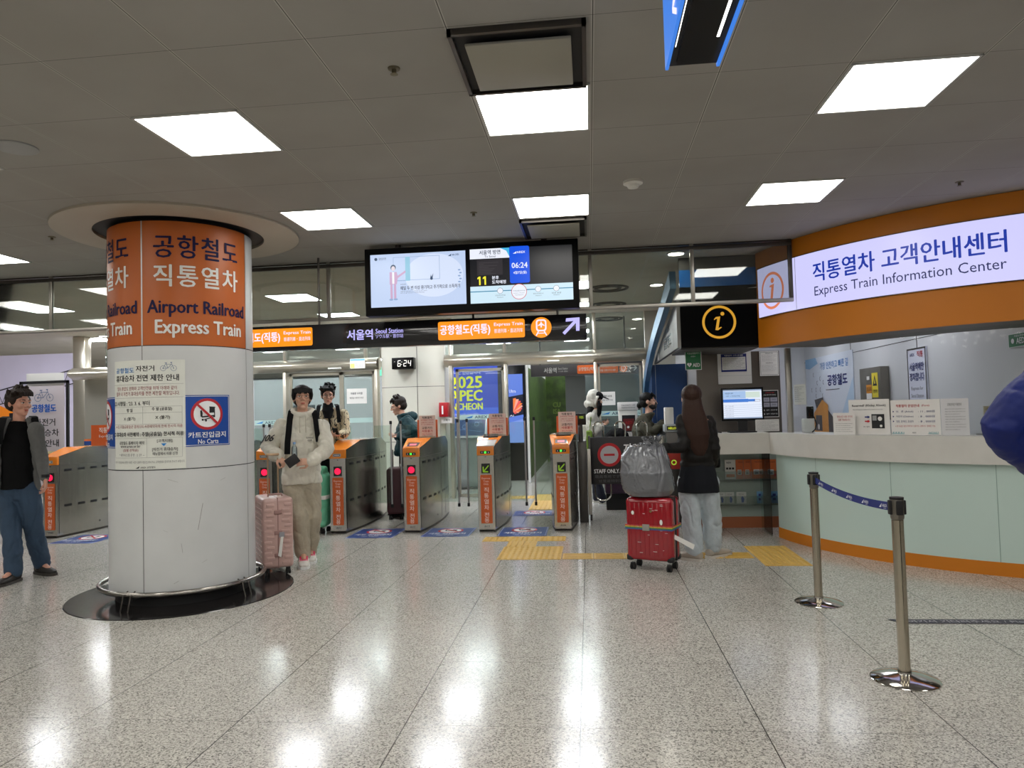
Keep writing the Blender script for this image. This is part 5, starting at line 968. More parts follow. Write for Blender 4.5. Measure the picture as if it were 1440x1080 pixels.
# AED cabinet, reader posts, staff barrier
t = thing('aed_cabinet', 'white AED cabinet with dark red window standing behind the staff barrier', 'AED cabinet', (.68, 12.2, 0)); m = MB(); m.bb(.49, .8, 12.2, 12.42, .75, 1.52, mat('aed_white', (222,220,212), .4), .01); m.build('cabinet', t, True); m = MB(); m.bb(.48, .81, 12.19, 12.43, 1.52, 1.66, PAPER, .004); s = Sheet(m, flat((.49, 12.189, 1.65))); s.text('자동심장충격기 AED', .04, .03, .28, .055, INK); s.text('Automated External', .05, .07, .27, .09, INK); m.build('header_card', t, True)
m = MB(); s = Sheet(m, flat((.49, 12.199, 1.5))); s.rect(.05, .06, .27, .34, INK); s.rect(.07, .12, .25, .32, mat('aed_dark_red', (110,30,30), .4)); s.text('AED', .1, .16, .22, .21, INKR, .03); s.disc(.15, .26, .02, WTXT, 10); m.build('window', t, True); MB().bb(.52, .77, 12.25, 12.4, 0, .75, WHITE).build('stand', t, True)
GP = steel('post_dark', (84,82,80), .3, 3, 3, .8)
t = thing('gate_end_post', 'dark steel gate post with small lit reader left of the staff barrier', 'gate post', (-.12, 10.1, 0)); m = MB(); m.bb(-.175, -.055, 10.0, 10.35, 0, 1.12, GP, .01); m.tube([(-.13, 10.02, 1.1), (-.13, 10.02, 1.3), (-.13, 10.2, 1.36), (-.13, 10.34, 1.3), (-.13, 10.34, 1.0)], .03, GP, 12); m.build('post_body', t, True); m = MB(); m.bb(-.19, -.05, 10.08, 10.2, 1.34, 1.5, BLK, .008); s = Sheet(m, flat((-.18, 10.079, 1.49))); s.rect(.02, .02, .11, .07, mat('lcd_dark', (40,44,30), .3)); s.text('YES', .035, .03, .095, .06, emis('lcd_yellow', (190,220,50), .8), .02); m.build('reader', t, True); MB().bb(-.05, 0, 10.05, 10.12, .1, 1.0, STEEL, .004).build('side_channel', t, True)
t = thing('staff_barrier', 'black STAFF ONLY board barrier with three steel loops on top', 'barrier', (.5, 10.2, 0)); m = MB(); m.bb(.0, .97, 10.2, 10.23, .5, 1.16, mat('barrier_black', (26,24,28), .4), .004); s = Sheet(m, flat((.0, 10.199, 1.16)))
s.disc(.26, .25, .165, RED, 32); s.disc(.26, .25, .125, mat('ring_inner', (196,192,196), .5), 32); s.rect(.185, .235, .335, .265, RED); s.text('직원전용', .46, .1, .94, .28, WTXT, .02); s.text('STAFF ONLY.', .04, .45, .4, .505, WTXT, .04); s.text('Please use other', .44, .45, .94, .505, WTXT, .01); s.text('職員専用です。別の改札をご利用', .05, .53, .92, .575, INKG, .01); s.text('这里是特别通道', .1, .595, .5, .635, INKG, .01); m.build('board', t, True)
for x in (.12, .42, .72): MB().tube([(x-.07, 10.215, 1.0), (x-.07, 10.215, 1.3)]+[(x-.07*math.cos(a*PI/8), 10.215, 1.3+.07*math.sin(a*PI/8)) for a in range(1, 8)]+[(x+.07, 10.215, 1.3), (x+.07, 10.215, 1.0)], .012, CHROME, 10).build('loop', t, True)
MB().tube([(.12-.07, 10.24, .52), (.12-.07, 10.24, .36)]+[(.16-.11*math.cos(a*PI/8), 10.24, .36-.09*math.sin(a*PI/8)) for a in range(1, 8)]+[(.27, 10.24, .36), (.27, 10.24, .52)], .012, CHROME, 10).build('lower_loop', t, True)
MB().bb(-.03, .0, 10.18, 10.26, 0, 1.18, GP, .004).build('post', t, True); MB().bb(.97, 1.0, 10.18, 10.26, 0, 1.18, GP, .004).build('post', t, True)
t = thing('steel_bollard', 'polished steel bollard post behind the red suitcase', 'bollard', (.93, 9.2, 0)); m = MB(); m.lathe([(.085, 0), (.085, 1.18), (.08, 1.2), (.0, 1.205)], steel('bollard_steel', (140,138,132), .15, 2, 2, .5), 32, (.87, 9.2, 0)); m.build('body', t, True)
t = thing('side_gate_reader', 'red fronted side gate with small yellow display by the blue arch', 'fare gate', (1.15, 9.9, 0)); m = MB(); m.bb(1.02, 1.22, 9.9, 10.9, 0, 1.22, GP, .01); m.build('body', t, True); m = MB(); m.bb(1.01, 1.21, 9.88, 9.9, .72, 1.05, mat('reader_panel_red', (176,52,40), .4), .004); s = Sheet(m, flat((1.01, 9.879, 1.05))); s.ring(.1, .24, .035, .012, emis('led_ring', (170,220,60), .8), 20); m.build('front_panel', t, True)
m = MB(); m.bb(1.0, 1.2, 9.86, 10.1, 1.22, 1.32, mat('reader_pale', (170,176,178), .4), .008); s = Sheet(m, flat((1.0, 9.859, 1.32))); s.rect(.03, .02, .17, .08, INK); s.text('HELLO', .05, .035, .15, .065, emis('lcd_yellow2', (220,230,60), 1.0), .03); m.build('reader', t, True); MB().bb(1.02, 1.14, 9.98, 10.1, 1.32, 1.55, PAPER, .01).build('card_box', t, True)
# ---------------------------------------------------------------- people
def at(px, py, Y):
    d = fw+r2*((px-720)/F_PX)-u2*((py-540)/F_PX); return Vector((0, 0, CAM_H))+d*(Y/d.y)
def fuse(mb, voxel, smooth, name, parent, m, disp=0, ds=14, fine=0, stretch=(1, 1, 1), cut=None):
    """melt overlapping closed shapes into one continuous surface"""
    me = bpy.data.meshes.new('f'); off = Vector(parent.location) if parent.parent is None else Vector(parent.parent.location)
    me.from_pydata([tuple(Vector(v)-off) for v in mb.V], [], mb.F); o = bpy.data.objects.new('f', me); COL.objects.link(o)
    r = o.modifiers.new('r', 'REMESH'); r.mode = 'VOXEL'; r.voxel_size = voxel
    if smooth: s = o.modifiers.new('s', 'SMOOTH'); s.iterations = smooth; s.factor = .5
    bpy.context.view_layer.update(); n = bpy.data.meshes.new_from_object(o.evaluated_get(bpy.context.evaluated_depsgraph_get()))
    bpy.data.objects.remove(o); bpy.data.meshes.remove(me); n.name = name
    if disp:
        sd = Vector((off.x*3.1, off.y*1.7, 5.3))
        nv = [Vector(v.normal) for v in n.vertices]
        for v, nn in zip(n.vertices, nv):
            p = Vector((v.co.x*stretch[0], v.co.y*stretch[1], v.co.z*stretch[2]))+sd
            k = noise.noise_vector(p*ds*.35)*.12; q = (p+k)*ds*.55; q = Vector((q.x+q.z*.5, q.y*1.1, q.z*.9-q.x*.4)); n2 = noise.noise(q); n3 = noise.noise(q*2.2+Vector((4, 1, 7))); a = ((.5-abs(noise.noise(p*ds)))*disp if ds > 20 else (.7*noise.noise(p*ds*.9)+.1-.42*max(0, 1-4*abs(n2))**1.3-.12*max(0, 1-4*abs(n3)))*disp)
            if fine: a += noise.noise(p*ds*6)*fine
            v.co += nn*a
    n.materials.clear(); n.materials.append(m); n.polygons.foreach_set('use_smooth', [True]*len(n.polygons)); n.update()
    ob = bpy.data.objects.new(name, n); COL.objects.link(ob); ob.parent = parent; return ob
NM = mat('blank')
def limb(mb, P, R, flat=1.0, seg=14):
    """smooth tapering limb through the joints P with radii R"""
    P = [Vector(p) for p in P]; Q = []; RR = []
    for i in range(len(P)-1):
        p0 = P[max(0, i-1)]; p1 = P[i]; p2 = P[i+1]; p3 = P[min(len(P)-1, i+2)]
        for k in range(6):
            t = k/6; a = p1.lerp(p2, t); c = .5*((2*p1)+(p2-p0)*t+(2*p0-5*p1+4*p2-p3)*t*t+(3*p1-p0-3*p2+p3)*t**3); Q.append(a.lerp(c, .5)); RR.append(R[i]+(R[i+1]-R[i])*t)
    Q.append(P[-1]); RR.append(R[-1]); mb.tube(Q, RR, NM, seg, flat=flat)
    for p, r in ((P[0], R[0]), (P[-1], R[-1])): mb.sph(p, r, NM, 12)
def loft(mb, L, seg=22):
    """closed body through rings (centre, rx, ry, axis-x, axis-y)"""
    V = []; F = []
    for c, rx, ry, X, Y in L:
        for k in range(seg): a = 2*PI*k/seg; ca, sa = math.cos(a), math.sin(a); V.append(Vector(c)+Vector(X)*rx*(abs(ca)**.85)*(1 if ca > 0 else -1)+Vector(Y)*ry*(abs(sa)**.85)*(1 if sa > 0 else -1))
    for i in range(len(L)-1):
        for k in range(seg): F.append((i*seg+k, i*seg+(k+1) % seg, (i+1)*seg+(k+1) % seg, (i+1)*seg+k))
    F.append(tuple(reversed(range(seg)))); F.append(tuple(range((len(L)-1)*seg, len(L)*seg))); mb.add(V, F, NM)
def hand(mb, wr, d, n, side, curl=.5, s=1.0, thumb=.5, grip=None):
    """palm with four unequal fingers and a thumb; d: hand direction, n: palm normal, side: +1 thumb towards d x n"""
    d = Vector(d).normalized(); n = Vector(n); n = (n-d*n.dot(d)).normalized(); b = d.cross(n)*side
    loft(mb, [(Vector(wr)-d*.01, .026*s, .018*s, b, n), (Vector(wr)+d*.03*s, .034*s, .017*s, b, n), (Vector(wr)+d*.065*s, .041*s, .015*s, b, n), (Vector(wr)+d*.092*s, .039*s, .012*s, b, n)], 14)
    for k, (o, l) in enumerate(((.030, .074), (.010, .084), (-.010, .078), (-.029, .060))):
        p = Vector(wr)+d*(.085-.006*abs(k-1))*s+b*o*s; c = curl*(1+.12*k); pts = [p-d*.015*s, p]; a = 0
        for f in (.45, .3, .25): a += c*.75; v = d*math.cos(a)+n*math.sin(a); p = p+v*l*f*s+b*(o*.05); pts.append(p)
        limb(mb, pts, [.0095*s, .0098*s, .0092*s, .0085*s, .007*s], seg=8)
    p = Vector(wr)+d*.025*s+b*.03*s; v1 = (d*.55+b*.7+n*.35).normalized(); v2 = (d*.85+b*(.25-.5*thumb)+n*(.3+.5*thumb)).normalized(); p1 = p+v1*.04*s; p2 = p1+v2*.032*s; p3 = p2+(v2+d*.2).normalized()*.026*s
    limb(mb, [p-b*.015*s, p, p1, p2, p3], [.015*s, .0155*s, .0125*s, .0108*s, .0085*s], seg=8)
SKIN = lambda nm, c: mat(nm, c, .5, bump=.05, bscale=200)
def basis(f, pitch=0):
    """head axes: f facing (horizontal), returns right-handed (left, back, up) with local -y = facing"""
    f = Vector((f[0], f[1], 0)).normalized(); l = Vector((0, 0, 1)).cross(f); up = Vector((0, 0, 1))
    f2 = f*math.cos(pitch)+up*math.sin(pitch); u2_ = up*math.cos(pitch)-f*math.sin(pitch); M_ = Matrix((l, -f2, u2_)).transposed(); return M_
def person(label, root, J, skin, facing, headf, pitch=0, hs=1.0, tint='', glasses=False, mask=False, hair=None, haircol=(12,11,11), male=True, face=True):
    """J: world joints hd (head centre), nk, ch, ws, pv, sL sR eL eR wL wR, hL hR kL kR aL aR (+ hand dirs). Body is one melted mesh."""
    t = thing('person', label, 'person', root); b = MB(); B = basis(facing); X = B.col[0]; Y = B.col[1]; Hm = basis(headf, pitch); hs *= 1.17; T = Matrix.Translation(J['hd']) @ Hm.to_4x4() @ Matrix.Scale(hs, 4)
    w_ = .17 if male else .15
    loft(b, [(J['pv']-Vector((0, 0, .08)), .10, .075, X, Y), (J['pv'], .14, .09, X, Y), (J['ws'], .12, .08, X, Y), (J['ch'], .15, .095, X, Y), ((J['sL']+J['sR'])/2, .13, .07, X, Y), (J['nk'], .05, .05, X, Y)])
    limb(b, [J['nk']-Vector((0, 0, .03)), J['nk']+(J['hd']-J['nk'])*.45, J['hd']+Hm.col[1]*.02-Hm.col[2]*.03], [.058, .053, .052])
    for s in 'LR':
        limb(b, [J['s'+s], J['e'+s], J['w'+s]], [.045, .036, .025]); limb(b, [J['h'+s], J['k'+s], J['a'+s]], [.075, .05, .035]); limb(b, [J['a'+s], J['a'+s]+Vector(J['t'+s])*.12-Vector((0, 0, .045))], [.035, .025])
        if 'd'+s in J:
            d, n, c = J['d'+s]; hand(b, J['w'+s], d, n, 1 if s == 'L' else -1, c, .98 if male else .9)
    sp = lambda c, r: b.sph((0, 0, 0), 1, NM, 20, mx=T @ Matrix.Translation(c) @ Matrix.Diagonal((*r, 1)))
    sp((0, .015, .03), (.074, .09, .084)); sp((0, -.028, -.012), (.062, .06, .082)); sp((0, -.034, -.068), (.048, .05, .040)); sp((0, -.066, -.093), (.023, .02, .017))
    for q in (-1, 1): sp((q*.03, -.074, .026), (.027, .014, .009)); sp((q*.038, -.058, -.022), (.024, .026, .024)); sp((q*.075, .012, -.004), (.010, .02, .031)); sp((q*.012, -.093, -.026), (.009, .009, .008))
    b.tube([(0, -.084, .02), (0, -.094, 0), (0, -.107, -.022)], [.008, .0095, .012], NM, 10, mx=T); sp((0, -.105, -.023), (.012, .011, .009)); sp((0, -.083, -.052), (.022, .012, .006)); sp((0, -.082, -.064), (.019, .011, .006))
    fuse(b, .0058, 3, 'body', t, skin)
    f = MB(); EW = mat('eye_white', (220,216,210), .3); EI = mat('eye_dark', (30,22,18), .2); BR = mat('hair_%d_%d' % haircol[:2], haircol, .5)
    for q in (-1, 1):
        f.sph((0, 0, 0), 1, EW, 12, mx=T @ Matrix.Translation((q*.0295, -.0795, .004)) @ Matrix.Diagonal((.0135, .009, .0062, 1))); f.sph((0, 0, 0), 1, EI, 10, mx=T @ Matrix.Translation((q*.0295, -.0865, .004)) @ Matrix.Diagonal((.0056, .003, .0056, 1)))
        f.tube([(q*.044, -.076, .006), (q*.03, -.0875, .0115), (q*.016, -.084, .006)], .0018, EI, 6, mx=T); f.tube([(q*.048, -.076, .026), (q*.032, -.088, .031), (q*.015, -.089, .027)], [.002, .0034, .003], BR, 6, mx=T)
    f.build('eyes', t, True)
    if not mask:
        f = MB(); LP = mat('lips_'+tint, tuple(int(x) for x in (skin.node_tree.nodes['Principled BSDF'].inputs['Base Color'].default_value[i]**(1/2.2)*255*k for i, k in ((0, .92), (1, .66), (2, .66)))), .4)
        f.sph((0, 0, 0), 1, LP, 12, mx=T @ Matrix.Translation((0, -.0885, -.0545)) @ Matrix.Diagonal((.021, .008, .0042, 1))); f.sph((0, 0, 0), 1, LP, 12, mx=T @ Matrix.Translation((0, -.088, -.0625)) @ Matrix.Diagonal((.0185, .0085, .005, 1))); f.build('lips', t, True)
    else:
        f = MB(); f.sph((0, 0, 0), 1, NM, 20, mx=T @ Matrix.Translation((0, -.045, -.055)) @ Matrix.Diagonal((.062, .064, .05, 1))); f.sph((0, 0, 0), 1, NM, 16, mx=T @ Matrix.Translation((0, -.088, -.03)) @ Matrix.Diagonal((.03, .024, .03, 1))); fuse(f, .006, 3, 'face_mask', t, mat('mask_black', (30,28,30), .7))
        f = MB(); [f.tube([(q*.055, -.06, -.04), (q*.072, -.02, -.02), (q*.08, .012, -.01)], .0022, mat('mask_black'), 6, mx=T) for q in (-1, 1)]; f.build('ear_loop', t, True)
    if glasses:
        f = MB(); GM = mat('glasses_rim', (90,84,80), .25, 1)
        for q in (-1, 1):
            f.tube([(q*.032+.0235*math.cos(a*PI/9), -.098+.004*abs(math.cos(a*PI/9)), .002+.0185*math.sin(a*PI/9)) for a in range(18)], .0013, GM, 6, True, mx=T); f.tube([(q*.055, -.094, .008), (q*.076, -.04, .008), (q*.08, .012, .004)], .0013, GM, 6, mx=T)
        f.tube([(-.009, -.099, .006), (0, -.102, .009), (.009, -.099, .006)], .0013, GM, 6, mx=T); f.build('glasses', t, True)
    h = MB(); hp = lambda c, r: h.sph((0, 0, 0), 1, NM, 20, mx=T @ Matrix.Translation(c) @ Matrix.Diagonal((*r, 1)))
    if hair in ('bangs', 'spiky', 'short'):
        hp((0, .028, .048), (.086, .096, .082)); hp((0, .05, -.005), (.08, .07, .07))
        for q in (-1, 1): hp((q*.067, .01, .03), (.018, .05, .046))
        if hair == 'bangs':
            for k in range(9): x = -.064+.016*k; h.tube([(x*.7, -.02, .108-.25*abs(x)), (x*1.0, -.078+.25*abs(x)**1.3, .075-.1*abs(x)), (x*1.12, -.092+.35*abs(x)**1.2, .036-.005*(k % 2))], [.016, .012, .005], NM, 8, mx=T)
            for q in (-1, 1): h.tube([(q*.07, -.03, .08), (q*.082, -.035, .02), (q*.08, -.03, -.02)], [.02, .014, .006], NM, 8, mx=T)
        else:
            rs = random.Random(5)
            for k in range(26 if hair == 'spiky' else 12):
                a = rs.uniform(0, 2*PI); e = rs.uniform(.3, 1.4); v = Vector((math.cos(a)*math.cos(e)*.085, math.sin(a)*math.cos(e)*.09+.02, math.sin(e)*.085+.045)); o_ = v*.28+Vector((rs.uniform(-.02, .02), -.018, .0))
                h.tube([v, v+o_*.6, v+o_*1.0], [.02, .013, .005], NM, 7, mx=T)
            for k in range(6): x = -.045+.018*k; h.tube([(x, -.035, .115), (x*1.05+.004, -.078, .088), (x*1.1+.006, -.084, .062)], [.018, .013, .006], NM, 8, mx=T)
    elif hair == 'bun':
        hp((0, .028, .044), (.085, .094, .08)); hp((0, .05, -.01), (.078, .07, .07)); hp((0, .115, -.05), (.03, .035, .04))
        for k in range(6): x = -.05+.02*k; h.tube([(x, -.03, .11), (x*1.1, -.08, .08), (x*1.15, -.088, .05)], [.018, .013, .006], NM, 8, mx=T)
    elif hair == 'long':
        hp((0, .026, .04), (.088, .096, .086)); D_ = Vector((0, 0, -1)); c0 = Vector(J['hd'])+Hm.col[1]*.035
        loft(h, [(c0+Vector((0, 0, .06)), .085, .07, X, Y), (c0+Vector((0, 0, -.06))+Y*.02, .1, .075, X, Y), (c0+Vector((0, 0, -.2))+Y*.045+X*J.get('hx', 0)*.3, .125, .06, X, Y), (c0+Vector((0, 0, -.36))+Y*.055+X*J.get('hx', 0)*.8, .12, .05, X, Y), (c0+Vector((0, 0, -.5))+Y*.05+X*J.get('hx', 0), .085, .03, X, Y), (c0+Vector((0, 0, -.57))+Y*.045+X*J.get('hx', 0)*1.1, .04, .015, X, Y)])
    if hair: fuse(h, .0055, 2, 'hair', t, mat('hair_strands_%d' % haircol[0], haircol, .5, bump=.2, bscale=120, spec=.25), .004 if hair == 'long' else .006, 26 if hair != 'long' else 42, .001, (1, 1, .06) if hair == 'long' else (1, 1, .5))
    return t, T, X, Y
def top(t, J, X, Y, m, inf=.035, low=.0, bulk=1.0, name='jacket', sleeve=(.068, .06, .042), hem=0, disp=.016, collar=.0, cuff=True):
    b = MB(); up = Vector((0, 0, 1)); sc = (J['sL']+J['sR'])/2
    loft(b, [(J['pv']-up*low, (.15+inf+hem)*bulk, .105+inf+hem, X, Y), (J['pv']-up*(low-.05), (.155+inf+hem)*bulk, .11+inf+hem, X, Y), (J['ws'], (.135+inf)*bulk, .1+inf, X, Y), (J['ch'], (.165+inf)*bulk, .115+inf, X, Y), (sc-up*.02, .15+inf*.6, .09+inf*.5, X, Y), (J['nk']+up*.0, .075+collar, .07+collar, X, Y)])
    for s in 'LR':
        limb(b, [J['s'+s]-up*.015, J['e'+s], J['w'+s].lerp(J['e'+s], .06)], list(sleeve)); 
        if cuff: d = (J['w'+s]-J['e'+s]).normalized(); limb(b, [J['w'+s].lerp(J['e'+s], .22), J['w'+s].lerp(J['e'+s], .1)], [sleeve[1]*.95, sleeve[2]*.9])
    return fuse(b, .0085, 4, name, t, m, disp, 11, .002)
def pants(t, J, X, Y, m, r=(.105, .085, .07), name='trousers', disp=.014, hip=(.165, .115)):
    b = MB(); up = Vector((0, 0, 1))
    loft(b, [((J['hL']+J['hR'])/2-up*.09, hip[0]*.9, hip[1]*.95, X, Y), (J['pv'], hip[0], hip[1], X, Y), (J['pv']+up*.12, hip[0]*.9, hip[1]*.9, X, Y)])
    for s in 'LR': limb(b, [J['h'+s], J['k'+s], Vector((J['a'+s].x, J['a'+s].y, r[2]+.035))], list(r))
    return fuse(b, .0085, 4, name, t, m, disp, 10, .002, (1, 1, .8))
def shoe(t, a, d, m, sole, lab=None, s=1.0):
    d = Vector((d[0], d[1], 0)).normalized(); z = 0; a = Vector((a[0], a[1], 0)); X = d.cross(Vector((0, 0, 1)))
    b = MB(); loft(b, [(a-d*.07*s+Vector((0, 0, .055)), .03*s, .035, X, Vector((0, 0, 1))), (a-d*.05*s+Vector((0, 0, .06)), .038*s, .045, X, Vector((0, 0, 1))), (a+d*.02*s+Vector((0, 0, .06)), .04*s, .048, X, Vector((0, 0, 1))), (a+d*.1*s+Vector((0, 0, .045)), .046*s, .034, X, Vector((0, 0, 1))), (a+d*.17*s+Vector((0, 0, .038)), .042*s, .026, X, Vector((0, 0, 1))), (a+d*.205*s+Vector((0, 0, .034)), .022*s, .015, X, Vector((0, 0, 1)))], 16)
    b.tube([a+Vector((0, 0, .05)), a+Vector((0, 0, .13))], [.05*s, .046*s], NM, 12); o = fuse(b, .006, 3, 'shoe', t, m)
    q = MB(); T = Matrix.Translation(a) @ Matrix((X, d, Vector((0, 0, 1)))).transposed().to_4x4()
    P = [(.036*math.sin(k*PI/8), -.075-.012*math.cos(k*PI/8)) for k in range(-4, 5)]; P = [(-x, y) for x, y in P]; P = [(.034, -.07), (.042, 0), (.05, .1), (.046, .16), (.028, .205), (0, .215), (-.028, .205), (-.046, .16), (-.05, .1), (-.042, 0), (-.034, -.07), (-.015, -.088), (.015, -.088)]
    q.prism([(x*s, y*s) for x, y in P], .026, sole, T); so = q.build('sole', o); so.data.transform(Matrix.Translation(-Vector(t.location))); return o
def strap(t, pts, w_, m, name='backpack_strap', th=.008):
    """flat webbing band along the points"""
    b = MB(); b.tube(pts, w_, m, 8, flat=th/w_*1.0); return b.build(name, t, True)
def surf_band(t, pts, half, m, name, nrm, thick=.006):
    pts = [Vector(p) for p in pts]; V = []; F = []
    for i, p in enumerate(pts):
        d = (pts[min(i+1, len(pts)-1)]-pts[max(i-1, 0)]).normalized(); n = Vector(nrm[i] if isinstance(nrm, list) else nrm).normalized(); s = d.cross(n).normalized()
        V += [p+s*half, p-s*half, p-s*half-n*thick, p+s*half-n*thick]
    for i in range(len(pts)-1):
        a = 4*i; b_ = a+4
        for q in range(4): F.append((a+q, a+(q+1) % 4, b_+(q+1) % 4, b_+q))
    F += [(0, 1, 2, 3), tuple(reversed(range(4*len(pts)-4, 4*len(pts))))]
    b = MB(); b.add(V, F, m, True); return b.build(name, t, True)
UPZ = Vector((0, 0, 1))
def std(J, X):
    """fill in missing joints"""
    J.setdefault('nk', J['hd']-UPZ*.165); J.setdefault('ch', (J['sL']+J['sR'])/2-UPZ*.16); J.setdefault('ws', J['ch'].lerp(J['pv'], .6)); J.setdefault('hL', J['pv']+X*.09-UPZ*.04); J.setdefault('hR', J['pv']-X*.09-UPZ*.04)
    return J
def drop(v, z=0.0): return Vector((v[0], v[1], z))
# --- man in cream hoodie
CREAM = mat('hoodie_cream', (218,214,200), .75, var=.05, vscale=14, bump=.15, bscale=240, sheen=.2); KHAKI = mat('cargo_khaki', (172,163,144), .8, var=.07, vscale=12, bump=.2, bscale=200); BLKF = mat('fabric_black', (11,11,13), .85, bump=.1, bscale=300, spec=.2); S1 = SKIN('skin_light', (206,160,136)); S2 = SKIN('skin_pale', (214,168,146))
F1 = Vector((3.05, -7.3, 0)).normalized(); X1 = UPZ.cross(F1)
J = dict(hd=at(425, 560, 7.42), sL=at(451, 597, 7.44), sR=at(396, 597, 7.44), eL=at(459, 631, 7.36), eR=at(379, 629, 7.36), wL=at(436, 649, 7.16), wR=at(391, 643, 7.14), pv=at(424, 676, 7.46), kL=at(439, 724, 7.42), kR=at(420, 727, 7.3), aL=at(437, 771, 7.62), aR=at(427, 777, 7.36))
J['tL'] = F1; J['tR'] = F1; J['dL'] = (X1*-1+F1*.3+UPZ*.02, F1*-.3-UPZ*.2+F1*-.5, .55); J['dR'] = (X1*.55+F1*.25-UPZ*.5, -UPZ*.4-F1*.6+X1*-.4, 1.1)
std(J, X1); t, T, X, Y = person('man with glasses in cream hooded jacket and khaki trousers walking beside a pink suitcase', (-3.03, 7.4, 0), J, S1, F1, (F1+X1*.05), .12, 1.0, 'a', True, hair='bangs')
top(t, J, X, Y, CREAM, .045, .03, 1.06, sleeve=(.082, .088, .055), hem=.0, disp=.02, collar=.02); pants(t, J, X, Y, KHAKI, (.112, .1, .078), disp=.022)
b = MB(); b.tube([J['nk']+X*(.1*math.cos(a))+Y*(.075*math.sin(a)+.012)+UPZ*(.012+.03*math.sin(a)) for a in [k*PI/9 for k in range(18)]], .04, NM, 10, True); b.sph(J['nk']+Y*.12-UPZ*.02, (.11, .07, .1), NM, 14); fuse(b, .008, 4, 'hood', t, CREAM, .01, 14)
for q in (-1, 1): b = MB(); b.tube([J['nk']-Y*.125+X*q*.03-UPZ*.03, J['nk']-Y*.168+X*q*.032-UPZ*.1, J['nk']-Y*.175+X*q*.03-UPZ*.2], .004, mat('cord_cream', (190,184,166), .7), 6); b.build('drawstring', t, True)
for q in (-1, 1):
    c = J['nk']; surf_band(t, [c+X*q*.1+Y*.06+UPZ*.05, c+X*q*.115-Y*.03+UPZ*.03, c+X*q*.13-Y*.13-UPZ*.06, c+X*q*.14-Y*.172-UPZ*.17, c+X*q*.155-Y*.17-UPZ*.3]+([c+X*q*.16-Y*.15-UPZ*.42] if q < 0 else []), .03 if q < 0 else .026, BLKF, 'backpack_strap', [UPZ, UPZ-Y*.5, -Y+UPZ*.3, -Y, -Y, -Y][:6 if q < 0 else 5], .012)
b = MB(); b.box(J['ch']+Y*.25-UPZ*.05, (.3, .14, .42), BLKF, .05, rot=Matrix((X, Y, UPZ)).transposed()); b.build('backpack', t, True)
INKB = mat('print_black', (24,24,26), .6); sm = MB(); m_ = J['sR'].lerp(J['eR'], .62); ax = (J['eR']-J['sR']).normalized(); rt_ = (X*.75+F1*.65).normalized()
s = Sheet(sm, lambda u, v, n: tuple(m_+(-X*.62-F1*-.75).normalized()*(.096+n)+(X*.75+F1*.62).normalized()*(u-.05)+ax*(v-.035))); s.text('J06', -.03, -.015, .13, .085, INKB, .05); sm.build('sleeve_print', t, True)
sm = MB(); s = Sheet(sm, lambda u, v, n: tuple(J['ch']-Y*(.178+n)+X*(.05+u)+UPZ*(.03-v))); s.text('RUNNING', 0, 0, .07, .018, INKB, .02); s.text('CLUB', .012, .028, .055, .044, INKB, .02); sm.build('chest_print', t, True)
WSH = mat('sneaker_white', (206,202,194), .6); PKL = mat('lace_pink', (226,60,110), .6)
for s_ in 'LR': o = shoe(t, J['a'+s_], F1, WSH, WHITE, s=1.25); q = MB(); a_ = drop(J['a'+s_]); [q.tube([a_+F1*(.05+.03*k)-X*.04+UPZ*(.105-.014*k), a_+F1*(.055+.03*k)+UPZ*(.125-.016*k), a_+F1*(.05+.03*k)+X*.04+UPZ*(.105-.014*k)], .010, PKL, 6) for k in range(4)]; q.build('laces', t, True)
t = thing('water_bottle', 'small clear plastic water bottle in the crook of the hoodie man’s arm', 'bottle', tuple(at(413, 634, 7.1))); c = at(414, 634, 7.17); m = MB(); m.lathe([(0, -.1), (.028, -.1), (.03, -.06), (.028, .03), (.012, .06), (.012, .075)], glass('pet', (225,236,244), 1.3, .05), 16, tuple(c)); m.build('bottle_body', t, True); MB().cyl(c+UPZ*.07, c+UPZ*.09, .015, mat('cap_blue', (120,160,210), .4), 12).build('cap', t, True)
t = thing('black_wallet', 'flat black wallet held between the hoodie man’s hands', 'wallet', tuple(at(410, 647, 7.08))); m = MB(); m.box(tuple(at(411, 648, 7.06)), (.13, .02, .1), mat('wallet_black', (20,18,20), .45), .006, rot=Matrix.Rotation(.35, 3, 'Z') @ Matrix.Rotation(-.6, 3, 'Y')); m.build('wallet_body', t, True)
# --- man in patterned jacket
F2 = Vector((.35, -1, 0)).normalized(); X2_ = UPZ.cross(F2)
J = dict(hd=at(461, 556, 9.85), sL=at(483, 580, 9.9), sR=at(446, 581, 9.9), eL=at(486, 607, 9.85), eR=at(441, 610, 9.85), wL=at(479, 612, 9.6), wR=at(465, 613, 9.6), pv=at(458, 645, 9.9))
J['kL'] = J['pv']+X2_*.1-UPZ*.5; J['kR'] = J['pv']-X2_*.1-UPZ*.48; J['aL'] = drop(J['kL'], .09); J['aR'] = drop(J['kR'], .09)+F2*.15; J['tL'] = F2; J['tR'] = F2; J['dL'] = (-X2_+F2*.3, UPZ-Y*0, .8); J['dR'] = (X2_+F2*.3, UPZ, .8)
std(J, X2_); t, T, X, Y = person('man with spiky black hair in cream and black patterned jacket behind the red lit gate', (J['pv'].x, J['pv'].y, 0), J, S2, F2, F2+X2_*.05, -.12, .98, 'b', True, hair='spiky')
PAT = mat('jacket_pattern', (206,192,160), .75)
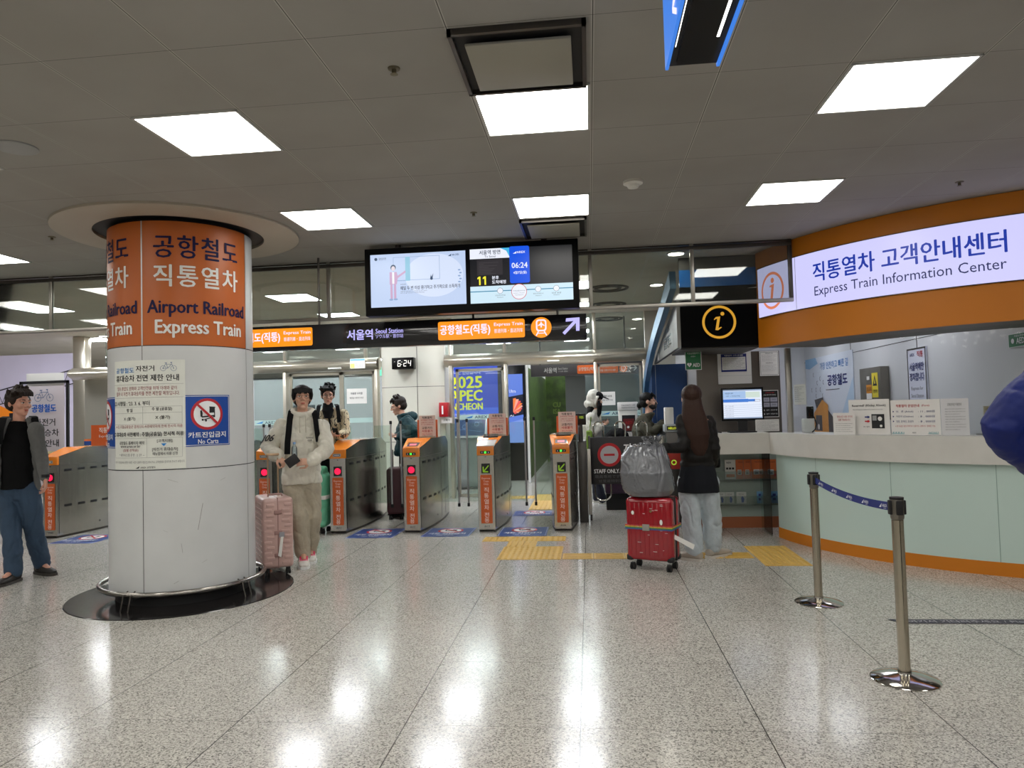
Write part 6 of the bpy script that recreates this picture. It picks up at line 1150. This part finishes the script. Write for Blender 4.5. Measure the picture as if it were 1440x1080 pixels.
def pattern(m):
    nt = m.node_tree; N = nt.nodes; L = nt.links; tc = N.new('ShaderNodeTexCoord'); w1 = N.new('ShaderNodeTexWave'); w1.inputs['Scale'].default_value = 5; w1.inputs['Distortion'].default_value = 9; w1.inputs['Detail Scale'].default_value = 2.5; L.new(tc.outputs['Object'], w1.inputs[0]); c = N.new('ShaderNodeValToRGB'); c.color_ramp.elements[0].position = .06; c.color_ramp.elements[0].color = (.012, .012, .014, 1); c.color_ramp.elements[1].position = .12; c.color_ramp.elements[1].color = (*lin((208,194,162)), 1); L.new(w1.outputs['Fac'], c.inputs[0]); L.new(c.outputs[0], N['Principled BSDF'].inputs['Base Color'])
pattern(PAT); top(t, J, X, Y, PAT, .03, .0, 1.0, sleeve=(.07, .07, .05), disp=.014); pants(t, J, X, Y, BLKF, (.1, .08, .065))
b = MB(); b.tube([J['nk']-UPZ*.05, J['nk']+UPZ*.06], [.085, .07], NM, 16); loft(b, [(J['nk']-UPZ*.16-Y*.05, .05, .09, X, Y), (J['nk']-UPZ*.05-Y*.03, .085, .085, X, Y), (J['nk'], .075, .075, X, Y)]); fuse(b, .008, 3, 'high_collar', t, BLKF, .006, 14)
surf_band(t, [J['nk']-Y*.12-UPZ*.1, J['ch']-Y*.155, J['ws']-Y*.145, J['pv']-Y*.15+UPZ*.02], .014, BLKF, 'zip', -Y)
for q in (-1, 1): surf_band(t, [J['nk']+X*q*.11+Y*.05+UPZ*.04, J['nk']+X*q*.125-Y*.04+UPZ*.02, J['nk']+X*q*.14-Y*.13-UPZ*.08, J['nk']+X*q*.15-Y*.16-UPZ*.22], .027, BLKF, 'backpack_strap', [UPZ, UPZ-Y*.5, -Y+UPZ*.3, -Y], .012)
for s_ in 'LR': shoe(t, J['a'+s_], F2, BLKF, BLK)
for s_ in 'LR': b = MB(); limb(b, [J['w'+s_].lerp(J['e'+s_], .22), J['w'+s_].lerp(J['e'+s_], .06)], [.052, .046]); fuse(b, .008, 2, 'cuff', t, BLKF)
t = thing('phone', 'dark phone in the hands of the man in the patterned jacket', 'phone', tuple(at(472, 608, 9.55))); m = MB(); m.box(tuple(at(472, 608, 9.53)), (.075, .012, .14), BLACK, .006, rot=Matrix.Rotation(.6, 3, 'X')); m.build('phone_body', t, True)
# --- person in teal jacket
F3 = Vector((-1, -.25, 0)).normalized(); X3 = UPZ.cross(F3); TEAL = mat('jacket_teal', (16,54,60), .6, var=.06, vscale=10, bump=.1, bscale=200, spec=.3)
J = dict(hd=at(560, 571, 10.9), sL=at(572, 592, 10.75), sR=at(574, 592, 11.1), eL=at(583, 609, 10.65), eR=at(575, 612, 11.1), wL=at(561, 614, 10.62), wR=at(558, 614, 10.95), pv=at(572, 640, 10.95), nk=at(567, 585, 10.92))
J['ch'] = at(576, 600, 10.93); J['kL'] = J['pv']+X3*.1-UPZ*.46; J['kR'] = J['pv']-X3*.1-UPZ*.46; J['aL'] = drop(J['kL'], .09); J['aR'] = drop(J['kR'], .09)+F3*.1; J['tL'] = F3; J['tR'] = F3; J['dL'] = (F3-X3*.2, UPZ, .7); J['dR'] = (F3+X3*.2, UPZ, .7)
std(J, X3); t, T, X, Y = person('short haired person in dark teal padded jacket bowing the head behind the gates', (J['pv'].x, J['pv'].y, 0), J, S2, F3, F3, -.3, .98, 'c', True, hair='short', haircol=(34,26,22))
top(t, J, X, Y, TEAL, .085, .0, 1.2, sleeve=(.11, .1, .06), disp=.022, collar=.03); pants(t, J, X, Y, BLKF, (.1, .085, .07))
b = MB(); b.sph(J['nk']+Y*.13-UPZ*.01, (.1, .1, .08), NM, 14); b.tube([J['nk']+X*(.1*math.cos(a))+Y*(.09*math.sin(a)+.02)+UPZ*(.015+.02*math.sin(a)) for a in [k*PI/9 for k in range(18)]], .03, NM, 10, True); fuse(b, .008, 3, 'hood', t, TEAL, .012, 14)
for s_ in 'LR': shoe(t, J['a'+s_], F3, BLKF, BLK)
t = thing('phone', 'pale phone held low by the teal jacket person', 'phone', tuple(at(556, 610, 10.7))); m = MB(); m.box(tuple(at(556, 611, 10.7)), (.13, .08, .012), mat('phone_pale', (176,172,168), .3), .005, rot=Matrix.Rotation(-.3, 3, 'Y')); m.build('phone_body', t, True)
# --- person in pale hood and cap
F4 = Vector((1, -.25, 0)).normalized(); X4 = UPZ.cross(F4); PALE = mat('hoodie_pale', (190,188,178), .8, var=.04, vscale=12, sheen=.2)
J = dict(hd=at(837, 562, 11.8), sL=at(832, 585, 12.0), sR=at(831, 585, 11.65), eL=at(832, 606, 12.0), eR=at(833, 609, 11.6), wL=at(846, 594, 11.9), wR=at(846, 597, 11.65), pv=at(833, 628, 11.85))
J['kL'] = J['pv']+X4*.09-UPZ*.46+F4*.03; J['kR'] = J['pv']-X4*.09-UPZ*.46+F4*.03; J['aL'] = drop(J['kL'], .09); J['aR'] = drop(J['kR'], .09)+F4*.14; J['tL'] = F4; J['tR'] = F4; J['dL'] = (F4-X4*.1, UPZ, .7); J['dR'] = (F4+X4*.1, UPZ, .7)
std(J, X4); t, T, X, Y = person('person in pale hoodie with hood over a black cap looking at a phone', (J['pv'].x, J['pv'].y, 0), J, S2, F4, F4, -.25, .95, 'd', hair='long', male=False)
top(t, J, X, Y, PALE, .05, .02, 1.05, sleeve=(.085, .08, .05), disp=.02); pants(t, J, X, Y, mat('trousers_dark', (36,38,52), .8), (.1, .085, .07))
b = MB(); h = lambda c, r: b.sph((0, 0, 0), 1, NM, 20, mx=T @ Matrix.Translation(c) @ Matrix.Diagonal((*r, 1))); h((0, .035, .02), (.112, .105, .13)); h((0, .05, -.08), (.11, .1, .08)); b.tube([(0, -.05, .11), (.09, -.045, .04), (.09, -.03, -.06), (0, -.06, -.13), (-.09, -.03, -.06), (-.09, -.045, .04)], .02, NM, 8, True, mx=T); fuse(b, .008, 4, 'hood', t, PALE, .01, 14)
b = MB(); b.sph((0, 0, 0), 1, BLKF, 20, mx=T @ Matrix.Translation((0, -.02, .06)) @ Matrix.Diagonal((.085, .09, .07, 1))); b.sph((0, 0, 0), 1, BLKF, 20, mx=T @ Matrix.Translation((0, -.12, .062)) @ Matrix.Rotation(.15, 4, 'X') @ Matrix.Diagonal((.07, .085, .008, 1))); b.build('cap', t, True)
for q in (-1, 1): b = MB(); b.tube([(q*.06, -.07, 0), (q*.065, -.085, -.08), (q*.05, -.1, -.18), (q*.045, -.09, -.26)], [.016, .024, .022, .006], NM, 8, mx=T); fuse(b, .007, 1, 'hair_lock', t, mat('hair_strands_12'), .003, 30, .001)
for s_ in 'LR': shoe(t, J['a'+s_], F4, WSH, WHITE, s=.92)
t = thing('phone', 'black phone held out by the hooded person with the cap', 'phone', tuple(at(851, 590, 11.75))); m = MB(); m.box(tuple(at(852, 590, 11.77)), (.15, .075, .01), BLACK, .004, rot=Matrix.Rotation(-.1, 3, 'Y')); m.build('phone_body', t, True)
t = thing('green_tote', 'lime green bag hanging beside the hooded person', 'bag', tuple(at(828, 622, 11.5))); b = MB(); c = at(829, 620, 11.5); b.tube([c+UPZ*.1, at(831, 586, 11.55)], .012, NM, 8); b.box(tuple(c), (.1, .05, .34), NM, .02); fuse(b, .01, 3, 'bag_body', t, mat('bag_green', (104,132,40), .6), .01, 10)
t = thing('black_backpack', 'black backpack lying on the trolley behind the steel loops', 'bag', (.45, 11.3, 0)); b = MB(); b.sph((.42, 11.3, 1.08), (.2, .14, .17), NM, 18); b.sph((.3, 11.3, 1.0), (.13, .12, .13), NM, 16); fuse(b, .01, 3, 'bag_body', t, BLKF, .03, 9, .003); MB().bb(.2, .65, 11.15, 11.45, .25, .86, mat('trunk_purple', (60,34,60), .5), .04).build('case', t, True); MB().bb(.22, .63, 11.2, 11.4, 0, .25, BLK).build('wheels_frame', t, True)
# --- person in olive jacket with mask
F5 = Vector((1, -.1, 0)).normalized(); X5 = UPZ.cross(F5); OLV = mat('jacket_olive', (66,64,50), .8, var=.08, vscale=10, bump=.15, bscale=180)
J = dict(hd=at(912, 565, 10.75), sL=at(905, 589, 10.95), sR=at(903, 590, 10.6), eL=at(918, 604, 10.95), eR=at(914, 610, 10.5), wL=at(936, 595, 10.9), wR=at(934, 596, 10.62), pv=at(906, 638, 10.8))
J['kL'] = J['pv']+X5*.09-UPZ*.46; J['kR'] = J['pv']-X5*.09-UPZ*.46; J['aL'] = drop(J['kL'], .09); J['aR'] = drop(J['kR'], .09)+F5*.1; J['tL'] = F5; J['tR'] = F5; J['dL'] = (F5+UPZ*.2, -X5*.4+UPZ*.2, .8); J['dR'] = (F5+UPZ*.4, X5, .9)
std(J, X5); t, T, X, Y = person('person with black face mask in olive jacket reaching towards the side gate reader', (J['pv'].x, J['pv'].y, 0), J, S2, F5, F5, -.05, .97, 'e', mask=True, hair='bun', male=False)
top(t, J, X, Y, OLV, .055, .1, 1.08, sleeve=(.088, .08, .05), disp=.022, collar=.015); pants(t, J, X, Y, BLKF, (.1, .085, .07))
for s_ in 'LR': shoe(t, J['a'+s_], F5, BLKF, BLK, s=.95)
# --- woman with long hair, back to the camera
F6 = Vector((.1, 1, 0)).normalized(); X6 = UPZ.cross(F6); PUF = mat('puffer_dark', (20,18,17), .6, var=.1, vscale=8, spec=.25); JEANP = mat('jeans_pale', (182,192,198), .85, var=.07, vscale=16, bump=.2, bscale=260)
J = dict(hd=at(972, 561, 7.45), sL=at(959, 589, 7.42), sR=at(997, 591, 7.48), eL=at(961, 628, 7.36), eR=at(1004, 630, 7.42), wL=at(929, 631, 7.22), wR=at(1003, 655, 7.62), pv=at(981, 672, 7.5))
J['kL'] = at(972, 722, 7.46); J['kR'] = at(1000, 722, 7.55); J['aL'] = at(976, 776, 7.47); J['aR'] = at(1003, 774, 7.62); J['tL'] = Vector((-.75, .6, 0)).normalized(); J['tR'] = Vector((.75, .6, 0)).normalized(); J['dL'] = (Vector((-1, -.25, .1)), Vector((0, .1, -1)), 1.2); J['dR'] = (Vector((-.1, .4, -1)), Vector((-1, 0, 0)), .5); J['hx'] = -.05
std(J, X6); t, T, X, Y = person('woman with long brown hair seen from behind, dark padded jacket and pale jeans', (1.08, 7.5, 0), J, S1, F6, (-.05, 1), 0, 1.0, 'f', hair='long', haircol=(48,29,21), male=False)
o = top(t, J, X, Y, PUF, .018, -.12, 1.0, sleeve=(.066, .062, .046), disp=.005)
for v in o.data.vertices: zz = v.co.z; v.co.x += 0; n_ = math.sin(zz*2*PI/.085)*.0035; c = Vector((v.co.x, v.co.y, 0)); v.co += Vector(v.normal)*n_
b = MB(); loft(b, [(J['pv']-UPZ*.14-Y*0, .213, .168, X, Y), (J['pv']-UPZ*.05, .206, .162, X, Y), (J['pv']+UPZ*.16, .16, .12, X, Y)]); fuse(b, .0085, 3, 'shirt_tail', t, mat('shirt_charcoal', (24,26,31), .9, spec=.2), .008, 9, .001, (1, 1, .25))
pants(t, J, X, Y, JEANP, (.118, .1, .092), disp=.02)
for s_ in 'LR': shoe(t, J['a'+s_], J['t'+s_], mat('shoe_beige', (170,160,148), .6), mat('sole_pale', (204,198,190), .5), s=1.2)
t = thing('black_shoulder_bag', 'small black shoulder bag at the long haired woman’s side', 'bag', tuple(at(1007, 640, 7.5))); b = MB(); b.box(tuple(at(1007, 641, 7.66)), (.05, .24, .24), NM, .02); fuse(b, .01, 3, 'bag_body', t, BLKF, .01, 9); MB().tube([at(1005, 628, 7.6), at(1006, 600, 7.62), at(998, 588, 7.56)], .008, BLKF, 6).build('strap', t, True)
# --- man in grey jacket and jeans
F7 = Vector((.62, -.8, 0)).normalized(); X7 = UPZ.cross(F7); GJ = mat('jacket_grey', (96,96,95), .9, var=.06, vscale=12, bump=.2, bscale=220); JEAN = mat('jeans_blue', (50,70,92), .85, var=.12, vscale=7, bump=.2, bscale=260); S3 = SKIN('skin_rosy', (204,150,128))
J = dict(hd=at(27, 567, 6.72), sL=at(50, 601, 6.7), sR=at(-3, 601, 6.78), eL=at(57, 640, 6.74), eR=at(-12, 645, 6.8), wL=at(64, 674, 6.66), wR=at(-14, 684, 6.7), pv=at(26, 684, 6.76), kL=at(46, 738, 6.82), kR=at(16, 740, 6.66), aL=at(58, 792, 6.98), aR=at(19, 802, 6.62))
J['hL'] = J['pv']+Vector((.1, .02, -.04)); J['hR'] = J['pv']+Vector((-.1, -.02, -.04)); J['tL'] = Vector((.92, -.35, 0)).normalized(); J['tR'] = Vector((.1, -1, 0)).normalized(); J['dL'] = (Vector((.08, -.05, -1)), -X7*1.0, .55); J['dR'] = (Vector((0, -.1, -1)), X7, .55)
std(J, X7); t, T, X, Y = person('man in grey jacket and blue jeans looking aside next to the round pillar', (J['pv'].x, J['pv'].y, 0), J, S3, F7, Vector((.97, -.2, 0)), -.05, 1.0, 'g', hair='short', haircol=(38,28,22))
b = MB(); sc = (J['sL']+J['sR'])/2; loft(b, [(J['pv']-UPZ*.02-Y*.02, .155, .125, X, Y), (J['ws']-Y*.02, .145, .12, X, Y), (J['ch']-Y*.02, .165, .13, X, Y), (sc-UPZ*.02, .15, .09, X, Y), (J['nk']-UPZ*.02, .075, .07, X, Y)]); fuse(b, .0085, 3, 'black_shirt', t, BLKF, .01, 9)
b = MB(); loft(b, [(J['pv']-UPZ*.04+Y*.045, .195, .12, X, Y), (J['ws']+Y*.04, .185, .115, X, Y), (J['ch']+Y*.035, .2, .12, X, Y), (sc-UPZ*.01+Y*.02, .165, .085, X, Y), (J['nk']+Y*.03, .09, .06, X, Y)])
for s_ in 'LR': limb(b, [J['s'+s_]-UPZ*.015, J['e'+s_], J['w'+s_].lerp(J['e'+s_], .08)], [.075, .064, .045])
for q in (-1, 1): limb(b, [J['nk']+X*q*.085-Y*.05, J['ch']+X*q*.15-Y*.11, J['ws']+X*q*.16-Y*.1, J['pv']+X*q*.17-Y*.1-UPZ*.03], [.025, .035, .03, .03], seg=8)
fuse(b, .0085, 4, 'jacket', t, GJ, .014, 11, .002)
pants(t, J, X, Y, JEAN, (.11, .09, .082), disp=.018)
for q in (-1, 1): surf_band(t, [J['nk']+X*q*.11+Y*.05+UPZ*.035, J['nk']+X*q*.13-Y*.05+UPZ*.02, J['nk']+X*q*.15-Y*.135-UPZ*.08, J['nk']+X*q*.16-Y*.155-UPZ*.24], .032, BLKF, 'backpack_strap', [UPZ, UPZ-Y*.5, -Y+UPZ*.3, -Y], .012)
b = MB(); b.box(J['ch']+Y*.24, (.3, .16, .42), BLKF, .05, rot=Matrix((X, Y, UPZ)).transposed()); b.build('backpack', t, True)
b = MB(); b.tube([J['wL']+UPZ*.02, J['wL']+UPZ*.05], .038, BLK, 14); b.build('wristwatch', t, True)
for s_ in 'LR': shoe(t, J['a'+s_], J['t'+s_], mat('shoe_dark', (36,32,30), .6), mat('sole_dark', (60,56,52), .6), s=1.12)
# --- person in blue jacket, mostly out of frame
F8 = Vector((-.3, 1, 0)).normalized(); X8 = UPZ.cross(F8); BLJ = mat('jacket_royal_blue', (9,28,98), .5, var=.08, vscale=6, spec=.3)
J = dict(hd=Vector((2.08, 2.98, 1.9)), sL=Vector((1.84, 3.0, 1.70)), sR=Vector((2.25, 3.02, 1.68)), eL=at(1409, 600, 3.0), eR=Vector((2.45, 3.1, 1.22)), wL=Vector((1.80, 3.1, 1.26)), wR=Vector((2.3, 3.3, 1.15)), pv=Vector((2.13, 3.02, .98)), kL=Vector((2.03, 3.05, .52)), kR=Vector((2.23, 3.05, .52)), aL=Vector((2.02, 3.0, .09)), aR=Vector((2.25, 3.0, .09)))
J['nk'] = Vector((2.06, 3.0, 1.75)); J['ch'] = Vector((2.08, 3.0, 1.45)); J['tL'] = F8; J['tR'] = F8; J['dL'] = (Vector((.6, .6, .1)), Vector((0, .2, -1)), .8); J['dR'] = (Vector((-.6, .6, .1)), Vector((0, .2, -1)), .8)
std(J, X8); t, T, X, Y = person('person in royal blue jacket with bent elbow, almost wholly outside the picture', (2.13, 3.0, 0), J, S1, F8, F8, 0, 1.0, 'h', hair='short')
top(t, J, X, Y, BLJ, .05, .05, 1.05, sleeve=(.085, .08, .06), disp=.012); pants(t, J, X, Y, BLKF, (.1, .085, .075))
for s_ in 'LR': shoe(t, J['a'+s_], F8, BLKF, BLK)
# ---------------------------------------------------------------- luggage and stanchions
def wheels(t, T, w_, d_, col_=BLK, r=.025):
    for i, (a, b_) in enumerate(((-1, -1), (1, -1), (-1, 1), (1, 1))):
        m = MB(); x = a*(w_/2-.05); y = b_*(d_/2-.05)
        for q in (-.013, .013): m.tube([(x+q-.008, y, r), (x+q+.008, y, r)], r, RUBBER, 16, mx=T)
        m.box((x, y, .055), (.04, .045, .03), col_, .008, mx=T); m.build('wheel', t, True)
# pink suitcase
t = thing('pink_suitcase', 'pale pink hard suitcase wrapped in film, its pull handle held by the hoodie man', 'suitcase', (-3.22, 7.08, 0)); T = Matrix.Translation((-3.235, 7.08, 0)) @ Matrix.Rotation(.6, 4, 'Z'); PKC = mat('case_pink', (196,162,154), .32, var=.04, vscale=8, coat=.3); PKD = mat('case_pink_dark', (160,124,118), .4)
m = MB(); m.box((0, 0, .415), (.3, .5, .69), PKC, .035, mx=T, seg=4)
for r_ in range(12):
    z = .12+.052*r_
    for x in (-.085, .085): m.box((x+(.012 if r_ % 2 else -.012), -.25, z), (.075, .012, .03), PKC, .005, mx=T)
    for k in range(5): m.box((-.15, -.19+.095*k+(.02 if r_ % 2 else 0), z), (.012, .07, .03), PKC, .005, mx=T)
m.build('shell', t, True); MB().box((0, -.002, .415), (.012, .502, .695), PKD, .004, mx=T).build('frame_line', t, True)
for z in (.2, .42, .62): MB().box((0, -.255, z), (.075, .018, .04), PKD, .006, mx=T).build('latch', t, True)
wheels(t, T, .3, .5); m = MB(); [m.cyl((x, .0, .75), (x, .0, 1.17), .008, mat('handle_rose', (190,160,130), .3, .8), 10, mx=T) for x in (-.05, .05)]; m.box((0, 0, 1.18), (.13, .03, .025), mat('handle_rose'), .008, mx=T); m.build('pull_handle', t, True)
MB().tube([(-.07, -.1, .765), (-.06, -.1, .785), (.06, -.1, .785), (.07, -.1, .765)], .01, PKD, 8, mx=T).build('top_grip', t, True)
m = MB(); m.box((.03, -.275, .4), (.05, .004, .05), mat('tag_grey', (150,150,156), .4), mx=T); m.add([tuple(T @ Vector(p)) for p in ((.02, -.278, .38), (.045, -.278, .38), (.02, -.285, .18), (-.01, -.285, .2))], [(0, 1, 2, 3)], PAPER); m.build('luggage_tag', t, True)
# red suitcase
t = thing('red_suitcase', 'glossy red ribbed suitcase with rainbow strap in front of the long haired woman', 'suitcase', (.58, 7.1, 0)); T = Matrix.Translation((.575, 7.1, 0)) @ Matrix.Rotation(-.42, 4, 'Z'); RC = mat('case_red', (150,8,26), .18, coat=.6)
m = MB(); m.box((0, -.062, .395), (.46, .13, .6), RC, .045, mx=T, seg=4); m.box((0, .078, .395), (.46, .13, .6), RC, .045, mx=T, seg=4)
for k in range(9): m.box((-.18+.045*k, -.127, .395), (.018, .008, .5), RC, .003, mx=T)
m.build('shell', t, True); m = MB(); m.box((0, .008, .395), (.464, .03, .604), BLK, .01, mx=T); m.build('zip_band', t, True)
m = MB(); [m.box((x, y, z), (.07, .07, .06), BLK, .02, mx=T) for x in (-.2, .2) for y in (-.09, .1) for z in (.12,)]; m.build('corner_guard', t, True); wheels(t, T, .46, .27, BLK, .03)
for k, c in enumerate([(190,60,60), (200,170,60), (60,130,80), (50,80,150)]): MB().box((0, .007, .43-.011*k), (.466, .277, .0105), mat('strap_%d' % k, c, .7), .002, mx=T).build('luggage_strap', t, True)
MB().box((-.02, -.14, .415), (.07, .012, .06), mat('buckle', (150,146,140), .4), .004, mx=T).build('buckle', t, True)
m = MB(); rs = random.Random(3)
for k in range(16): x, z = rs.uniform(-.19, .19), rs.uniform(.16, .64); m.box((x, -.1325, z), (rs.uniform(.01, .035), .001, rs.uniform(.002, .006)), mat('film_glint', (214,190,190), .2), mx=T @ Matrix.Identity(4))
m.build('painted_glint', t, True); o = bpy.context.scene.objects[-1]  # pale flecks painted on as highlights of the glossy film
m = MB(); s = Sheet(m, lambda u, v, n: tuple(T @ Vector((-.17+u, -.1335-n, .57-v)))); s.disc(.02, .02, .014, PAPER, 12, ry=.02); s.disc(.3, .1, .014, PAPER, 12, ry=.026); s.disc(.2, 0, .012, mat('sticker_gold', (120,100,60), .4), 12); m.build('sticker', t, True)
m = MB(); m.add([tuple(Vector(p)) for p in (at(949, 752, 6.95), at(977, 766, 6.93), at(975, 773, 6.93), at(948, 758, 6.95))], [(0, 1, 2, 3), (3, 2, 1, 0)], PAPER); m.add([tuple(Vector(p)+Vector((0, .002, 0))) for p in (at(949, 752, 6.95), at(977, 766, 6.93), at(975, 773, 6.93), at(948, 758, 6.95))], [(0, 1, 2, 3)], PAPER); m.build('paper_tag', t, True)
# silver bag
t = thing('silver_bag', 'bulging silver grey plastic bag tied at the top resting on the red suitcase', 'bag', (.56, 7.05, .7)); b = MB()
VX = Vector((1, 0, 0)); VY = Vector((0, 1, 0))
loft(b, [(Vector((.56, 7.08, .705)), .19, .13, VX, VY), (Vector((.55, 7.08, .76)), .235, .16, VX, VY), (Vector((.53, 7.08, .93)), .245, .17, VX, VY), (Vector((.52, 7.1, 1.09)), .22, .15, VX, VY), (Vector((.54, 7.12, 1.18)), .17, .11, VX, VY), (Vector((.58, 7.14, 1.215)), .07, .06, VX, VY)], 40)
for k in range(9): a = k*.75; b.tube([(.59, 7.14, 1.18), (.59+.06*math.cos(a), 7.14+.05*math.sin(a), 1.23), (.59+.1*math.cos(a), 7.14+.09*math.sin(a), 1.255+.012*(k % 3))], [.03, .02, .008], NM, 8)
o = fuse(b, .0075, 1, 'bag_body', t, mat('bag_silver', (112,114,119), .26, .3, coat=.5, bump=.35, bscale=22), 0)
for v in o.data.vertices:
    p = Vector(v.co)+Vector((3, 1, 2)); dx, dy = v.co.x-.06, v.co.y-.07; th = math.atan2(dx, -dy)*2.6+noise.noise(p*4)*2.2; rise = max(0, min(1, (v.co.z-.02)/.5)); ray_ = 1-min(1, abs(math.sin(th*1.7))*2.2); r2_ = 1-min(1, abs(math.sin(th*3.7+v.co.z*6))*2.4)
    q = Vector((p.x*5+p.z*3, p.y*4, p.z*3.2-p.x*3)); f1 = 1-min(1, abs(noise.noise(q))*3.5); hh = min(1, max(0, v.co.z/.08))
    v.co += Vector(v.normal)*(.02*noise.noise(p*5)-.02*ray_*rise-.01*r2_*rise+.012*f1*(1-.4*rise))*hh
# green and maroon cases
t = thing('mint_suitcase', 'mint green covered suitcase with white band in front of the red lit gates', 'suitcase', (-3.68, 9.4, 0)); b = MB(); c = Vector((-3.685, 9.40, 0)); b.box((c.x, c.y, .45), (.34, .3, .74), NM, .07, seg=3); b.box((c.x+.02, c.y, .83), (.24, .22, .12), NM, .04); fuse(b, .01, 4, 'cover', t, mat('cover_mint', (112,196,158), .45, var=.05, vscale=8), .02, 9, .002)
MB().box((c.x, c.y, .48), (.375, .33, .05), PAPER, .01).build('band', t, True); T = Matrix.Translation(c); wheels(t, T, .34, .3); m = MB(); [m.cyl((x, 0, .85), (x, 0, 1.08), .008, DSTEEL, 8, mx=T) for x in (-.06, .06)]; m.build('pull_handle', t, True)
t = thing('maroon_suitcase', 'dark maroon suitcase standing in front of the teal jacket person', 'suitcase', (-2.92, 10.66, 0)); T = Matrix.Translation((-2.93, 10.66, 0)) @ Matrix.Rotation(.2, 4, 'Z'); m = MB(); m.box((0, 0, .42), (.26, .42, .68), mat('case_maroon', (74,34,42), .4), .04, mx=T, seg=3); m.build('shell', t, True); wheels(t, T, .26, .42); m = MB(); [m.cyl((x, .1, .75), (x, .1, 1.02), .008, DSTEEL, 8, mx=T) for x in (-.05, .05)]; m.build('pull_handle', t, True)
# stanchions
PB = mat('post_polished', (176,168,152), .14, 1)
def stanchion(x, y, label, rz):
    t = thing('queue_post', label, 'stanchion', (x, y, 0)); MB().lathe([(0, .0), (.175, 0), (.178, .006), (.17, .012), (.1, .028), (.035, .04), (.035, .05)], CHROME, 48, (x, y, 0)).build('base', t, True); MB().lathe([(.031, .04), (.031, .885), (.026, .89), (.026, .9)], PB, 28, (x, y, 0)).build('pole', t, True)
    m = MB(); m.lathe([(.026, .885), (.033, .89), (.036, .9), (.036, 1.0), (.033, 1.012), (0, 1.014)], mat('head_steel', (120,116,108), .3, .9), 28, (x, y, 0)); m.build('head', t, True)
    m = MB()
    for a in (0, PI/2, PI, 1.5*PI): m.box((x+.036*math.cos(a+rz), y+.036*math.sin(a+rz), .955), (.018, .034, .08), BLK, .005, rz=a+rz)
    m.lathe([(.037, 1.0), (.037, 1.012), (0, 1.016)], BLK, 24, (x, y, 0)); m.build('clip_block', t, True); return t
A_ = (1.7, 4.27); B_ = (1.73, 5.88); rz_ = math.atan2(B_[1]-A_[1], B_[0]-A_[0])
t1 = stanchion(*A_, 'steel queue post nearest the camera with blue belt clipped on', rz_); t2 = stanchion(*B_, 'steel queue post closer to the counter, where the blue belt starts', rz_)
m = MB(); BB = mat('belt_blue', (16,38,120), .6); N_ = 24; V = []; F = []; d = Vector((B_[0]-A_[0], B_[1]-A_[1], 0)); L_ = d.length; d.normalize(); nb = Vector((-d.y, d.x, 0))*-1
def belt(u): return .955-.06*4*(u/L_)*(1-u/L_)*.6
for i in range(N_+1): u = .045+(L_-.09)*i/N_; p = Vector((A_[0], A_[1], 0))+d*u; V += [p+UPZ*(belt(u)-.024), p+UPZ*(belt(u)+.024)]
m.add(V, [(2*i, 2*i+2, 2*i+3, 2*i+1) for i in range(N_)], BB); m.add([v+nb*.0015 for v in V], [(2*i, 2*i+1, 2*i+3, 2*i+2) for i in range(N_)], BB)
s = Sheet(m, lambda u, v, n: tuple(Vector((B_[0], B_[1], 0))-d*u+Vector((-1, 0, 0))*(.001+n)+UPZ*(belt(L_-u)+.024-v)))
for u in (.18, .5, .82, 1.12, 1.42): s.poly([(u-.05, .035), (u, .008), (u-.01, .018), (u-.018, .035)], WTXT); s.text('AREX', u, .014, u+.075, .03, WTXT, .03); s.text('공항철도', u+.02, .034, u+.065, .041, WTXT, .01)
m.build('belt', t1, True)
# document tray on the counter behind the blue sleeve
t = thing('document_stand', 'beige clear document stand on the counter beside the blue sleeve', 'stand', (3.66, 6.85, 1.22)); p = Vector((3.70, 6.98, 1.224)); m = MB(); T = Matrix.Translation(p) @ Matrix.Rotation(D2(20), 4, 'Z'); m.box((0, 0, .13), (.34, .008, .26), mat('stand_beige', (190,184,166), .4), mx=T); m.build('panel', t, True); MB().box((-.14, -.008, .24), (.05, .02, .03), mat('clip_beige', (160,150,126), .4), .004, mx=T).build('clip', t, True); MB().box((0, .04, .005), (.34, .1, .008), glass('acrylic', (225,232,230), 1.5), mx=T).build('foot', t, True)
